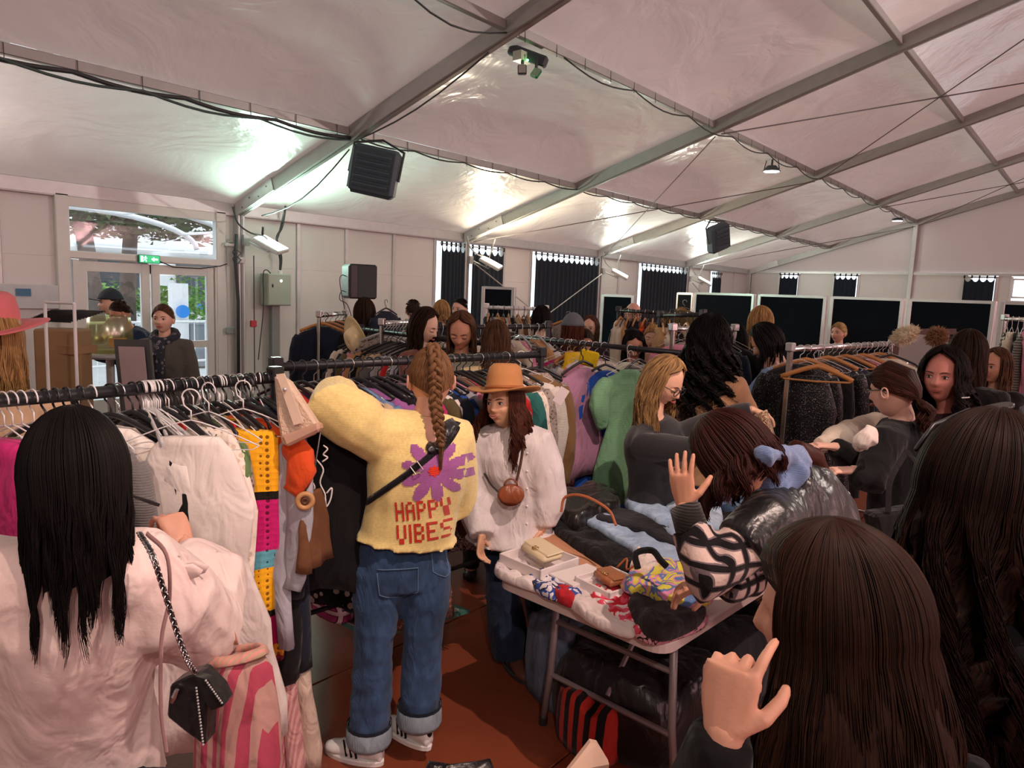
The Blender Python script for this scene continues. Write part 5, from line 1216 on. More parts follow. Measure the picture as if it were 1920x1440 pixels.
# crowded spare hangers on the same rail
for i, px in enumerate([268, 272, 276, 280, 284, 288, 296, 304, 310, 316, 322, 344, 362, 380, 394, 410, 424, 438, 450, 462, 474, 486]):
    P = r1(px); hk = ('white wire', 'black plastic', 'steel wire')[i % 3] if px > 300 else ('white wire', 'clear plastic')[i % 2]
    M_ = Matrix.Translation(P) @ RZ(face_cam(P, -radians(random.uniform(50, 85))), 4, 'Z'); h = put(HD[hk][1], 'clothes_hanger', HM[hk], M_); put(HD[hk][0], 'hook', HM[hk], None, h)
    tag(h, 'spare %s hanger crowded on the front left rail' % hk, 'hanger', 'spare %s hangers on the front left rail' % hk)
# long pale dresses reaching the floor near the rail's right end
for i, (px, off, c, desc) in enumerate(((440, 30, fab('c0708a', 'stripe', 'c9a08a', scale=2), 'pink and tan striped long dress'), (458, 36, fab('c98f93', 'stripe', 'dcb3ab', scale=1.6), 'dusty pink pleated long dress'), (478, 30, fab('d8c7b4'), 'cream chiffon long dress touching the floor'))):
    P = r1(px)+V((.02*i, -.10, -.02)); hang(P, face_cam(P, -radians(off)), 'dress', i, c, desc, L1, 'black plastic', .62, hanger=False, drop=-.98, length=1.18, where='near its right end', tiers=2)
# ---- second rail, behind the woman in yellow
R2A, R2B = V((1.66, 2.66, 1.55)), V((3.27, 2.50, 1.55)); L2 = 'middle rail'
black_rail(R2A, R2B, 'clothes_rail', 'black steel clothes rail behind the woman in the yellow sweater', low=.42, foot=.24)
items = [('shirt', 'red'), ('tee', 'navy'), ('jacket', 'beige'), ('coat', 'dots'), ('knit', 'pinkk'), ('jacket', 'brown'), ('tee', 'beige'), ('shirt', 'denim'), ('knit', 'purple'), ('jacket', 'black'), ('coat', 'dots'), ('knit', 'black'), ('shirt', 'magenta'), ('tee', 'olive'),
         ('shirt', 'white'), ('knit', 'navy'), ('shirt', 'blue'), ('jacket', 'lgrey'), ('knit', 'pink'), ('coat', 'brown'), ('shirt', 'magenta'), ('jacket', 'camel'), ('shirt', 'green'), ('tee', 'red'), ('shirt', 'tweed'), ('knit', 'teal'), ('shirt', 'lace'), ('jacket', 'tweed')]
fill(R2A+V((.05, 0, 0)), R2B-V((.22, -.02, 0)), items, L2, ('black plastic', 'black plastic', 'steel wire', 'black plastic'), base=.30)
P = R2B-V((.16, -.02, 0)); hang(P, face_cam(P, radians(18)), 'knit', 1, fab('dcd5ca', 'knit'), 'cream cardigan', L2, 'white wire', where='facing out at its right end')
P = R2B-V((.08, 0, 0)); hang(P, face_cam(P, radians(32)), 'jacket', 2, fab('7a5c3a'), 'tan brown jacket', L2, 'black plastic', 1.05, where='last before the right end')
P = R2B-V((.02, 0, 0)); hang(P, face_cam(P, radians(46)), 'coat', 0, C['tweed'], 'grey tweed coat', L2, 'black plastic', where='at its very right end')
P = D(614, 742, 2.66); hang(P, face_cam(P, radians(8)), 'jacket', 0, fab('0e0e11'), 'black embroidered jacket', L2, 'black plastic', .95, where='turned towards us at its left end', length=1.15)
# white embroidery on it
emb = [((592, 860), (606, 880), (600, 905), (610, 930), (604, 960)), ((560, 905), (580, 900), (590, 915), (575, 925), (590, 940)), ((606, 835), (614, 842), (606, 852), (614, 858), (604, 866)), ((590, 965), (606, 985), (600, 1005)), ((560, 1035), (575, 1025), (580, 1045), (570, 1055)), ((576, 838), (585, 845), (570, 860), (580, 868)), ((612, 925), (622, 915), (620, 935), (612, 950), (610, 935))]
eb = thing('floral_embroidery', 'white line flower embroidery on the black jacket beside the yellow sweater', 'embroidery', (0, 0, 0))
nrm_ = V((-P.x, -P.y, 0)).normalized(); pl0 = P+nrm_*.15
for e in emb:
    pts = []
    for x, y in e: q = ray(x, y); tt = (pl0-CO).dot(nrm_)/q.dot(nrm_); pts.append(CO+q*tt)
    MB().tube(bez(pts, 20), .0032, 5).build('stitched_line', mat('white_thread', (.75, .72, .68), .8), eb, True)
# brown suede waistcoat with a round wooden buckle, over the rail end
P = D(588, 888, 2.46); hang(P, face_cam(P, radians(58)), 'top', 1, mat('brown_suede_hide', hx('6b4326'), .8, var=.3, vs=9, bump=.2, bs=30), 'brown suede waistcoat', L2, hanger=False, s=.5, where='hanging low in front of the black jacket')
bc = D(572, 936, 2.40); t = thing('wooden_ring_buckle', 'round tan wooden ring buckle on the brown suede waistcoat', 'buckle', bc); X = V((-bc.x, -bc.y, 0)).normalized(); b1 = X.cross(UP)
for r_, w_, c, nm in ((.024, .009, 'b98a5a', 'outer_ring'), (.009, .005, '5a3418', 'inner_ring')):
    MB().tube([X*.02+b1*(r_*cos(a))+UP*(r_*sin(a)) for a in [2*pi*j/20 for j in range(20)]], w_, 8, closed=True).build(nm, mat('turned_wood_'+nm, hx(c), .5), t, True)
MB().tube([X*.015+UP*.03, X*.0+UP*.10-b1*.03, UP*.24-b1*.05], .003, 5).build('chain', mat('dark_chain', (.1, .1, .1), .4, .8), t, True)
# quilted beige bag hung on the end of the rail
QB = mat('quilted_beige_leather', hx('cdb49c'), .55, var=.08, vs=60, bump=.8, bs=90); t = thing('quilted_bag', 'quilted beige leather shoulder bag hanging where the two front rails meet', 'bag', (0, 0, 0))
pl = [(522, 703), (548, 712), (606, 800), (598, 812), (545, 834), (536, 830), (528, 780)]
mb = MB(); mb.slab([D(x, y, 2.40) for x, y in pl], -fw, .05); o = mb.build('body', QB, t); o.modifiers.new('b', 'BEVEL').width = .012
pl = [(537, 815), (606, 790), (608, 806), (546, 836)]; mb = MB(); mb.slab([D(x, y, 2.395) for x, y in pl], -fw, .06); o = mb.build('base_panel', mat('beige_leather', hx('b8937d'), .5), t); o.modifiers.new('b', 'BEVEL').width = .008
mb = MB(); mb.slab([D(x, y, 2.338) for x, y in ((519, 702), (534, 700), (570, 792), (552, 797))], -fw, .008); mb.build('strap', mat('beige_leather_strap', hx('d3bca6'), .5), t)
mb = MB(); mb.ell(D(534, 730, 2.32), (.007,)*3, 8, 6); mb.build('stud', ALU, t, True)
# ---- third rail: black hangers running away from us
R3A, R3B = V((3.62, 3.05, 1.56)), V((3.66, 4.75, 1.56)); L3 = 'third rail'
R3A, R3B = G(945, 648, 3.62), G(676, 618, 3.72)
black_rail(R3A, R3B, 'clothes_rail', 'black steel clothes rail crowded with black hangers beyond the middle rail', square=True)
items = [('shirt', 'cream'), ('knit', 'brown'), ('shirt', 'green'), ('jacket', 'black'), ('tee', 'white'), ('coat', 'burg'), ('knit', 'grey'), ('shirt', 'teal'), ('jacket', 'navy'), ('tee', 'magenta'), ('shirt', 'white'), ('knit', 'black'), ('coat', 'lgrey'), ('shirt', 'stripe'), ('knit', 'red'), ('jacket', 'tweed'), ('shirt', 'lgrey'), ('tee', 'beige'), ('jacket', 'grey'), ('shirt', 'khaki'), ('coat', 'black'), ('knit', 'camel'), ('shirt', 'pink'), ('jacket', 'olive'), ('shirt', 'navy'), ('knit', 'cream')]
fill(R3A, R3B, items, L3, ('black plastic',), base=-.35)
# straw hat on its far end
# ---- fourth rail with the dresses
R4A, R4B = G(1300, 664, 4.30), G(962, 632, 4.45); L4 = 'dress rail'
black_rail(R4A, R4B, 'clothes_rail', 'black steel clothes rail holding the colourful dresses, its end post beside the glasses woman', square=True)
items = [('shirt', 'lace'), ('ldress', 'pink'), ('shirt', 'white'), ('knit', 'lgrey'), ('shirt', 'tweed'), ('ldress', 'magenta'), ('shirt', 'cream'), ('jacket', 'lace'), ('shirt', 'pink'), ('knit', 'beige'), ('shirt', 'stripe'), ('tee', 'white'), ('shirt', 'lgrey'), ('knit', 'cream')]
fill(R4A.lerp(R4B, .42), R4B, items, L4, ('steel wire', 'white wire'), base=-.5)
def r4(px):
    u = (px-1300)/(962-1300.); return R4A.lerp(R4B, u)
P = D(1136, 664, 4.55); hang(P, face_cam(P, radians(44)), 'ldress', 2, fab('1f4fa8'), 'royal blue pleated dress', L4, 'black plastic', .95, where='between the mauve and the green ones', length=1.1)
for px, off, kind, v, mt, desc, hk, kw in (
    (1062, 30, 'ldress', 0, fab('d48fa8'), 'pink dress', 'black plastic', dict(length=.9)),
    (1088, 55, 'dress', 1, fab('c8455c'), 'coral red dress', 'wooden', dict(length=1.15)),
    (1104, 50, 'skirt', 2, fab('dcb51e'), 'bright yellow skirt', 'black plastic', dict(length=1.7)),
    (1198, 40, 'jacket', 1, fab('c9cdb0', 'knit'), 'pale cream jacket', 'white wire', {}),
    (1214, 60, 'knit', 0, C['stripe'], 'grey striped jumper behind the glasses woman', 'black plastic', {})):
    P = r4(px); hang(P, face_cam(P, radians(off)), kind, v, mt, desc, L4, hk, 1.0, where=None, **kw)
P = D(1094, 656, 4.45); hang(P, face_cam(P, radians(52)), 'ldress', 1, fab('a87a94'), 'mauve coat dress with a wide collar and ruffled hem', L4, 'black plastic', 1.0, where='hung in front', length=.62, tiers=1)
P = D(1182, 664, 4.40); hang(P, face_cam(P, radians(38)), 'ldress', 0, fab('7fae88', 'hstripe', '6a9a74', scale=2.6), 'sage green puff-sleeved dress', L4, 'white wire', .86, where='hung in front of the blue one', puff=.42, length=1.0)
mb = MB(); q = D(1104, 672, 4.55); mb.box(q, (.03, .12, .10), RZ(.5, 3, 'Z') @ RZ(.2, 3, 'X'), .01); o = mb.build('folded_yellow_top', fab('e8c81e')); o.name = 'folded_jumper'; tag(o, 'bright yellow folded top clipped above the mauve coat dress', 'top')
mb = MB(); mb.box(D(1052, 742, 3.62), (.004, .05, .085), RZ(.6, 3, 'Z') @ RZ(.5, 3, 'X')); o = mb.build('price_tag', mat('paper_label', (.7, .62, .62), .7)); tag(o, 'large pale paper price tag tied beside the pink dress', 'tag')
# ---- chrome rail on the right
R5A, R5B = V((4.60, 1.56, 1.60)), V((6.40, 1.36, 1.60)); L5 = 'chrome rail'
R5A, R5B = D(1482, 655, 4.55), D(1672, 645, 5.9)
black_rail(R5A, R5B, 'clothes_rail', 'chrome-topped clothes rail on the right with the black sequinned dresses', mt=CHROME, square=True, capm=ALU)
items = [('jacket', 'black_s'), ('dress', 'black_s'), ('jacket', 'black'), ('dress', 'black_s'), ('jacket', 'black_s'), ('coat', 'black'), ('jacket', 'navy'), ('dress', 'black'), ('coat', 'black'), ('jacket', 'burg'), ('shirt', 'floral'), ('knit', 'pinkk'), ('shirt', 'green'), ('dress', 'floral'), ('shirt', 'pink'), ('coat', 'brown')]
fill(R5A.lerp(R5B, .05), R5B, items, L5, ('white wire', 'wooden', 'steel wire'), base=.45)
P = R5A+(R5B-R5A)*.02-V((.0, .16, .02)); M_ = Matrix.Translation(P) @ RZ(face_cam(P, .12), 4, 'Z') @ Matrix.Scale(1.05, 4); h = put(HD['wooden'][1], 'clothes_hanger', HM['wooden'], M_); put(HD['wooden'][0], 'hook', CHROME, None, h); tag(h, 'empty varnished wooden hanger on the near end of the chrome rail', 'hanger')
P = P+V((.05, .06, -.02)); hang(P, face_cam(P, .05), 'dress', 2, C['black_s'], 'black sequinned dress with sparkling stones', L5, hanger=False, where='under the wooden hanger', length=1.1)
P = R5A.lerp(R5B, .80)-V((0, .12, 0)); hang(P, face_cam(P, .2), 'jacket', 0, fab('d8d0b8', 'fuzzy'), 'cream fleece jacket with a broad collar', L5, 'black plastic', where='facing us near its far end')
# ---- far rails
def far_rail(A, B, label, rname, items, mt=BLACKM, hks=('wooden', 'black plastic'), base=.4, s=1.0, square=False):
    black_rail(A, B, 'clothes_rail', label, mt=mt, square=square); fill(A, B, items, rname, hks, base=base, s=s)
WHT = mat('white_tube', (.75, .75, .75), .35)
far_rail(D(912, 576, 7.6), D(1024, 580, 7.4), 'white tubular clothes rail in front of the small partition board', 'white far rail', [('coat', 'black'), ('jacket', 'tweed'), ('coat', 'cream'), ('coat', 'camel'), ('jacket', 'white'), ('coat', 'black'), ('coat', 'beige'), ('jacket', 'brown'), ('coat', 'cream'), ('coat', 'black'), ('jacket', 'black'), ('jacket', 'navy')], WHT)
far_rail(D(1160, 582, 7.4), D(1262, 588, 7.0), 'dark clothes rail of coats beside the balding man', 'coat rail', [('coat', 'cream'), ('coat', 'cream'), ('coat', 'camel'), ('jacket', 'black'), ('coat', 'navy'), ('jacket', 'black'), ('coat', 'orange'), ('jacket', 'burg'), ('coat', 'camel'), ('jacket', 'stripe'), ('coat', 'cream'), ('coat', 'khaki'), ('jacket', 'black')])
far_rail(D(1238, 592, 6.0), D(1318, 590, 5.6), 'dark clothes rail of beige coats behind the curly-haired woman', 'beige coat rail', [('coat', 'camel'), ('coat', 'cream'), ('coat', 'camel'), ('jacket', 'black'), ('coat', 'beige'), ('jacket', 'dots'), ('coat', 'camel')], base=.9)
far_rail(D(598, 592, 6.2), D(648, 588, 7.2), 'chrome clothes rail of navy garments by the white wall', 'wall rail', [('coat', 'navy'), ('jacket', 'stripe'), ('coat', 'navy'), ('knit', 'magenta'), ('coat', 'navy'), ('coat', 'navy')], CHROME, base=.2)
far_rail(D(716, 607, 5.6), D(766, 606, 6.2), 'chrome clothes rail of pale tops behind the third rail', 'short chrome rail', [('shirt', 'tweed'), ('shirt', 'lgrey'), ('shirt', 'white'), ('tee', 'pink'), ('shirt', 'tweed'), ('shirt', 'white'), ('shirt', 'pink'), ('tee', 'lgrey')], CHROME, ('clear plastic',), base=.2)
far_rail(D(822, 614, 5.4), D(1028, 612, 5.6), 'black clothes rail behind the fair-haired young woman', 'rail behind the heads', [('shirt', 'lace'), ('jacket', 'black'), ('shirt', 'lgrey'), ('knit', 'beige'), ('shirt', 'white'), ('knit', 'pink'), ('shirt', 'cream'), ('jacket', 'tweed'), ('shirt', 'leop'), ('knit', 'cream'), ('shirt', 'pink'), ('shirt', 'stripe'), ('jacket', 'camel'), ('shirt', 'white')], BLACKM, ('clear plastic', 'steel wire'), base=.2, square=True)
far_rail(D(1262, 617, 5.2), D(1378, 618, 5.4), 'thin chrome clothes rail behind the long curly hair', 'thin chrome rail', [('shirt', 'pink'), ('jacket', 'tweed'), ('shirt', 'black'), ('coat', 'black'), ('coat', 'navy'), ('jacket', 'black')], CHROME, ('steel wire',))
far_rail(D(1884, 598, 6.4), D(1960, 600, 6.0), 'chrome clothes rail at the right edge in front of the last board', 'right edge rail', [('dress', 'dots'), ('shirt', 'cream'), ('dress', 'black'), ('shirt', 'stripe'), ('coat', 'pink'), ('dress', 'floral'), ('coat', 'teal')], CHROME, ('white wire',), base=.8)
P = D(724, 566, 6.4); hang(P, face_cam(P, .9), 'coat', 1, C['navy'], 'navy coat', 'wall', 'black plastic', .8, where='hung high to the left of the olive jacket')
P = D(1066, 588, 7.6); hang(P, face_cam(P, .2), 'jacket', 1, C['tweed'], 'dark glittering jacket', 'left wall brace', 'wooden', .9, where='in front of the widest curtain')
P = D(1284, 566, 7.2); hang(P, face_cam(P, .2), 'jacket', 0, C['olive'], 'olive jacket', 'partition board', 'steel wire', .8, where='left of the first tall board')
# ================================================================ fittings of the tent
# floodlights leaning off the columns
FLG = [emit((1, .9, .86), 9), emit((.86, 1, .9), 9), emit((1, .88, .62), 14), emit((.95, 1, .9), 10), emit((.95, 1, .9), 10)]
names = ['nearest the camera', 'beside the glass door', 'warm-toned, over the first curtains', 'on the third column, right of the widest curtain', 'on the fourth column, farthest away']
for i in range(1, 5):
    x = FX[i]; c = V((x+.22, 9.86, 2.46)); a = V((.45, -.72, -.42)).normalized(); nn = V((.05, -.50, .86)); nn = (nn-nn.dot(a)*a).normalized(); b_ = nn.cross(a); R = Matrix((a, b_, nn)).transposed()
    t = thing('floodlight', 'flat LED floodlight '+names[i], 'lamp', (0, 0, 0), 0)
    MB().box(c, (.46, .32, .07), R, .015).build('housing', mat('lamp_housing', (.6, .6, .58), .4), t)
    MB().box(c+nn*.037, (.42, .28, .004), R).build('lens', FLG[i], t)
    mb = MB(); mb.tube([c-nn*.04+b_*.1, c-nn*.12, V((x+.06, 10.2, 2.50))], .014, 6); mb.box((x+.05, 10.26, 2.52), (.10, .05, .16)); mb.build('bracket', ALU, t)
    MB().tube(bez([(x-.25, 10.1, 2.98), (x-.2, 10.05, 2.75), (x-.02, 10.0, 2.62), (x+.18, 9.95, 2.58), c-nn*.03], 16), .013, 6).build('supply_cable', CABLE if i == 1 else mat('grey_conduit', (.4, .42, .4), .5), t)
    MB().tube(bez([c-nn*.03, (x+.35, 10.1, 2.42), (x+.55, 10.2, 2.6), (x+.6, 10.1, 2.98)], 16), .013, 6).build('supply_cable', CABLE if i == 1 else mat('grey_conduit', (.4, .42, .4), .5), t)
# warm-air heaters
def heater(c, X, Zv, w, label):
    X = X.normalized(); n_ = X.cross(Zv).normalized(); Zv = n_.cross(X); 
    if n_.dot(fw) > 0: n_ = -n_
    R = Matrix((X, n_, Zv)).transposed(); HG = mat('heater_blue_grey', hx('46565f'), .45, .1, var=.08); t = thing('heater', label, 'heater', (0, 0, 0))
    MB().box(c, (w, w*.42, w), R, w*.09).build('casing', HG, t)
    mb = MB(); mb.box(c+n_*w*.215, (w*.88, .02, w*.88), R, .01); mb.build('front_frame', mat('heater_front', hx('33424a'), .5), t)
    for k in range(5):
        MB().box(c+n_*w*.235+Zv*(w*(-.30+.15*k)), (w*.74, .05, w*.085), R @ RZ(-.5, 3, 'X'), .006).build('louvre', HG, t)
    MB().tube([c+X*w*.53-Zv*w*.1, c+X*w*.53+Zv*w*.5-n_*w*.1, c+Zv*w*.66-n_*w*.3, c-X*w*.53+Zv*w*.5-n_*w*.1, c-X*w*.53-Zv*w*.1], .018, 6).build('bracket', CABLE, t)
    return t
heater(D(702, 322, 9.0), rr*.97-uu*.22, uu*.95+rr*.30-fw*.25, .60, 'large dark grey warm-air heater hung from the first roof joint')
heater(D(1346, 446, 16.4), rr*.80+uu*.38+fw*.5, uu*.90+rr*.35, .60, 'smaller-looking dark grey warm-air heater hung from the third roof joint')
# small work lamps and the emergency light on the second purlin
for px, py, d, lab in ((1447, 315, 14.0, 'small black work lamp glowing under the purlin, left one'), (1683, 410, 22.2, 'small black work lamp glowing far off near the end wall')):
    c = D(px, py, d); t = thing('work_lamp', lab, 'lamp', (0, 0, 0))
    mb = MB(); mb.lathe([(.09, .04), (.17, -.06), (.16, -.07), (.08, .03)], c, 16); mb.tube([c+V((0, 0, .04)), c+V((0, 0, .28))], .02, 6); mb.tube([c+V((0, .15, -.03)), c+V((0, .1, .22)), c+V((0, -.1, .22)), c+V((0, -.15, -.03))], .01, 6); mb.build('shade', DARKG, t)
    MB().lathe([(.145, 0), (.145, .008)], c-V((0, 0, .072)), 16).build('lens', emit((1, 1, .95), 14), t)
t = thing('emergency_light', 'twin-head emergency light under the nearest roof joint, one green lamp head', 'lamp', (0, 0, 0))
dd = 8.0; MB().beam(D(955, 92, dd), D(1025, 118, dd-.1), .10, .12, bev=.02).build('battery_case', DARKG, t)
mb = MB(); mb.box(D(980, 108, dd-.06), (.2, .12, .10)); mb.build('status_window', mat('clear_status_cover', (.55, .6, .5), .3), t)
MB().ell(D(989, 113, dd-.13), (.014, .014, .014), 8, 6).build('status_diode', emit((.1, 1, .25), 8), t)
for px, py, c, nm in ((979, 131, (.45, .45, .42), 'lamp_head'), (1005, 137, (.02, .25, .08), 'lamp_head')):
    q = D(px, py, dd-.1); MB().tube([q+UP*.06, q+UP*.16+rr*.01], .02, 6).build('arm', DARKG, t)
    R = Matrix((rr, -fw, uu)).transposed() @ RZ(0 if px < 990 else .6, 3, 'Y') @ RZ(0 if px < 990 else .5, 3, 'Z')
    o = MB().box(q, (.10, .05, .11), R, .012).build(nm, DARKG if px < 990 else mat('green_head', c, .3), t); MB().box(q-fw*.03, (.08, .008, .09), R).build('reflector', mat('lamp_reflector_%d' % px, c if px < 990 else (.3, .4, .3), .2, .3), o)
# cables along the purlins and rafters
def sag(A, B, n, s, r=.012, name='cable'):
    A, B = V(A), V(B); pts = []
    for i in range(n*6+1):
        t = i/(n*6); pts.append(A.lerp(B, t)-UP*(s*abs(sin(t*n*pi))))
    return pts
t = thing('power_cable', 'bundle of dark cables tied under the first purlin, past the large heater', 'cable', (0, 0, 0))
z1, z2 = zr(7.65)+.08, zr(5.1)+.08
MB().tube(sag((-.5, 7.60, z1), (5.80, 7.60, z1-.02), 6, .04), .022, 6).build('cable', CABLE, t, True)
MB().tube(sag((-.5, 7.57, z1-.02), (5.80, 7.60, z1-.05), 5, .06), .014, 6).build('cable', mat('cable_green', (.05, .09, .08), .5), t, True)
MB().tube(sag((5.9, 7.60, z1), (25.5, 7.60, z1), 20, .04), .011, 6).build('cable', CABLE, t, True)
mb = MB()
for k in range(44):
    x = -.2+.58*k; mb.tube([(x, 7.60, z1-.04), (x, 7.605, z1+.10), (x, 7.69, z1+.12)], .004, 4)
o = mb.build('cable_ties', CABLE, t); o['kind'] = 'stuff'
t = thing('power_cable', 'thin dark cable looping under the second purlin past the work lamps', 'cable', (0, 0, 0))
MB().tube(sag((4.2, 5.06, z2+.02), (5.8, 5.06, z2-.02), 1, .18), .010, 6).build('cable', CABLE, t, True)
MB().tube(sag((6.8, 5.06, z2), (25.4, 5.06, z2), 12, .09), .010, 6).build('cable', CABLE, t, True)
mb = MB()
for k in range(34):
    x = 6.1+.56*k; mb.tube([(x, 5.06, z2-.03), (x, 5.065, z2+.10), (x, 5.14, z2+.12)], .004, 4)
o = mb.build('cable_ties', CABLE, t); o['kind'] = 'stuff'
t = thing('power_cable', 'dark cable following the nearest rafter down to the floodlight by the door', 'cable', (0, 0, 0))
MB().tube(sag((5.80, 5.3, zr(5.3)-.03), (5.80, 7.5, zr(7.5)-.03), 1, .10), .010, 6).build('cable', CABLE, t, True)
MB().tube(sag((5.86, 7.7, zr(7.7)-.05), (5.95, 9.9, zr(9.9)-.12), 1, .18), .010, 6).build('cable', CABLE, t, True)
# steel bracing wires
for k, (A, B, lab) in enumerate((((10.9, 5.0, zr(5)), (15.8, 0, zr(0)), 'left to right across the upper roof'), ((15.8, 5.0, zr(5)), (10.9, 0, zr(0)), 'crossing it in the same bay'), ((10.9, 10.2, zr(10.2)), (15.8, 5.1, zr(5.1)), 'from the second column towards the ridge'), ((15.8, 10.2, zr(10.2)), (10.9, 5.1, zr(5.1)), 'from the third column back towards the second frame'),
    ((20.9, 5.0, zr(5)), (25.7, 0, zr(0)), 'in the last roof bay, rising'), ((25.7, 5.0, zr(5)), (20.9, 0, zr(0)), 'in the last roof bay, falling'), ((20.9, 10.1, zr(10.1)), (25.7, 5.1, zr(5.1)), 'low in the last bay'))):
    o = MB().tube([V(A)-UP*.02, V(B)-UP*.02], .010, 6).build('bracing_wire', mat('steel_wire', (.12, .11, .11), .5, .5)); tag(o, 'thin steel bracing wire '+lab, 'wire')
for A, B, lab in (((10.95, 10.2, 2.45), (15.75, 10.22, .2), 'falling right from the second wall column'), ((15.75, 10.2, 2.45), (10.95, 10.22, .2), 'rising right to the third wall column'), ((20.95, 10.2, 2.4), (25.75, 10.2, .2), 'falling right from the fourth wall column'), ((25.75, 10.2, 2.4), (20.95, 10.2, .2), 'rising to the far corner column')):
    o = MB().tube([A, B], .014, 6).build('bracing_rod', ALU); tag(o, 'steel bracing rod '+lab, 'rod')
# exit sign above the door
c = W(279, 486, 10.34); t = thing('exit_sign', 'green illuminated emergency exit sign with running man and arrow over the glass door', 'sign', c)
MB().box((0, 0, 0), (.29, .05, .115), bev=.006).build('case', mat('sign_green_edge', (.02, .16, .07), .4), t)
MB().box((0, -.027, 0), (.27, .004, .10)).build('face', emit((.03, .42, .17), 1.0, 'sign_face'), t)
WS = emit((.8, 1, .85), 1.4, 'sign_white'); mb = MB()
mb.slab([(.02, -.031, .0), (.06, -.031, .03), (.06, -.031, .012), (.11, -.031, .012), (.11, -.031, -.012), (.06, -.031, -.012), (.06, -.031, -.03)], (0, -1, 0), .001); mb.build('arrow', WS, t)
mb = MB(); mb.ell((-.055, -.031, .034), (.009, .002, .009), 8, 6)
for a, b_ in (((-.055, .024), (-.065, -.005)), ((-.058, .02), (-.035, .008)), ((-.058, .02), (-.085, .012)), ((-.065, -.005), (-.045, -.02)), ((-.045, -.02), (-.05, -.04)), ((-.065, -.005), (-.09, -.03))): mb.tube([(a[0], -.031, a[1]), (b_[0], -.031, b_[1])], .005, 5)
mb.build('running_man', WS, t)
MB().box((-.105, -.030, 0), (.03, .002, .08)).build('doorway', WS, t)
MB().tube([V((.14, 0, -.02)), V((.35, .02, -.09)), V((.75, .03, -.09)), V((1.05, .02, -.04)), V((1.15, .0, .0))], .008, 6).build('cable', CABLE, t)
# switch cabinet with conduit
c = W(517, 543, 10.28); t = thing('switch_cabinet', 'pale grey-green electrical switch cabinet on the wall right of the door', 'cabinet', c)
CB = mat('cabinet_grey_green', hx('a3b3a4'), .4, .1, var=.05); MB().box((0, 0, 0), (.42, .22, .50), bev=.01).build('body', CB, t)
MB().box((.0, -.115, 0), (.40, .012, .48), bev=.005).build('door', CB, t); MB().ell((.02, -.125, .14), (.02, .01, .02)).build('indicator', emit((1, 1, .95), 3), t); MB().ell((-.13, -.125, .06), (.015, .008, .03)).build('lock', BLKPL, t)
MB().box((.0, .04, -1.0), (.14, .09, 1.5)).build('conduit_channel', mat('duct_grey', (.24, .26, .25), .5), t)
MB().lathe([(.035, .24), (.035, .30), (.02, .31)], (.08, 0, 0), 12).build('cable_gland', WHITEP, t)
MB().tube(bez([(.08, 0, .28), (.08, 0, .5), (.02, 0, .62), (-.1, 0, .70), (-.25, -.05, .80), (-.28, -.1, .95)], 20), .018, 6).build('cable', CABLE, t, True)
MB().tube(bez([(.08, 0, .28), (.10, 0, .52), (.02, 0, .80), (.12, 0, 1.0), (.18, 0, 1.32)], 20), .018, 6).build('cable', CABLE, t, True)
MB().tube(bez([(-.15, -.1, .25), (-.22, -.1, .30), (-.28, -.1, .22), (-.28, -.1, -.3), (-.36, -.08, -1.1)], 20), .008, 6).build('cable', CABLE, t, True)
c = W(475, 607, 10.25); o = MB().box(c, (.10, .05, .10), bev=.01).build('alarm_call_point', mat('alarm_red', hx('c23a45'), .4)); tag(o, 'small red fire alarm call point on the corner column', 'alarm')
t = thing('junction_box', 'small white junction box on the corner column with loose loops of wire', 'box', W(453, 488, 10.25)); MB().box((0, 0, 0), (.09, .06, .09), bev=.008).build('body', WHITEP, t)
for dz in (0, .10): MB().tube(bez([(-.02, -.03, dz), (-.12, -.05, dz+.05), (-.16, -.03, dz+.01), (-.10, -.03, dz-.06), (-.03, -.03, dz)], 14), .006, 5).build('wire', CABLE, t)
t = thing('cable_run', 'dark cable bundle running down the first column beside the door', 'cable', (0, 0, 0))
MB().tube([(5.72, 10.22, 2.6), (5.70, 10.22, 2.2), (5.74, 10.22, 1.6), (5.73, 10.22, .2)], .026, 8).build('cable', CABLE, t, True); MB().tube([(6.02, 10.25, 2.3), (6.02, 10.25, .2)], .008, 6).build('cable', CABLE, t)
o = MB().box(W(432, 620, 10.3), (.12, .05, .10), bev=.008).build('socket_box', mat('socket_grey', (.25, .3, .3), .5)); tag(o, 'small grey socket box on the panel right of the door', 'socket')
t = thing('motion_sensor', 'white dome-topped sensor bracket on the panel between door and column', 'sensor', W(431, 459, 10.3)); MB().box((0, 0, 0), (.13, .10, .05), bev=.01).build('bracket', WHITEP, t); MB().ell((0, -.02, .03), (.05, .04, .02)).build('dome', mat('sensor_green_grey', (.2, .28, .25), .3), t)
o = MB().box(W(62, 556, 10.38), (.75, .02, .30), bev=.004).build('notice_board', mat('notice_glass', (.5, .55, .56), .2)); tag(o, 'small pale notice board on the wall left of the door', 'board')
MB().box(W(44, 548, 10.36), (.16, .01, .09)).build('printed_notice', mat('notice_blue', hx('3b6f8f'), .5), o).matrix_parent_inverse = o.matrix_world.inverted()
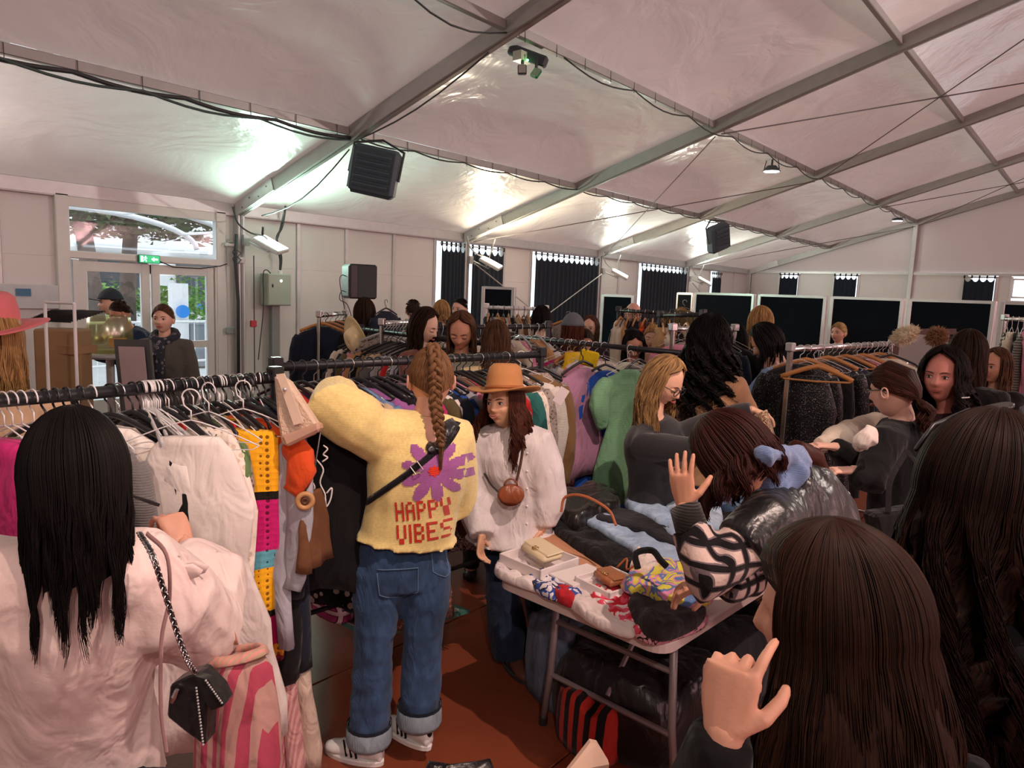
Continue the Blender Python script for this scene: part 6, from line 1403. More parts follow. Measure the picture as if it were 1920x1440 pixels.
# loudspeaker on its pole
c = D(674, 528, 9.3); t = thing('loudspeaker', 'black loudspeaker with its back panel turned left, on a pole by the white wall', 'loudspeaker', c); R = RZ(YAW-1.05, 3, 'Z')
MB().box((0, 0, 0), (.36, .34, .44), R, .02).build('cabinet', BLKPL, t); MB().box(R @ V((.05, -.172, 0)), (.25, .006, .40), R).build('grille', mat('speaker_grille', (.03, .035, .04), .6, bump=.3, bs=300), t)
MB().box(R @ V((-.185, 0, 0)), (.012, .28, .38), R, .004).build('connector_panel', mat('connector_panel', (.22, .23, .24), .5, .3, var=.5, vs=40), t)
for z in (.06, -.14): MB().tube(bez([R @ V((-.19, -.05, z)), R @ V((-.25, -.05, z+.01)), R @ V((-.27, -.05, z-.1)), R @ V((-.18, -.1, -.45-z)), R @ V((-.08, -.08, -.62))], 16), .006, 5).build('cable', CABLE, t)
ps = thing('speaker_stand', 'black pole stand under the loudspeaker', 'stand', (c.x, c.y, 0)); MB().tube([(0, 0, .15), (0, 0, c.z-.22)], .018, 8).build('pole', BLACKM, ps)
for k in range(3): a = 2*pi*k/3; MB().tube([(0, 0, .6), (.45*cos(a), .45*sin(a), .02)], .012, 6).build('leg', BLACKM, ps)
# partition boards
FELT = mat('navy_felt', hx('10171f'), .95, 0, .1, var=.15, vs=4)
def board(A, B, top, label, low=.12):
    A, B = V(A), V(B); A.z = B.z = 0; t = thing('partition_board', label, 'partition', A); d = (B-A); L = d.length; a = atan2(d.y, d.x); t.rotation_euler = (0, 0, a)
    MB().box((L/2, 0, (top+low)/2), (L-.06, .03, top-low), bev=.004).build('felt_panel', FELT, t)
    for x in (.035, L-.035): MB().box((x, 0, (top+.0)/2), (.05, .05, top), bev=.006).build('post', mat('anodised_frame', (.62, .62, .60), .35, .5), t)
    for z in (top-.015, low): MB().box((L/2, 0, z), (L-.1, .045, .035)).build('frame_rail', mat('anodised_frame', (.62, .62, .60), .35, .5), t)
    for x in (.035, L-.035): MB().box((x, 0, .02), (.06, .5, .03)).build('foot', BLACKM, t)
xs = [(1302, 11.6), (1421, 10.6), (1557, 9.75), (1703, 8.95), (1876, 8.15), (1990, 7.7)]
pos = ['left of the four in front of the end wall', 'behind the blond woman in the sleeveless top', 'behind the fair-haired child', 'behind the curly-haired woman, widest in view', 'at the right edge, mostly cut off']
for i in range(5):
    A = D(xs[i][0], 560, xs[i][1]); B = D(xs[i+1][0]-(4 if i < 4 else 0), 560, xs[i+1][1]); board(A, B, 2.01, 'dark navy felt partition board '+pos[i])
board(D(903, 545, 9.6), D(968, 547, 9.4), 1.96, 'small dark partition board beside the second column')
board(D(1128, 555, 10.2), D(1192, 556, 9.8), 1.92, 'dark partition board behind the balding man')
board(D(1270, 557, 12.2), D(1302, 557, 11.7), 2.0, 'narrow dark partition board right of the fourth column')
# things at the left by the door
t = thing('round_table', 'small round grey high table by the door', 'table', Z(208, 660, 1.05)); t.location.z = 0
p = D(206, 660, 5.6); t.location = (p.x, p.y, 0); hz = p.z
MB().lathe([(.30, hz-.03), (.31, hz-.015), (.30, hz)], (0, 0, 0), 28).build('table_top', mat('table_grey', (.35, .36, .36), .4), t); MB().tube([(0, 0, .02), (0, 0, hz-.03)], .03, 10).build('column', ALU, t); MB().lathe([(.25, 0), (.24, .02), (.03, .04)], (0, 0, 0), 20).build('foot', ALU, t)
tub = thing('clear_plastic_tub', 'translucent yellowish plastic tub on the round table by the door', 'container', (p.x, p.y, hz+.001))
TUB = glassm('tinted_plastic', (.90, .90, .70), .25, .18)
MB().lathe([(.17, 0), (.165, .16), (.15, .27), (.13, .285), (.12, .28), (.14, .265), (.155, .15), (.16, .01)], (0, 0, 0), 28).build('shell', TUB, tub, True); MB().box((.02, -.1, .08), (.13, .01, .07)).build('paper_label', mat('orange_paper', hx('d8a27c'), .7), tub)
t = thing('standing_mirror', 'standing board with a grey frame and pale pink face by the glass door', 'board', (0, 0, 0))
q = [D(214, 636, 5.0), D(276, 637, 4.9), D(284, 800, 4.9), D(236, 800, 5.0)]
q = [D(213, 636, 5.0), D(280, 637, 4.9)]; dn = -UP*1.5+rr*.10
mb = MB(); mb.slab([q[0], q[1], q[1]+dn, q[0]+dn], -fw, -.03); mb.build('frame', mat('grey_wood_frame', (.10, .11, .11), .6), t); e = rr*.035
mb = MB(); mb.slab([q[0]+e*1.0-uu*.05, q[1]-e-uu*.05, q[1]-e+dn, q[0]+e+dn], -fw, .006); mb.build('face', mat('pale_pink_board', hx('cdb8bb'), .4), t)
p = D(118, 620, 4.5); t = thing('cardboard_box', 'tall brown cardboard box with a stack of black hangers on it', 'box', (p.x, p.y, 0)); CBD = mat('cardboard', hx('8a6d4c'), .85, var=.15, vs=5)
bz = D(118, 616, 4.5).z; MB().box((0, 0, bz/2), (.20, .26, bz), RZ(.9, 3, 'Z'), .01).build('carton', CBD, t); MB().box((.02, -.02, bz*.92), (.20, .25, .05), RZ(.6, 3, 'Z')).build('flap', CBD, t); MB().tube([(0, -.16, bz*.72), (.0, -.175, bz*.72)], .03, 10).build('hand_hole', BLKPL, t)
for k in range(12):
    M_ = Matrix.Translation(V((p.x, p.y, bz+.045+.006*k))-rr*(.10-.018*k)) @ RZ(.6+.04*k, 4, 'Z') @ RZ(pi/2, 4, 'Y') @ Matrix.Translation((0, 0, .12)) @ Matrix.Scale(.75, 4); h = put(HD['black plastic'][1], 'clothes_hanger', BLKPL, M_); put(HD['black plastic'][0], 'hook', BLKPL, None, h); tag(h, 'black hanger lying in the heap on the cardboard box', 'hanger', 'black hangers heaped on the cardboard box')
t = thing('rail_stand', 'slim white rail stand in front of the cardboard box', 'stand', (0, 0, 0)); a, b_ = D(84, 567, 3.9), D(139, 569, 3.8)
MB().tube([a, b_], .007, 8).build('top_bar', WHT, t)
for q in (a, b_): MB().tube([q, V((q.x, q.y, 0))], .009, 8).build('post', WHT, t)
# straw hat and mirror, fur hat and pompom
STR = mat('straw_cream', hx('dccfa0'), .8, var=.08, vs=40, bump=.3, bs=120)
X = rr*.55+fw*.6; hat(D(670, 634, 5.70), Matrix((X.normalized(), uu*1.0, -fw)).transposed() @ RZ(radians(35), 3, 'Z') @ RZ(radians(-48), 3, 'Y') , .10, .19, .10, STR, 'cream straw hat hanging on the far end of the third rail', None, pinch=False)
t = thing('standing_mirror', 'brown wooden framed mirror behind the cream fur hat', 'mirror', (0, 0, 0)); A = D(1682, 622, 6.2); B = D(1790, 622, 6.2)
WD = mat('brown_wood', hx('4a2c20'), .5, var=.2); dn = -UP*(A.z-.03)-rr*.05
for a, b_ in ((A, B), (A, A+dn), (B, B+dn)): MB().beam(a, b_, .05, .05, up=fw).build('frame', WD, t)
mb = MB(); mb.slab([A, B, B+dn, A+dn], fw, .01); mb.build('mirror_glass', mat('mirror_silver', (.62, .6, .6), .04, 1, var=.01), t)
def fur(c, r, ang, mt, name, label, cat, n=700, ln=.03):
    mb = MB(); mb.ell((0, 0, 0), (r[0]*.85, r[1]*.85, r[2]*.85), 14, 10); ps = []
    for k in range(n):
        q = V((random.gauss(0, 1), random.gauss(0, 1), random.gauss(0, 1))).normalized(); a = V((q.x*r[0]*.8, q.y*r[1]*.8, q.z*r[2]*.8)); j = V((random.uniform(-1, 1), random.uniform(-1, 1), random.uniform(-1, 1)))*.012
        mb.tube([a, a+q*ln*.6+j*.5, a+q*ln+j], [.003, .002, .0006], 3, cap=False)
    o = mb.build(name, mt, None, True); o.matrix_world = Matrix.Translation(c) @ ang; o['kind'] = 'stuff' if False else o.get('kind', ''); del o['kind']; tag(o, label, cat); return o
fur(D(1697, 629, 5.4), (.10, .10, .055), (Matrix((rr, fw, uu)).transposed().to_4x4() @ RZ(radians(-28), 4, 'Y')), mat('cream_fur', hx('dccdb0'), .9), 'fur_hat', 'fluffy cream fur hat resting on the mirror corner', 'hat')
fur(D(1757, 632, 4.6), (.05, .05, .05), Matrix.Identity(4), mat('tawny_fur', hx('8a6444'), .9), 'fur_pompom', 'tawny fur pompom just above the curly-haired woman', 'pompom')
# ---- outside the door
gr = MB().box((8, 26, -.10), (60, 30.8, .1)).build('ground', mat('pale_pavement', (.55, .54, .52), .8, var=.1)); struct(gr)
bw = thing('white_building', 'white building with dark shop windows across the street', 'building', (0, 0, 0)); MB().box((12, 33, 3), (26, .4, 6)).build('wall', mat('white_render', (.8, .8, .78), .8), bw)
for x, w in ((5, 2.2), (8.6, 3.4), (12.8, 2.6), (17, 3.2)): f_ = MB().box((x, 32.7, 1.6), (w, .15, 2.3)).build('shop_window', mat('dark_shop_glass', (.05, .06, .07), .1), bw); MB().box((x, 32.0, 3.1), (w+.6, 1.4, .12)).build('awning', mat('white_awning', (.7, .7, .7), .7), bw)
BARK = mat('pine_bark', hx('6f6058'), .95, var=.35, vs=9, bump=.6, bs=25)
LEAF = mat('pine_green', hx('54613f'), .9, var=.4)
for k, (px, d, lean_, lab) in enumerate(((182, 17, -.5, 'left pine tree with a leaning trunk seen through the door'), (238, 19, .35, 'second pine tree with a straight trunk seen through the door'))):
    b0 = D(px, 620, d); b0.z = 0; t = thing('pine_tree', lab, 'tree', b0); tp = V((lean_, 0, 5.2))
    MB().tube([(0, 0, 0), (lean_*.1, 0, 1.5), (lean_*.5, 0, 3.2), tp], [.24, .20, .17, .13], 12).build('trunk', BARK, t, True)
    for i in range(9):
        a = i*2.4; L_ = random.uniform(1.8, 3.4); s0 = V((lean_*.6, 0, 3.0+.25*i)); MB().tube(bez([s0, s0+V((cos(a)*L_*.5, sin(a)*L_*.3, .5)), s0+V((cos(a)*L_, sin(a)*L_*.6, .3+.6*(i % 3)))], 8), [.08-.007*j for j in range(9)], 6).build('branch', BARK, t, True)
    mb = MB()
    for i in range(5000):
        a = random.uniform(0, 6.28); r_ = random.uniform(.5, 3.8); c = V((cos(a)*r_+lean_, sin(a)*r_*.7, random.uniform(2.9, 6.4))); j = V((random.uniform(-.22, .22), random.uniform(-.22, .22), random.uniform(-.12, .16)))
        mb.add([c, c+j, c+V((j.y, -j.x, j.z))], [(0, 1, 2)])
    o = mb.build('foliage', LEAF, t, fix=False); o['kind'] = 'stuff'
WP = mat('white_paint', (.8, .8, .8), .5)
t = thing('arched_canopy', 'white arched metal canopy frame outside the transom window', 'canopy', (0, 0, 0))
for yy, h in ((11.6, 0), (13.2, .0)):
    MB().tube([(4.5+2.1*cos(a), yy, 2.45+.55*sin(a)+h) for a in [pi*j/20 for j in range(21)]], .05, 8).build('arch', WP, t, True)
for x in (2.4, 6.6): MB().tube([(x, 11.6, 0), (x, 11.6, 2.45)], .04, 8).build('canopy_post', WP, t)
for a in (.5, 1.2, 1.9, 2.6): MB().tube([(4.5+2.1*cos(a), 11.6, 2.45+.55*sin(a)), (4.5+2.1*cos(a), 13.2, 2.45+.55*sin(a))], .025, 6).build('canopy_rail', WP, t)
t = thing('crowd_barrier', 'white metal crowd barrier outside the door', 'barrier', (0, 0, 0))
for z in (.25, 1.05): MB().tube([(4.2, 14, z), (9.5, 14.6, z)], .025, 6).build('barrier_rail', WP, t)
for k in range(22): MB().tube([(4.2+.24*k, 14+.027*k, -.05), (4.2+.24*k, 14+.027*k, 1.05)], .012, 5).build('barrier_bar', WP, t)
for k, (px, d, s_, lab) in enumerate(((160, 22, 1.0, 'left leafy bush outside, seen through the left door leaf'), (222, 25, .9, 'palm-green bush between the pine trunks'), (300, 20, .8, 'low green bush in a white planter outside'), (345, 19, .9, 'green bush in the planter at the right of the door view'), (380, 21, 1.5, 'tall leafy bush at the right of the door view'))):
    c = D(px, 560, d); c.z = .9; t = thing('bush', lab, 'bush', (c.x, c.y, 0)); mb = MB()
    for i in range(420):
        q = V((random.gauss(0, 1), random.gauss(0, 1), random.gauss(0, 1))).normalized()*s_*random.uniform(.5, 1); q.z = q.z*.7+1.1; j = V((random.uniform(-.14, .14), random.uniform(-.14, .14), random.uniform(-.1, .14)))
        mb.add([q, q+j, q+V((j.y, -j.x, j.z))], [(0, 1, 2)])
    o = mb.build('foliage', mat('leaf_bright', hx('6f9a45'), .8, var=.4), t, fix=False); o['kind'] = 'stuff'
    MB().box((0, 0, .3), (s_*1.8, .6, .6), bev=.02).build('planter', WP, t)
t = thing('litter_bin', 'grey litter bin with a round blue sign outside', 'bin', (0, 0, 0)); c = D(375, 590, 16); c.z = 0; t.location = c
MB().lathe([(.28, 0), (.3, .9), (.32, .92), (.3, 1.0)], (0, 0, 0), 20).build('body', mat('bin_grey', (.2, .22, .24), .5), t); q = -V((c.x, c.y, 0)).normalized(); R = q.to_track_quat('Z', 'Y').to_matrix()
MB().lathe([(.13, 0), (.13, .01)], (0, 0, 0), 20).build('blue_disc', mat('sign_blue', hx('2a86d8'), .5), t).matrix_world = Matrix.Translation(c+q*.32+UP*.7) @ R.to_4x4()
o = MB().lathe([(.14, 0), (.14, .01)], (0, 0, 0), 20).build('round_sign', mat('sign_blue', hx('2a86d8'), .5)); c = D(343, 584, 15.5); o.matrix_world = Matrix.Translation(c) @ R.to_4x4(); p_ = MB().box((c.x, c.y+.2, c.z/2+.3), (.35, .2, c.z+.6)).build('white_post', WP); tag(p_, 'white square post carrying the round blue sign', 'post'); o.parent = p_
t = MB().box((5.2, 10.9, -.04), (2.4, .8, .03)).build('door_ramp', mat('ramp_grey', (.4, .4, .4), .7)); tag(t, 'low grey threshold ramp outside the glass door', 'ramp')
# ================================================================ the table, its wares and things on the floor
TZ = .74; o2 = V((2.10, 1.03, 0)); sd = V((.06, .998, 0)); ld = V((.998, -.06, 0))
def TP(l, s, z=TZ): return o2+ld*l+sd*s+UP*z
TW = mat('white_table_plastic', hx('d3c3bd'), .5, var=.05, vs=8, bump=.05, bs=120)
t = thing('folding_table', 'white plastic folding table covered with clothes and boxes', 'table', TP(.9, .4, 0)); T0 = -V(t.location)
def rrect(L, S, r, z, e=0, n=5):
    pts = []
    for cx, cy, a0 in ((L-r, S-r, 0), (r, S-r, 90), (r, r, 180), (L-r, r, 270)):
        for k in range(n+1): a = radians(a0+90*k/n); pts.append(TP(cx+(r+e)*cos(a), cy+(r+e)*sin(a), z)+T0)
    return pts
mb = MB(); mb.loft([rrect(1.72, .80, .07, z, e) for z, e in ((TZ-.045, -.012), (TZ-.040, 0), (TZ-.008, 0), (TZ, -.008))]); mb.build('table_top', TW, t)
LG = mat('grey_steel_tube', hx('8f8688'), .4, .3)
for l in (.27, 1.45):
    for s in (.12, .68):
        MB().tube([TP(l, s, TZ-.04)+T0, TP(l, s+(.02 if s > .4 else -.02), .28)+T0, TP(l+(.0), s+(.05 if s > .4 else -.05), .03)+T0], .0155, 10).build('leg', LG, t, True)
        MB().tube([TP(l, s+(.05 if s > .4 else -.05), .035)+T0, TP(l, s+(.052 if s > .4 else -.052), .0)+T0], .019, 10).build('foot_cap', BLKPL, t)
    MB().tube([TP(l, .12, .50)+T0, TP(l, .68, .50)+T0], .012, 8).build('cross_bar', LG, t); MB().tube([TP(l, .10, .25)+T0, TP(l, .70, .25)+T0], .012, 8).build('cross_bar', LG, t)
    MB().tube([TP(l, .4, .28)+T0, TP(l+(.42 if l < .8 else -.42), .4, TZ-.04)+T0], .011, 8).build('brace', LG, t)
def pile(px, z, th, mt, name, label, cat, rough=.010, seed=0, group=None, world=False, n=64, flat=False, sc=9, pxz=None):
    P = [V((p[0], p[1], 0)) if world else Z(p[0], p[1], z+th*.5) for p in px]; k = len(P); out = []
    for i in range(n):
        u = i/n*k; a = int(u); tt = u-a; p0, p1, p2, p3 = (P[(a-1) % k], P[a % k], P[(a+1) % k], P[(a+2) % k])
        q = .5*((2*p1)+(p2-p0)*tt+(2*p0-5*p1+4*p2-p3)*tt*tt+(3*p1-p0-3*p2+p3)*tt**3) if not flat else p1.lerp(p2, tt); q.z = 0; out.append(q)
    c = sum(out, V((0, 0, 0)))/n; rings = []
    for s, h in ((.97, 0), (1.01, .18), (1.03, .45), (1.0, .75), (.95, .95), (.85, 1.02), (.70, 1.04), (.5, 1.05), (.3, 1.05), (.12, 1.06)):
        ring = []
        for i, q in enumerate(out):
            p = c+(q-c)*s; w = nz((p.x*sc+seed*5, p.y*sc, seed)); w2 = nz((p.x*sc*2.6, p.y*sc*2.6+seed, 5)); e = 1+.02*nz((i*.5, seed, h*6)) if s > .9 else 1
            p = c+(q-c)*s*e; hh = z+th*h+(rough*(w*1.6+w2*.8+(.5-abs(w))*1.0) if h > .5 else 0); ring.append(V((p.x, p.y, hh)))
        rings.append(ring)
    global last_pile
    mb = MB(); mb.loft(rings); o = mb.build(name, mt, None, True); last_pile = o; tag(o, label, cat, group); return o
DBL = fab('8ba6c4', 'denim', 'b6cbe0'); DMB = fab('49688f', 'denim', '7a98bd')
pile([(1035, 985), (1080, 955), (1150, 985), (1215, 1040), (1195, 1085), (1120, 1050)], TZ+.006, .05, BLK, 'folded_trousers', 'black folded trousers along the left of the table, next to the brown paper', 'trousers', .012, 1)
pile([(1085, 968), (1118, 960), (1190, 985), (1285, 1035), (1290, 1062), (1225, 1052), (1150, 1010)], TZ+.05, .03, DBL, 'folded_jeans', 'light blue jeans laid lengthwise over the black trousers', 'jeans', .010, 2)
pile([(1118, 975), (1160, 958), (1250, 990), (1300, 1015), (1290, 1040), (1200, 1000)], TZ+.055, .035, fab('1b1b1f', 'denim', '2a2a30'), 'folded_jeans', 'black jeans between the two light blue pairs', 'jeans', .010, 3)
pile([(1172, 945), (1215, 932), (1290, 962), (1320, 1000), (1280, 1020), (1225, 985)], TZ+.05, .05, DBL, 'folded_jeans', 'light blue crumpled jeans in the middle of the pile', 'jeans', .016, 4)
pile([(1235, 940), (1290, 925), (1345, 950), (1350, 990), (1300, 985)], TZ+.06, .05, fab('9db7d0', 'denim', 'c9d9e8'), 'folded_jeans', 'faded blue jeans by the raised hand', 'jeans', .016, 5)
pile([(1215, 925), (1270, 905), (1330, 912), (1350, 935), (1290, 945), (1240, 945)], TZ+.04, .06, BLK, 'folded_trousers', 'black folded trousers at the far side under the charcoal sweater', 'trousers', .014, 6)
pile([(1320, 915), (1400, 905), (1450, 925), (1430, 960), (1360, 955)], TZ+.03, .05, DMB, 'folded_jeans', 'mid blue jeans under the cream garment at the far end', 'jeans', .012, 7)
pile([(1345, 905), (1380, 900), (1432, 915), (1440, 928), (1400, 925)], TZ+.085, .02, C['cream'], 'folded_garment', 'cream folded garment on the far blue jeans', 'top', .008, 8)
pile([(1290, 1000), (1370, 965), (1440, 980), (1400, 1040), (1330, 1060)], TZ+.01, .05, BLK, 'folded_trousers', 'black trousers under the raised plaid sleeve', 'trousers', .012, 9)
pile([(1040, 955), (1062, 930), (1110, 918), (1150, 935), (1160, 960), (1120, 970), (1075, 985)], TZ+.02, .10, fab('17120f', 'leather'), 'leather_bag', 'black leather bag with a brown strap at the left end of the jeans', 'bag', .02, 10)
lb = bpy.data.objects['leather_bag']
o = MB().tube(bez([D(1052, 960, 3.05), D(1060, 932, 3.05), D(1095, 930, 3.0), D(1140, 955, 2.95), D(1155, 985, 2.9)], 20), .006, 6).build('strap', mat('tan_strap', hx('a8603a'), .5), lb); tag(o, 'tan leather strap')
pile([(990, 1010), (1040, 1000), (1170, 1068), (1150, 1090), (1060, 1060)], TZ+.002, .012, mat('brown_paper', hx('c08a68'), .8), 'paper_sheet', 'brown paper lying on the table between boxes and trousers', 'paper', .002, 11)
# white tops hanging over the near edge
for k, (pts, c, lab, z) in enumerate((
    ([(928, 1070), (945, 1052), (985, 1062), (1040, 1090), (1055, 1118), (1005, 1105), (950, 1085)], fab('dcd2d0', 'floral', 'c6bcc0', '3f7a5a', .5), 'white folded top with a green edge at the near left corner', .004),
    ([(990, 1085), (1015, 1075), (1060, 1090), (1090, 1120), (1060, 1125), (1015, 1110)], fab('dcd6da', 'swirl', '2f4f9c', '26304f', 1.2), 'white and blue patterned scarf poking from under the boxes', .012),
    ([(1030, 1108), (1060, 1098), (1120, 1120), (1180, 1160), (1185, 1190), (1120, 1170), (1070, 1135)], fab('dccfcb', 'plain'), 'white folded shirt along the near edge of the table', .006),
    ([(1040, 1112), (1058, 1106), (1078, 1118), (1075, 1132), (1050, 1124)], fab('b5202c'), 'small red folded cloth at the near edge', .016),
    ([(1105, 1112), (1140, 1100), (1180, 1120), (1215, 1160), (1235, 1185), (1190, 1180), (1140, 1150)], fab('e2d3d0', 'swirl', 'c22032', 'd84f6a', .9), 'white top with red ribbons beside the black folded top', .022),
    ([(1180, 1165), (1230, 1185), (1310, 1155), (1322, 1170), (1240, 1200), (1195, 1190)], fab('dc9fae', 'swirl', '151515', 'e0a8b4', 1.6), 'pink and black patterned cloth under the black folded top', .004))):
    pile(pts, TZ+z, .035, c, 'folded_garment', lab, 'top', .014, 20+k, sc=16)
pile([(1180, 1130), (1225, 1112), (1290, 1125), (1322, 1145), (1300, 1170), (1240, 1190), (1195, 1165)], TZ+.035, .055, fab('2a2326'), 'folded_garment', 'charcoal folded top on the near corner of the table', 'top', .014, 30)
pile([(1165, 1095), (1205, 1072), (1250, 1055), (1300, 1075), (1335, 1110), (1325, 1130), (1270, 1135), (1210, 1118)], TZ+.075, .04, fab('d9cf52', 'swirl', 'd98fb0', '5f7fae', .9), 'folded_dress', 'yellow, pink and blue swirl print dress heaped on the table corner', 'dress', .022, 31, sc=14)
pile([(1182, 1060), (1200, 1045), (1240, 1062), (1225, 1080), (1190, 1082)], TZ+.06, .06, fab('e6d8cf'), 'folded_garment', 'white crumpled top with black straps behind the swirl dress', 'top', .02, 32, sc=18)
o = MB().tube(bez([D(1196, 1066, 2.55), D(1192, 1038, 2.58), D(1222, 1032, 2.6), D(1238, 1050, 2.56), D(1250, 1062, 2.54)], 16), [.012]*17, 6, flat=uu).build('black_strap', fab('121214'), last_pile)
# gift boxes
BXW = mat('white_card', hx('dfd5d3'), .6, var=.03)
def gift(a, b_, c, h, label, z, lid=False):
    """open box from three corners of its footprint seen in the photograph"""
    A, B, Cc = Z(*a, z+h), Z(*b_, z+h), Z(*c, z+h); u = B-A; u.z = 0; w = u.length; u.normalize(); v = V((-u.y, u.x, 0)); dp = (Cc-B).dot(v); v = v if dp > 0 else -v; dp = abs(dp); o_ = V((A.x, A.y, z)); t = thing('gift_box' if not lid else 'box_lid', label, 'box', o_); R = Matrix((u, v, UP)).transposed()
    def Bx(c_, d, nm, par=t): return MB().box(R @ V(c_), d, R, .002).build(nm, BXW, par)
    if lid: Bx((w/2, dp/2, h/2), (w, dp, h), 'lid_shell'); return t, R, w, dp
    Bx((w/2, dp/2, .004), (w, dp, .008), 'base'); 
    for c_, d in (((w/2, .004, h/2), (w, .008, h)), ((w/2, dp-.004, h/2), (w, .008, h)), ((.004, dp/2, h/2), (.008, dp, h)), ((w-.004, dp/2, h/2), (.008, dp, h))): Bx(c_, d, 'side')
    return t, R, w, dp
GOLD = mat('gold_clasp', (.75, .55, .25), .25, .95)
t1, R, w, dp = gift((936, 1037), (1013, 1070), (1067, 1037), .05, 'open white box holding the cream wallet', TZ+.035)
b0 = t1.location; CRW = mat('cream_leather', hx('d8c9a6'), .42, var=.05)
wl_ = thing('wallet', 'cream leather wallet with a gold clasp lying in the first white box', 'wallet', b0+UP*.035); Rw = R @ RZ(-.25, 3, 'Z') @ RZ(.12, 3, 'X'); cc = R @ V((w/2, dp/2+.01, .03))
MB().box(cc, (.19, .10, .032), Rw, .012).build('body', CRW, wl_, True); MB().box(cc+Rw @ V((0, .012, .017)), (.192, .082, .008), Rw, .004).build('flap', CRW, wl_)
mb = MB()
for s in (-1, 1): mb.tube([cc+Rw @ V((.008*s+.008*cos(a), -.026+.009*sin(a), .024)) for a in [2*pi*j/12 for j in range(12)]], .0022, 5, closed=True)
mb.box(cc+Rw @ V((0, -.035, .022)), (.02, .006, .004), Rw); mb.build('clasp', GOLD, wl_, True)
gift((1030, 1075), (1075, 1098), (1110, 1060), .035, 'closed white box lid between the two open boxes', TZ+.03, lid=True)
t2, R, w, dp = gift((1077, 1080), (1143, 1112), (1183, 1077), .045, 'open white box holding the small tan purse', TZ+.04)
pu = thing('purse', 'small tan leather purse with a gold clasp in the second white box', 'purse', t2.location+UP*.02); cc = R @ V((w/2, dp/2, .03)); Rw = R @ RZ(-.2, 3, 'Z'); TANP = fab('a3653c', 'leather')
MB().box(cc, (.12, .085, .028), Rw, .008).build('body', TANP, pu, True); MB().box(cc+Rw @ V((0, .008, .015)), (.122, .07, .006), Rw, .003).build('flap', TANP, pu)
mb = MB()
for s in (-1, 1): mb.tube([cc+Rw @ V((.007*s+.008*cos(a), -.024+.008*sin(a), .021)) for a in [2*pi*j/12 for j in range(12)]], .002, 5, closed=True)
mb.build('clasp', GOLD, pu, True); MB().tube(bez([cc+Rw @ V((-.03, .05, .02)), cc+Rw @ V((-.01, .08, .06)), cc+Rw @ V((.02, .06, .03)), cc+Rw @ V((.045, .085, .055))], 12), .0045, 6).build('strap', mat('tan_strap2', hx('9a5630'), .5), pu, True)
# ---- under the table
for k, (pts, z, th, c, nm, lab, cat) in enumerate((
    ([(2.45, 1.2), (2.9, 1.15), (3.1, 1.5), (2.8, 1.8), (2.45, 1.7)], 0, .34, fab('141316', 'leather'), 'bag', 'large shiny black bag slumped under the table', 'bag'),
    ([(2.9, 1.15), (3.4, 1.1), (3.6, 1.5), (3.3, 1.75), (3.0, 1.6)], 0, .38, fab('1d1b20'), 'bag', 'dark cloth bag at the back under the table', 'bag'),
    ([(2.32, 1.40), (2.5, 1.36), (2.56, 1.55), (2.48, 1.68), (2.36, 1.62)], 0, .22, fab('120f0f', 'stripe', 'b02c22', scale=.45), 'bag', 'black bag with red and orange stripes under the near end of the table', 'bag'),
    ([(2.5, 1.7), (2.75, 1.75), (2.8, 1.95), (2.6, 2.0)], .0, .36, fab('3a4558', 'denim', '7a8aa0'), 'bag', 'grey blue denim bundle beside the near left table leg', 'bag'))):
    pile(pts, z+.002, th, c, nm, lab, cat, .03, 40+k, world=True, sc=7)
# ---- below the middle rail: shelf board, boxes and pink bags
t = thing('shelf_board', 'low green-edged shelf board under the middle rail', 'shelf', (0, 0, 0)); mb = MB(); mb.slab([Z(560, 1135, .24), Z(700, 1200, .24), Z(880, 1150, .24), Z(700, 1080, .24)], UP, .02); mb.build('board', mat('board_green', hx('3f6f63'), .6), t)
mb = MB(); mb.slab([Z(566, 1132, .262), Z(700, 1190, .262), Z(860, 1145, .262), Z(700, 1080, .262)], UP, .008); mb.build('top_sheet', mat('board_pale', hx('9a938a'), .6), t)
pile([(575, 1100), (600, 1060), (650, 1075), (680, 1120), (640, 1150), (590, 1130)], .27, .12, fab('c83f86', 'plaid', 'e6c0c8', '5b2040', 1.2), 'bag', 'pink checked cloth bag on the low shelf', 'bag', .02, 50)
pile([(650, 1050), (720, 1040), (760, 1080), (700, 1110)], .27, .20, fab('c9577c'), 'folded_garment', 'pink folded cloth on the low shelf', 'top', .02, 51)
pile([(600, 1020), (650, 1010), (690, 1040), (640, 1060)], .42, .08, C['beige'], 'folded_garment', 'beige folded cloth on top of the pink checked bag', 'top', .02, 52)
P = V((2.30, 2.50, 1.30)); hang(P, face_cam(P, .5), 'dress', 2, fab('6b4738', 'floral', '9a7460', 'b9977f', 2), 'brown sequinned lace dress', L2, hanger=False, drop=-.15, where='reaching low between the yellow sweater and the hat', length=.95, s=.8)
P = V((2.62, 2.48, 1.15)); hang(P, face_cam(P, .2), 'pants', 1, fab('dcd8d2', 'leopard', '151515', '151515', .7), 'black and white zebra print trousers', L2, hanger=False, where='behind the hat girl\'s hip', s=.75)
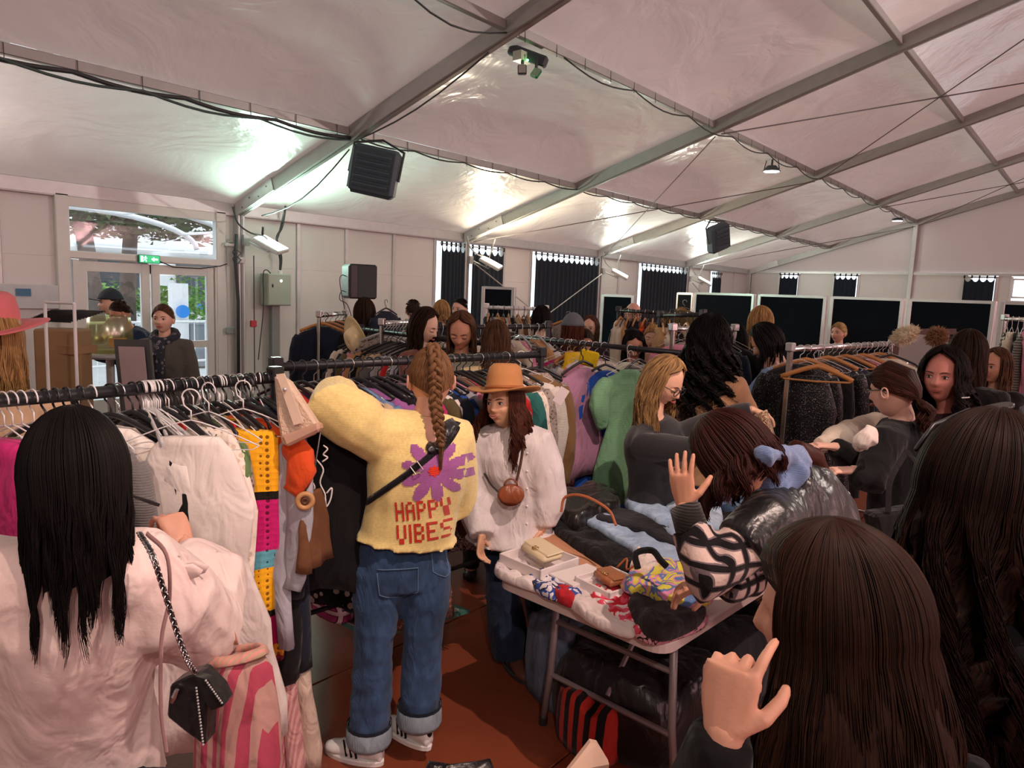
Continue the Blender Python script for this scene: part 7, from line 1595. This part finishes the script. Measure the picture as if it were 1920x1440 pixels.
# ---- floor: black handbag, paper carrier, pavement of the photo's lower edge
c = Z(858, 1540, 0); t = thing('handbag', 'black leather handbag standing on the floor at the bottom edge', 'bag', c); R = RZ(YAW-1.45, 3, 'Z')
mb = MB(); rings = []
for z, w_, d_ in ((0, .15, .07), (.02, .16, .08), (.12, .15, .07), (.20, .12, .035), (.225, .11, .02)): rings.append([R @ V((w_*cos(q)*(1 if abs(cos(q)) < .9 else 1), d_*sin(q), z+(.015*cos(q*2) if z > .1 else 0))) for q in [2*pi*j/24 for j in range(24)]])
mb.loft(rings); mb.build('body', fab('0d0d0f', 'leather'), t, True)
MB().tube([R @ V((.02+.03*cos(a), -.05, .20+.03*sin(a))) for a in [2*pi*j/12 for j in range(12)]], .006, 6, closed=True).build('ring', CHROME, t, True)
MB().tube(bez([R @ V((-.12, 0, .20)), R @ V((-.16, -.02, .12)), R @ V((-.2, -.05, .02)), R @ V((-.1, -.1, .01))], 14), .009, 6).build('strap', fab('0d0d0f', 'leather'), t, True)
c = Z(1105, 1462, .08); t = thing('paper_carrier', 'beige paper carrier bag at the bottom edge below the table', 'bag', (0, 0, 0)); mb = MB(); a, b_, e = D(1062, 1440, 1.75), D(1140, 1425, 1.75), D(1105, 1385, 1.8)
mb.slab([a, b_, D(1118, 1388, 1.8), e], -fw, .02); mb.slab([a, a-UP*.5, b_-UP*.5, b_], -fw, .02); mb.build('carrier_sheet', mat('beige_card', hx('c9a994'), .7), t)
# ---- what the blouse woman carries: black handbag on a chain, striped tote
bag = thing('chain_handbag', 'black studded handbag hanging on a silver chain from the blouse woman\'s shoulder', 'bag', (0, 0, 0)); dB = 1.30
mb = MB(); out = [D(x, y, dB) for x, y in ((318, 1285), (352, 1268), (372, 1262), (405, 1295), (420, 1325), (396, 1334), (388, 1325), (384, 1400), (345, 1372), (312, 1345))]
mb.slab(out, fw, .05); o = mb.build('body', fab('130f12', 'leather'), bag); o.modifiers.new('b', 'BEVEL').width = .010
mb = MB(); out = [D(x, y, dB-.012) for x, y in ((366, 1268), (392, 1275), (420, 1322), (395, 1332), (380, 1300))]; mb.slab(out, fw, .02); mb.build('flap', fab('0b090b', 'leather'), bag)
mb = MB()
for k in range(19): mb.ell(D(lerp(368, 381, k/18), lerp(1290, 1396, k/18), dB-.012), (.0022,)*3, 6, 4)
for k in range(11): mb.ell(D(lerp(386, 416, k/10), lerp(1276, 1318, k/10), dB-.014), (.0022,)*3, 6, 4)
o = mb.build('studs', ALU, bag); o['kind'] = 'stuff'
MB().tube([D(x, y, dB-.01) for x, y in ((332, 1293), (326, 1308), (322, 1318))], [.004, .005, .003], 6).build('zip_pull', CHROME, bag)
path = bez([D(262, 1000, 1.32), D(285, 1040, 1.24), D(305, 1100, 1.25), D(330, 1180, 1.27), D(350, 1235, 1.28), D(366, 1262, 1.29)], 52)
MB().tube([p+fw*.002 for p in path], .0035, 6).build('woven_strap', fab('131114', 'leather'), bag, True)
mb = MB()
for k in range(0, 52): 
    p = path[k]; tg = (path[k+1]-path[max(0, k-1)]).normalized(); a_ = rr if k % 2 else (rr*.4+fw*.9).normalized(); a_ = (a_-a_.dot(tg)*tg).normalized()
    mb.tube([p+tg*(.0075*cos(q))+a_*(.0048*sin(q)) for q in [2*pi*j/8 for j in range(8)]], .0014, 4, closed=True)
o = mb.build('chain_links', CHROME, bag, True); o['kind'] = 'stuff'
o = MB().tube(bez([D(275, 1000, 1.34), D(312, 1040, 1.30), D(318, 1120, 1.3), D(303, 1200, 1.30), D(302, 1330, 1.30), D(312, 1410, 1.3)], 30), [(.0015, .005)]*31, 6, flat=fw).build('phone_strap', mat('dusty_pink_strap', hx('b08a88'), .5)); tag(o, 'dusty pink strap hanging beside the black handbag', 'strap')
ST = fab('a84458', 'stripe', 'b0897f', scale=1.1); tb = thing('striped_tote', 'pink and beige striped tote bag with a wide strap, below the white dress', 'bag', (0, 0, 0)); dT = 1.62
c0 = D(445, 1345, dT); mb = MB(); rings = []
for z, w_, d_ in ((-.26, .085, .05), (-.1, .095, .065), (.0, .092, .06), (.12, .075, .045), (.145, .060, .035)): rings.append([c0+rr*(w_*cos(q)*(1+.06*cos(q*5)))+fw*(d_*sin(q)*(1+.1*sin(q*7)))+UP*(z) for q in [2*pi*j/40 for j in range(40)]])
mb.loft(rings); mb.build('body', ST, tb, True); MB().tube([c0+UP*.15+rr*(.062*cos(q))+fw*(.036*sin(q))+UP*(.012*cos(q)) for q in [2*pi*j/24 for j in range(24)]], [(.006, .014)]*24, 6, closed=True, flat=fw).build('rolled_hem', fab('cf8e86', 'stripe', 'b49a80', scale=2), tb, True)
MB().tube(bez([c0+UP*.14-rr*.06, c0+UP*.26-rr*.05, D(430, 1205, 1.6), D(400, 1140, 1.6), D(385, 1110, 1.6)], 20), [(.003, .020)]*21, 8, flat=fw).build('wide_strap', fab('b9806c', 'stripe', 'cc5a4a', scale=1.2), tb, True)
o = MB().tube(bez([D(378, 1112, 1.60), D(400, 1150, 1.58), D(405, 1190, 1.58), D(412, 1205, 1.6)], 14), [(.002, .012)]*15, 8, flat=fw).build('orange_ribbon', fab('d84a30')); tag(o, 'orange ribbon strap above the striped tote', 'strap')
# the tote with lettering carried by the ponytail woman
tt = thing('black_tote', 'black canvas tote bag with white capital lettering, right of the leather jacket', 'bag', (0, 0, 0)); dq = 2.55
o = MB(); o.slab([D(1640, 965, dq), D(1760, 948, dq), D(1765, 1030, dq), D(1655, 1028, dq)], fw, .10); ob = o.build('canvas_body', fab('141113'), tt); ob.modifiers.new('b', 'BEVEL').width = .012
def text(s, c, size, mt, parent, X=None, Y=None, name='lettering'):
    cu = bpy.data.curves.new(name, 'FONT'); cu.body = s; cu.size = size; cu.extrude = .001; cu.align_x = 'CENTER'; cu.align_y = 'CENTER'; cu.offset = .0006; to = bpy.data.objects.new('t', cu); COL.objects.link(to); dg = bpy.context.evaluated_depsgraph_get()
    me = bpy.data.meshes.new_from_object(to.evaluated_get(dg)); bpy.data.objects.remove(to); X = (X or rr).normalized(); n_ = X.cross(Y or uu).normalized(); Y = n_.cross(X); M_ = Matrix((X, Y, n_)).transposed().to_4x4(); M_.translation = c; me.transform(M_); me.materials.clear(); me.materials.append(mt)
    o = bpy.data.objects.new(name, me); COL.objects.link(o); o.parent = parent; return o
WPR = mat('white_print_tote', (.75, .66, .62), .6); text('THE', D(1722, 974, dq-.015), .036, WPR, tt, rr*1+uu*.05); text('TOTE BAG', D(1727, 990, dq-.015), .036, WPR, tt, rr*1+uu*.05)
MB().box(D(1712, 1002, dq-.012), (.055, .002, .004), Matrix((rr, fw, uu)).transposed()).build('small_print', WPR, tt)
for x in (1665, 1735): MB().tube(bez([D(x, 960, dq), D(x+5, 900, dq+.02), D(1700, 845, dq+.1)], 10), [(.002, .012)]*11, 6, flat=fw).build('handle', fab('141113'), tt)
# things held up
LP = C['leop']; g = MB(); nu, nv = 12, 14; vs = []
for a in range(nu+1):
    for b2 in range(nv+1):
        u, v_ = a/nu, b2/nv; p = D(lerp(1396, 1436, u)+v_*lerp(0, 26, u), lerp(lerp(790, 768, u), lerp(845, 850, u), v_), 3.36-.10*sin(u*9+v_*3)*.4); vs.append(p)
g.add(vs, [(a*(nv+1)+c_, a*(nv+1)+c_+1, (a+1)*(nv+1)+c_+1, (a+1)*(nv+1)+c_) for a in range(nu) for c_ in range(nv)]); o = g.build('leopard_top', LP, None, True); o.modifiers.new('s', 'SOLIDIFY').thickness = .006; tag(o, 'leopard print top held up by the woman in the charcoal sweater', 'top')
t = thing('cotton_tote', 'white crumpled cotton tote hanging from the arm of the ponytail woman', 'bag', (0, 0, 0)); mb = MB()
mb.tube(bez([D(1632, 800, 2.8), D(1622, 830, 2.78), D(1630, 845, 2.76)], 8), [.02, .03, .038, .042, .045, .042, .036, .02, .01], 12); m_ = remesh(mb, .008, 3); finish(m_, 'cloth_body', fab('d8ccc2'), t, .018, 16, 2.2)
# pale plastic bag / pouch left of tote etc.
o = MB().ell(D(1588, 932, 2.7), (.022, .012, .022), 12, 8).build('white_pendant', WHITEP); tag(o, 'small white tag dangling below the ponytail woman\'s hands', 'tag')
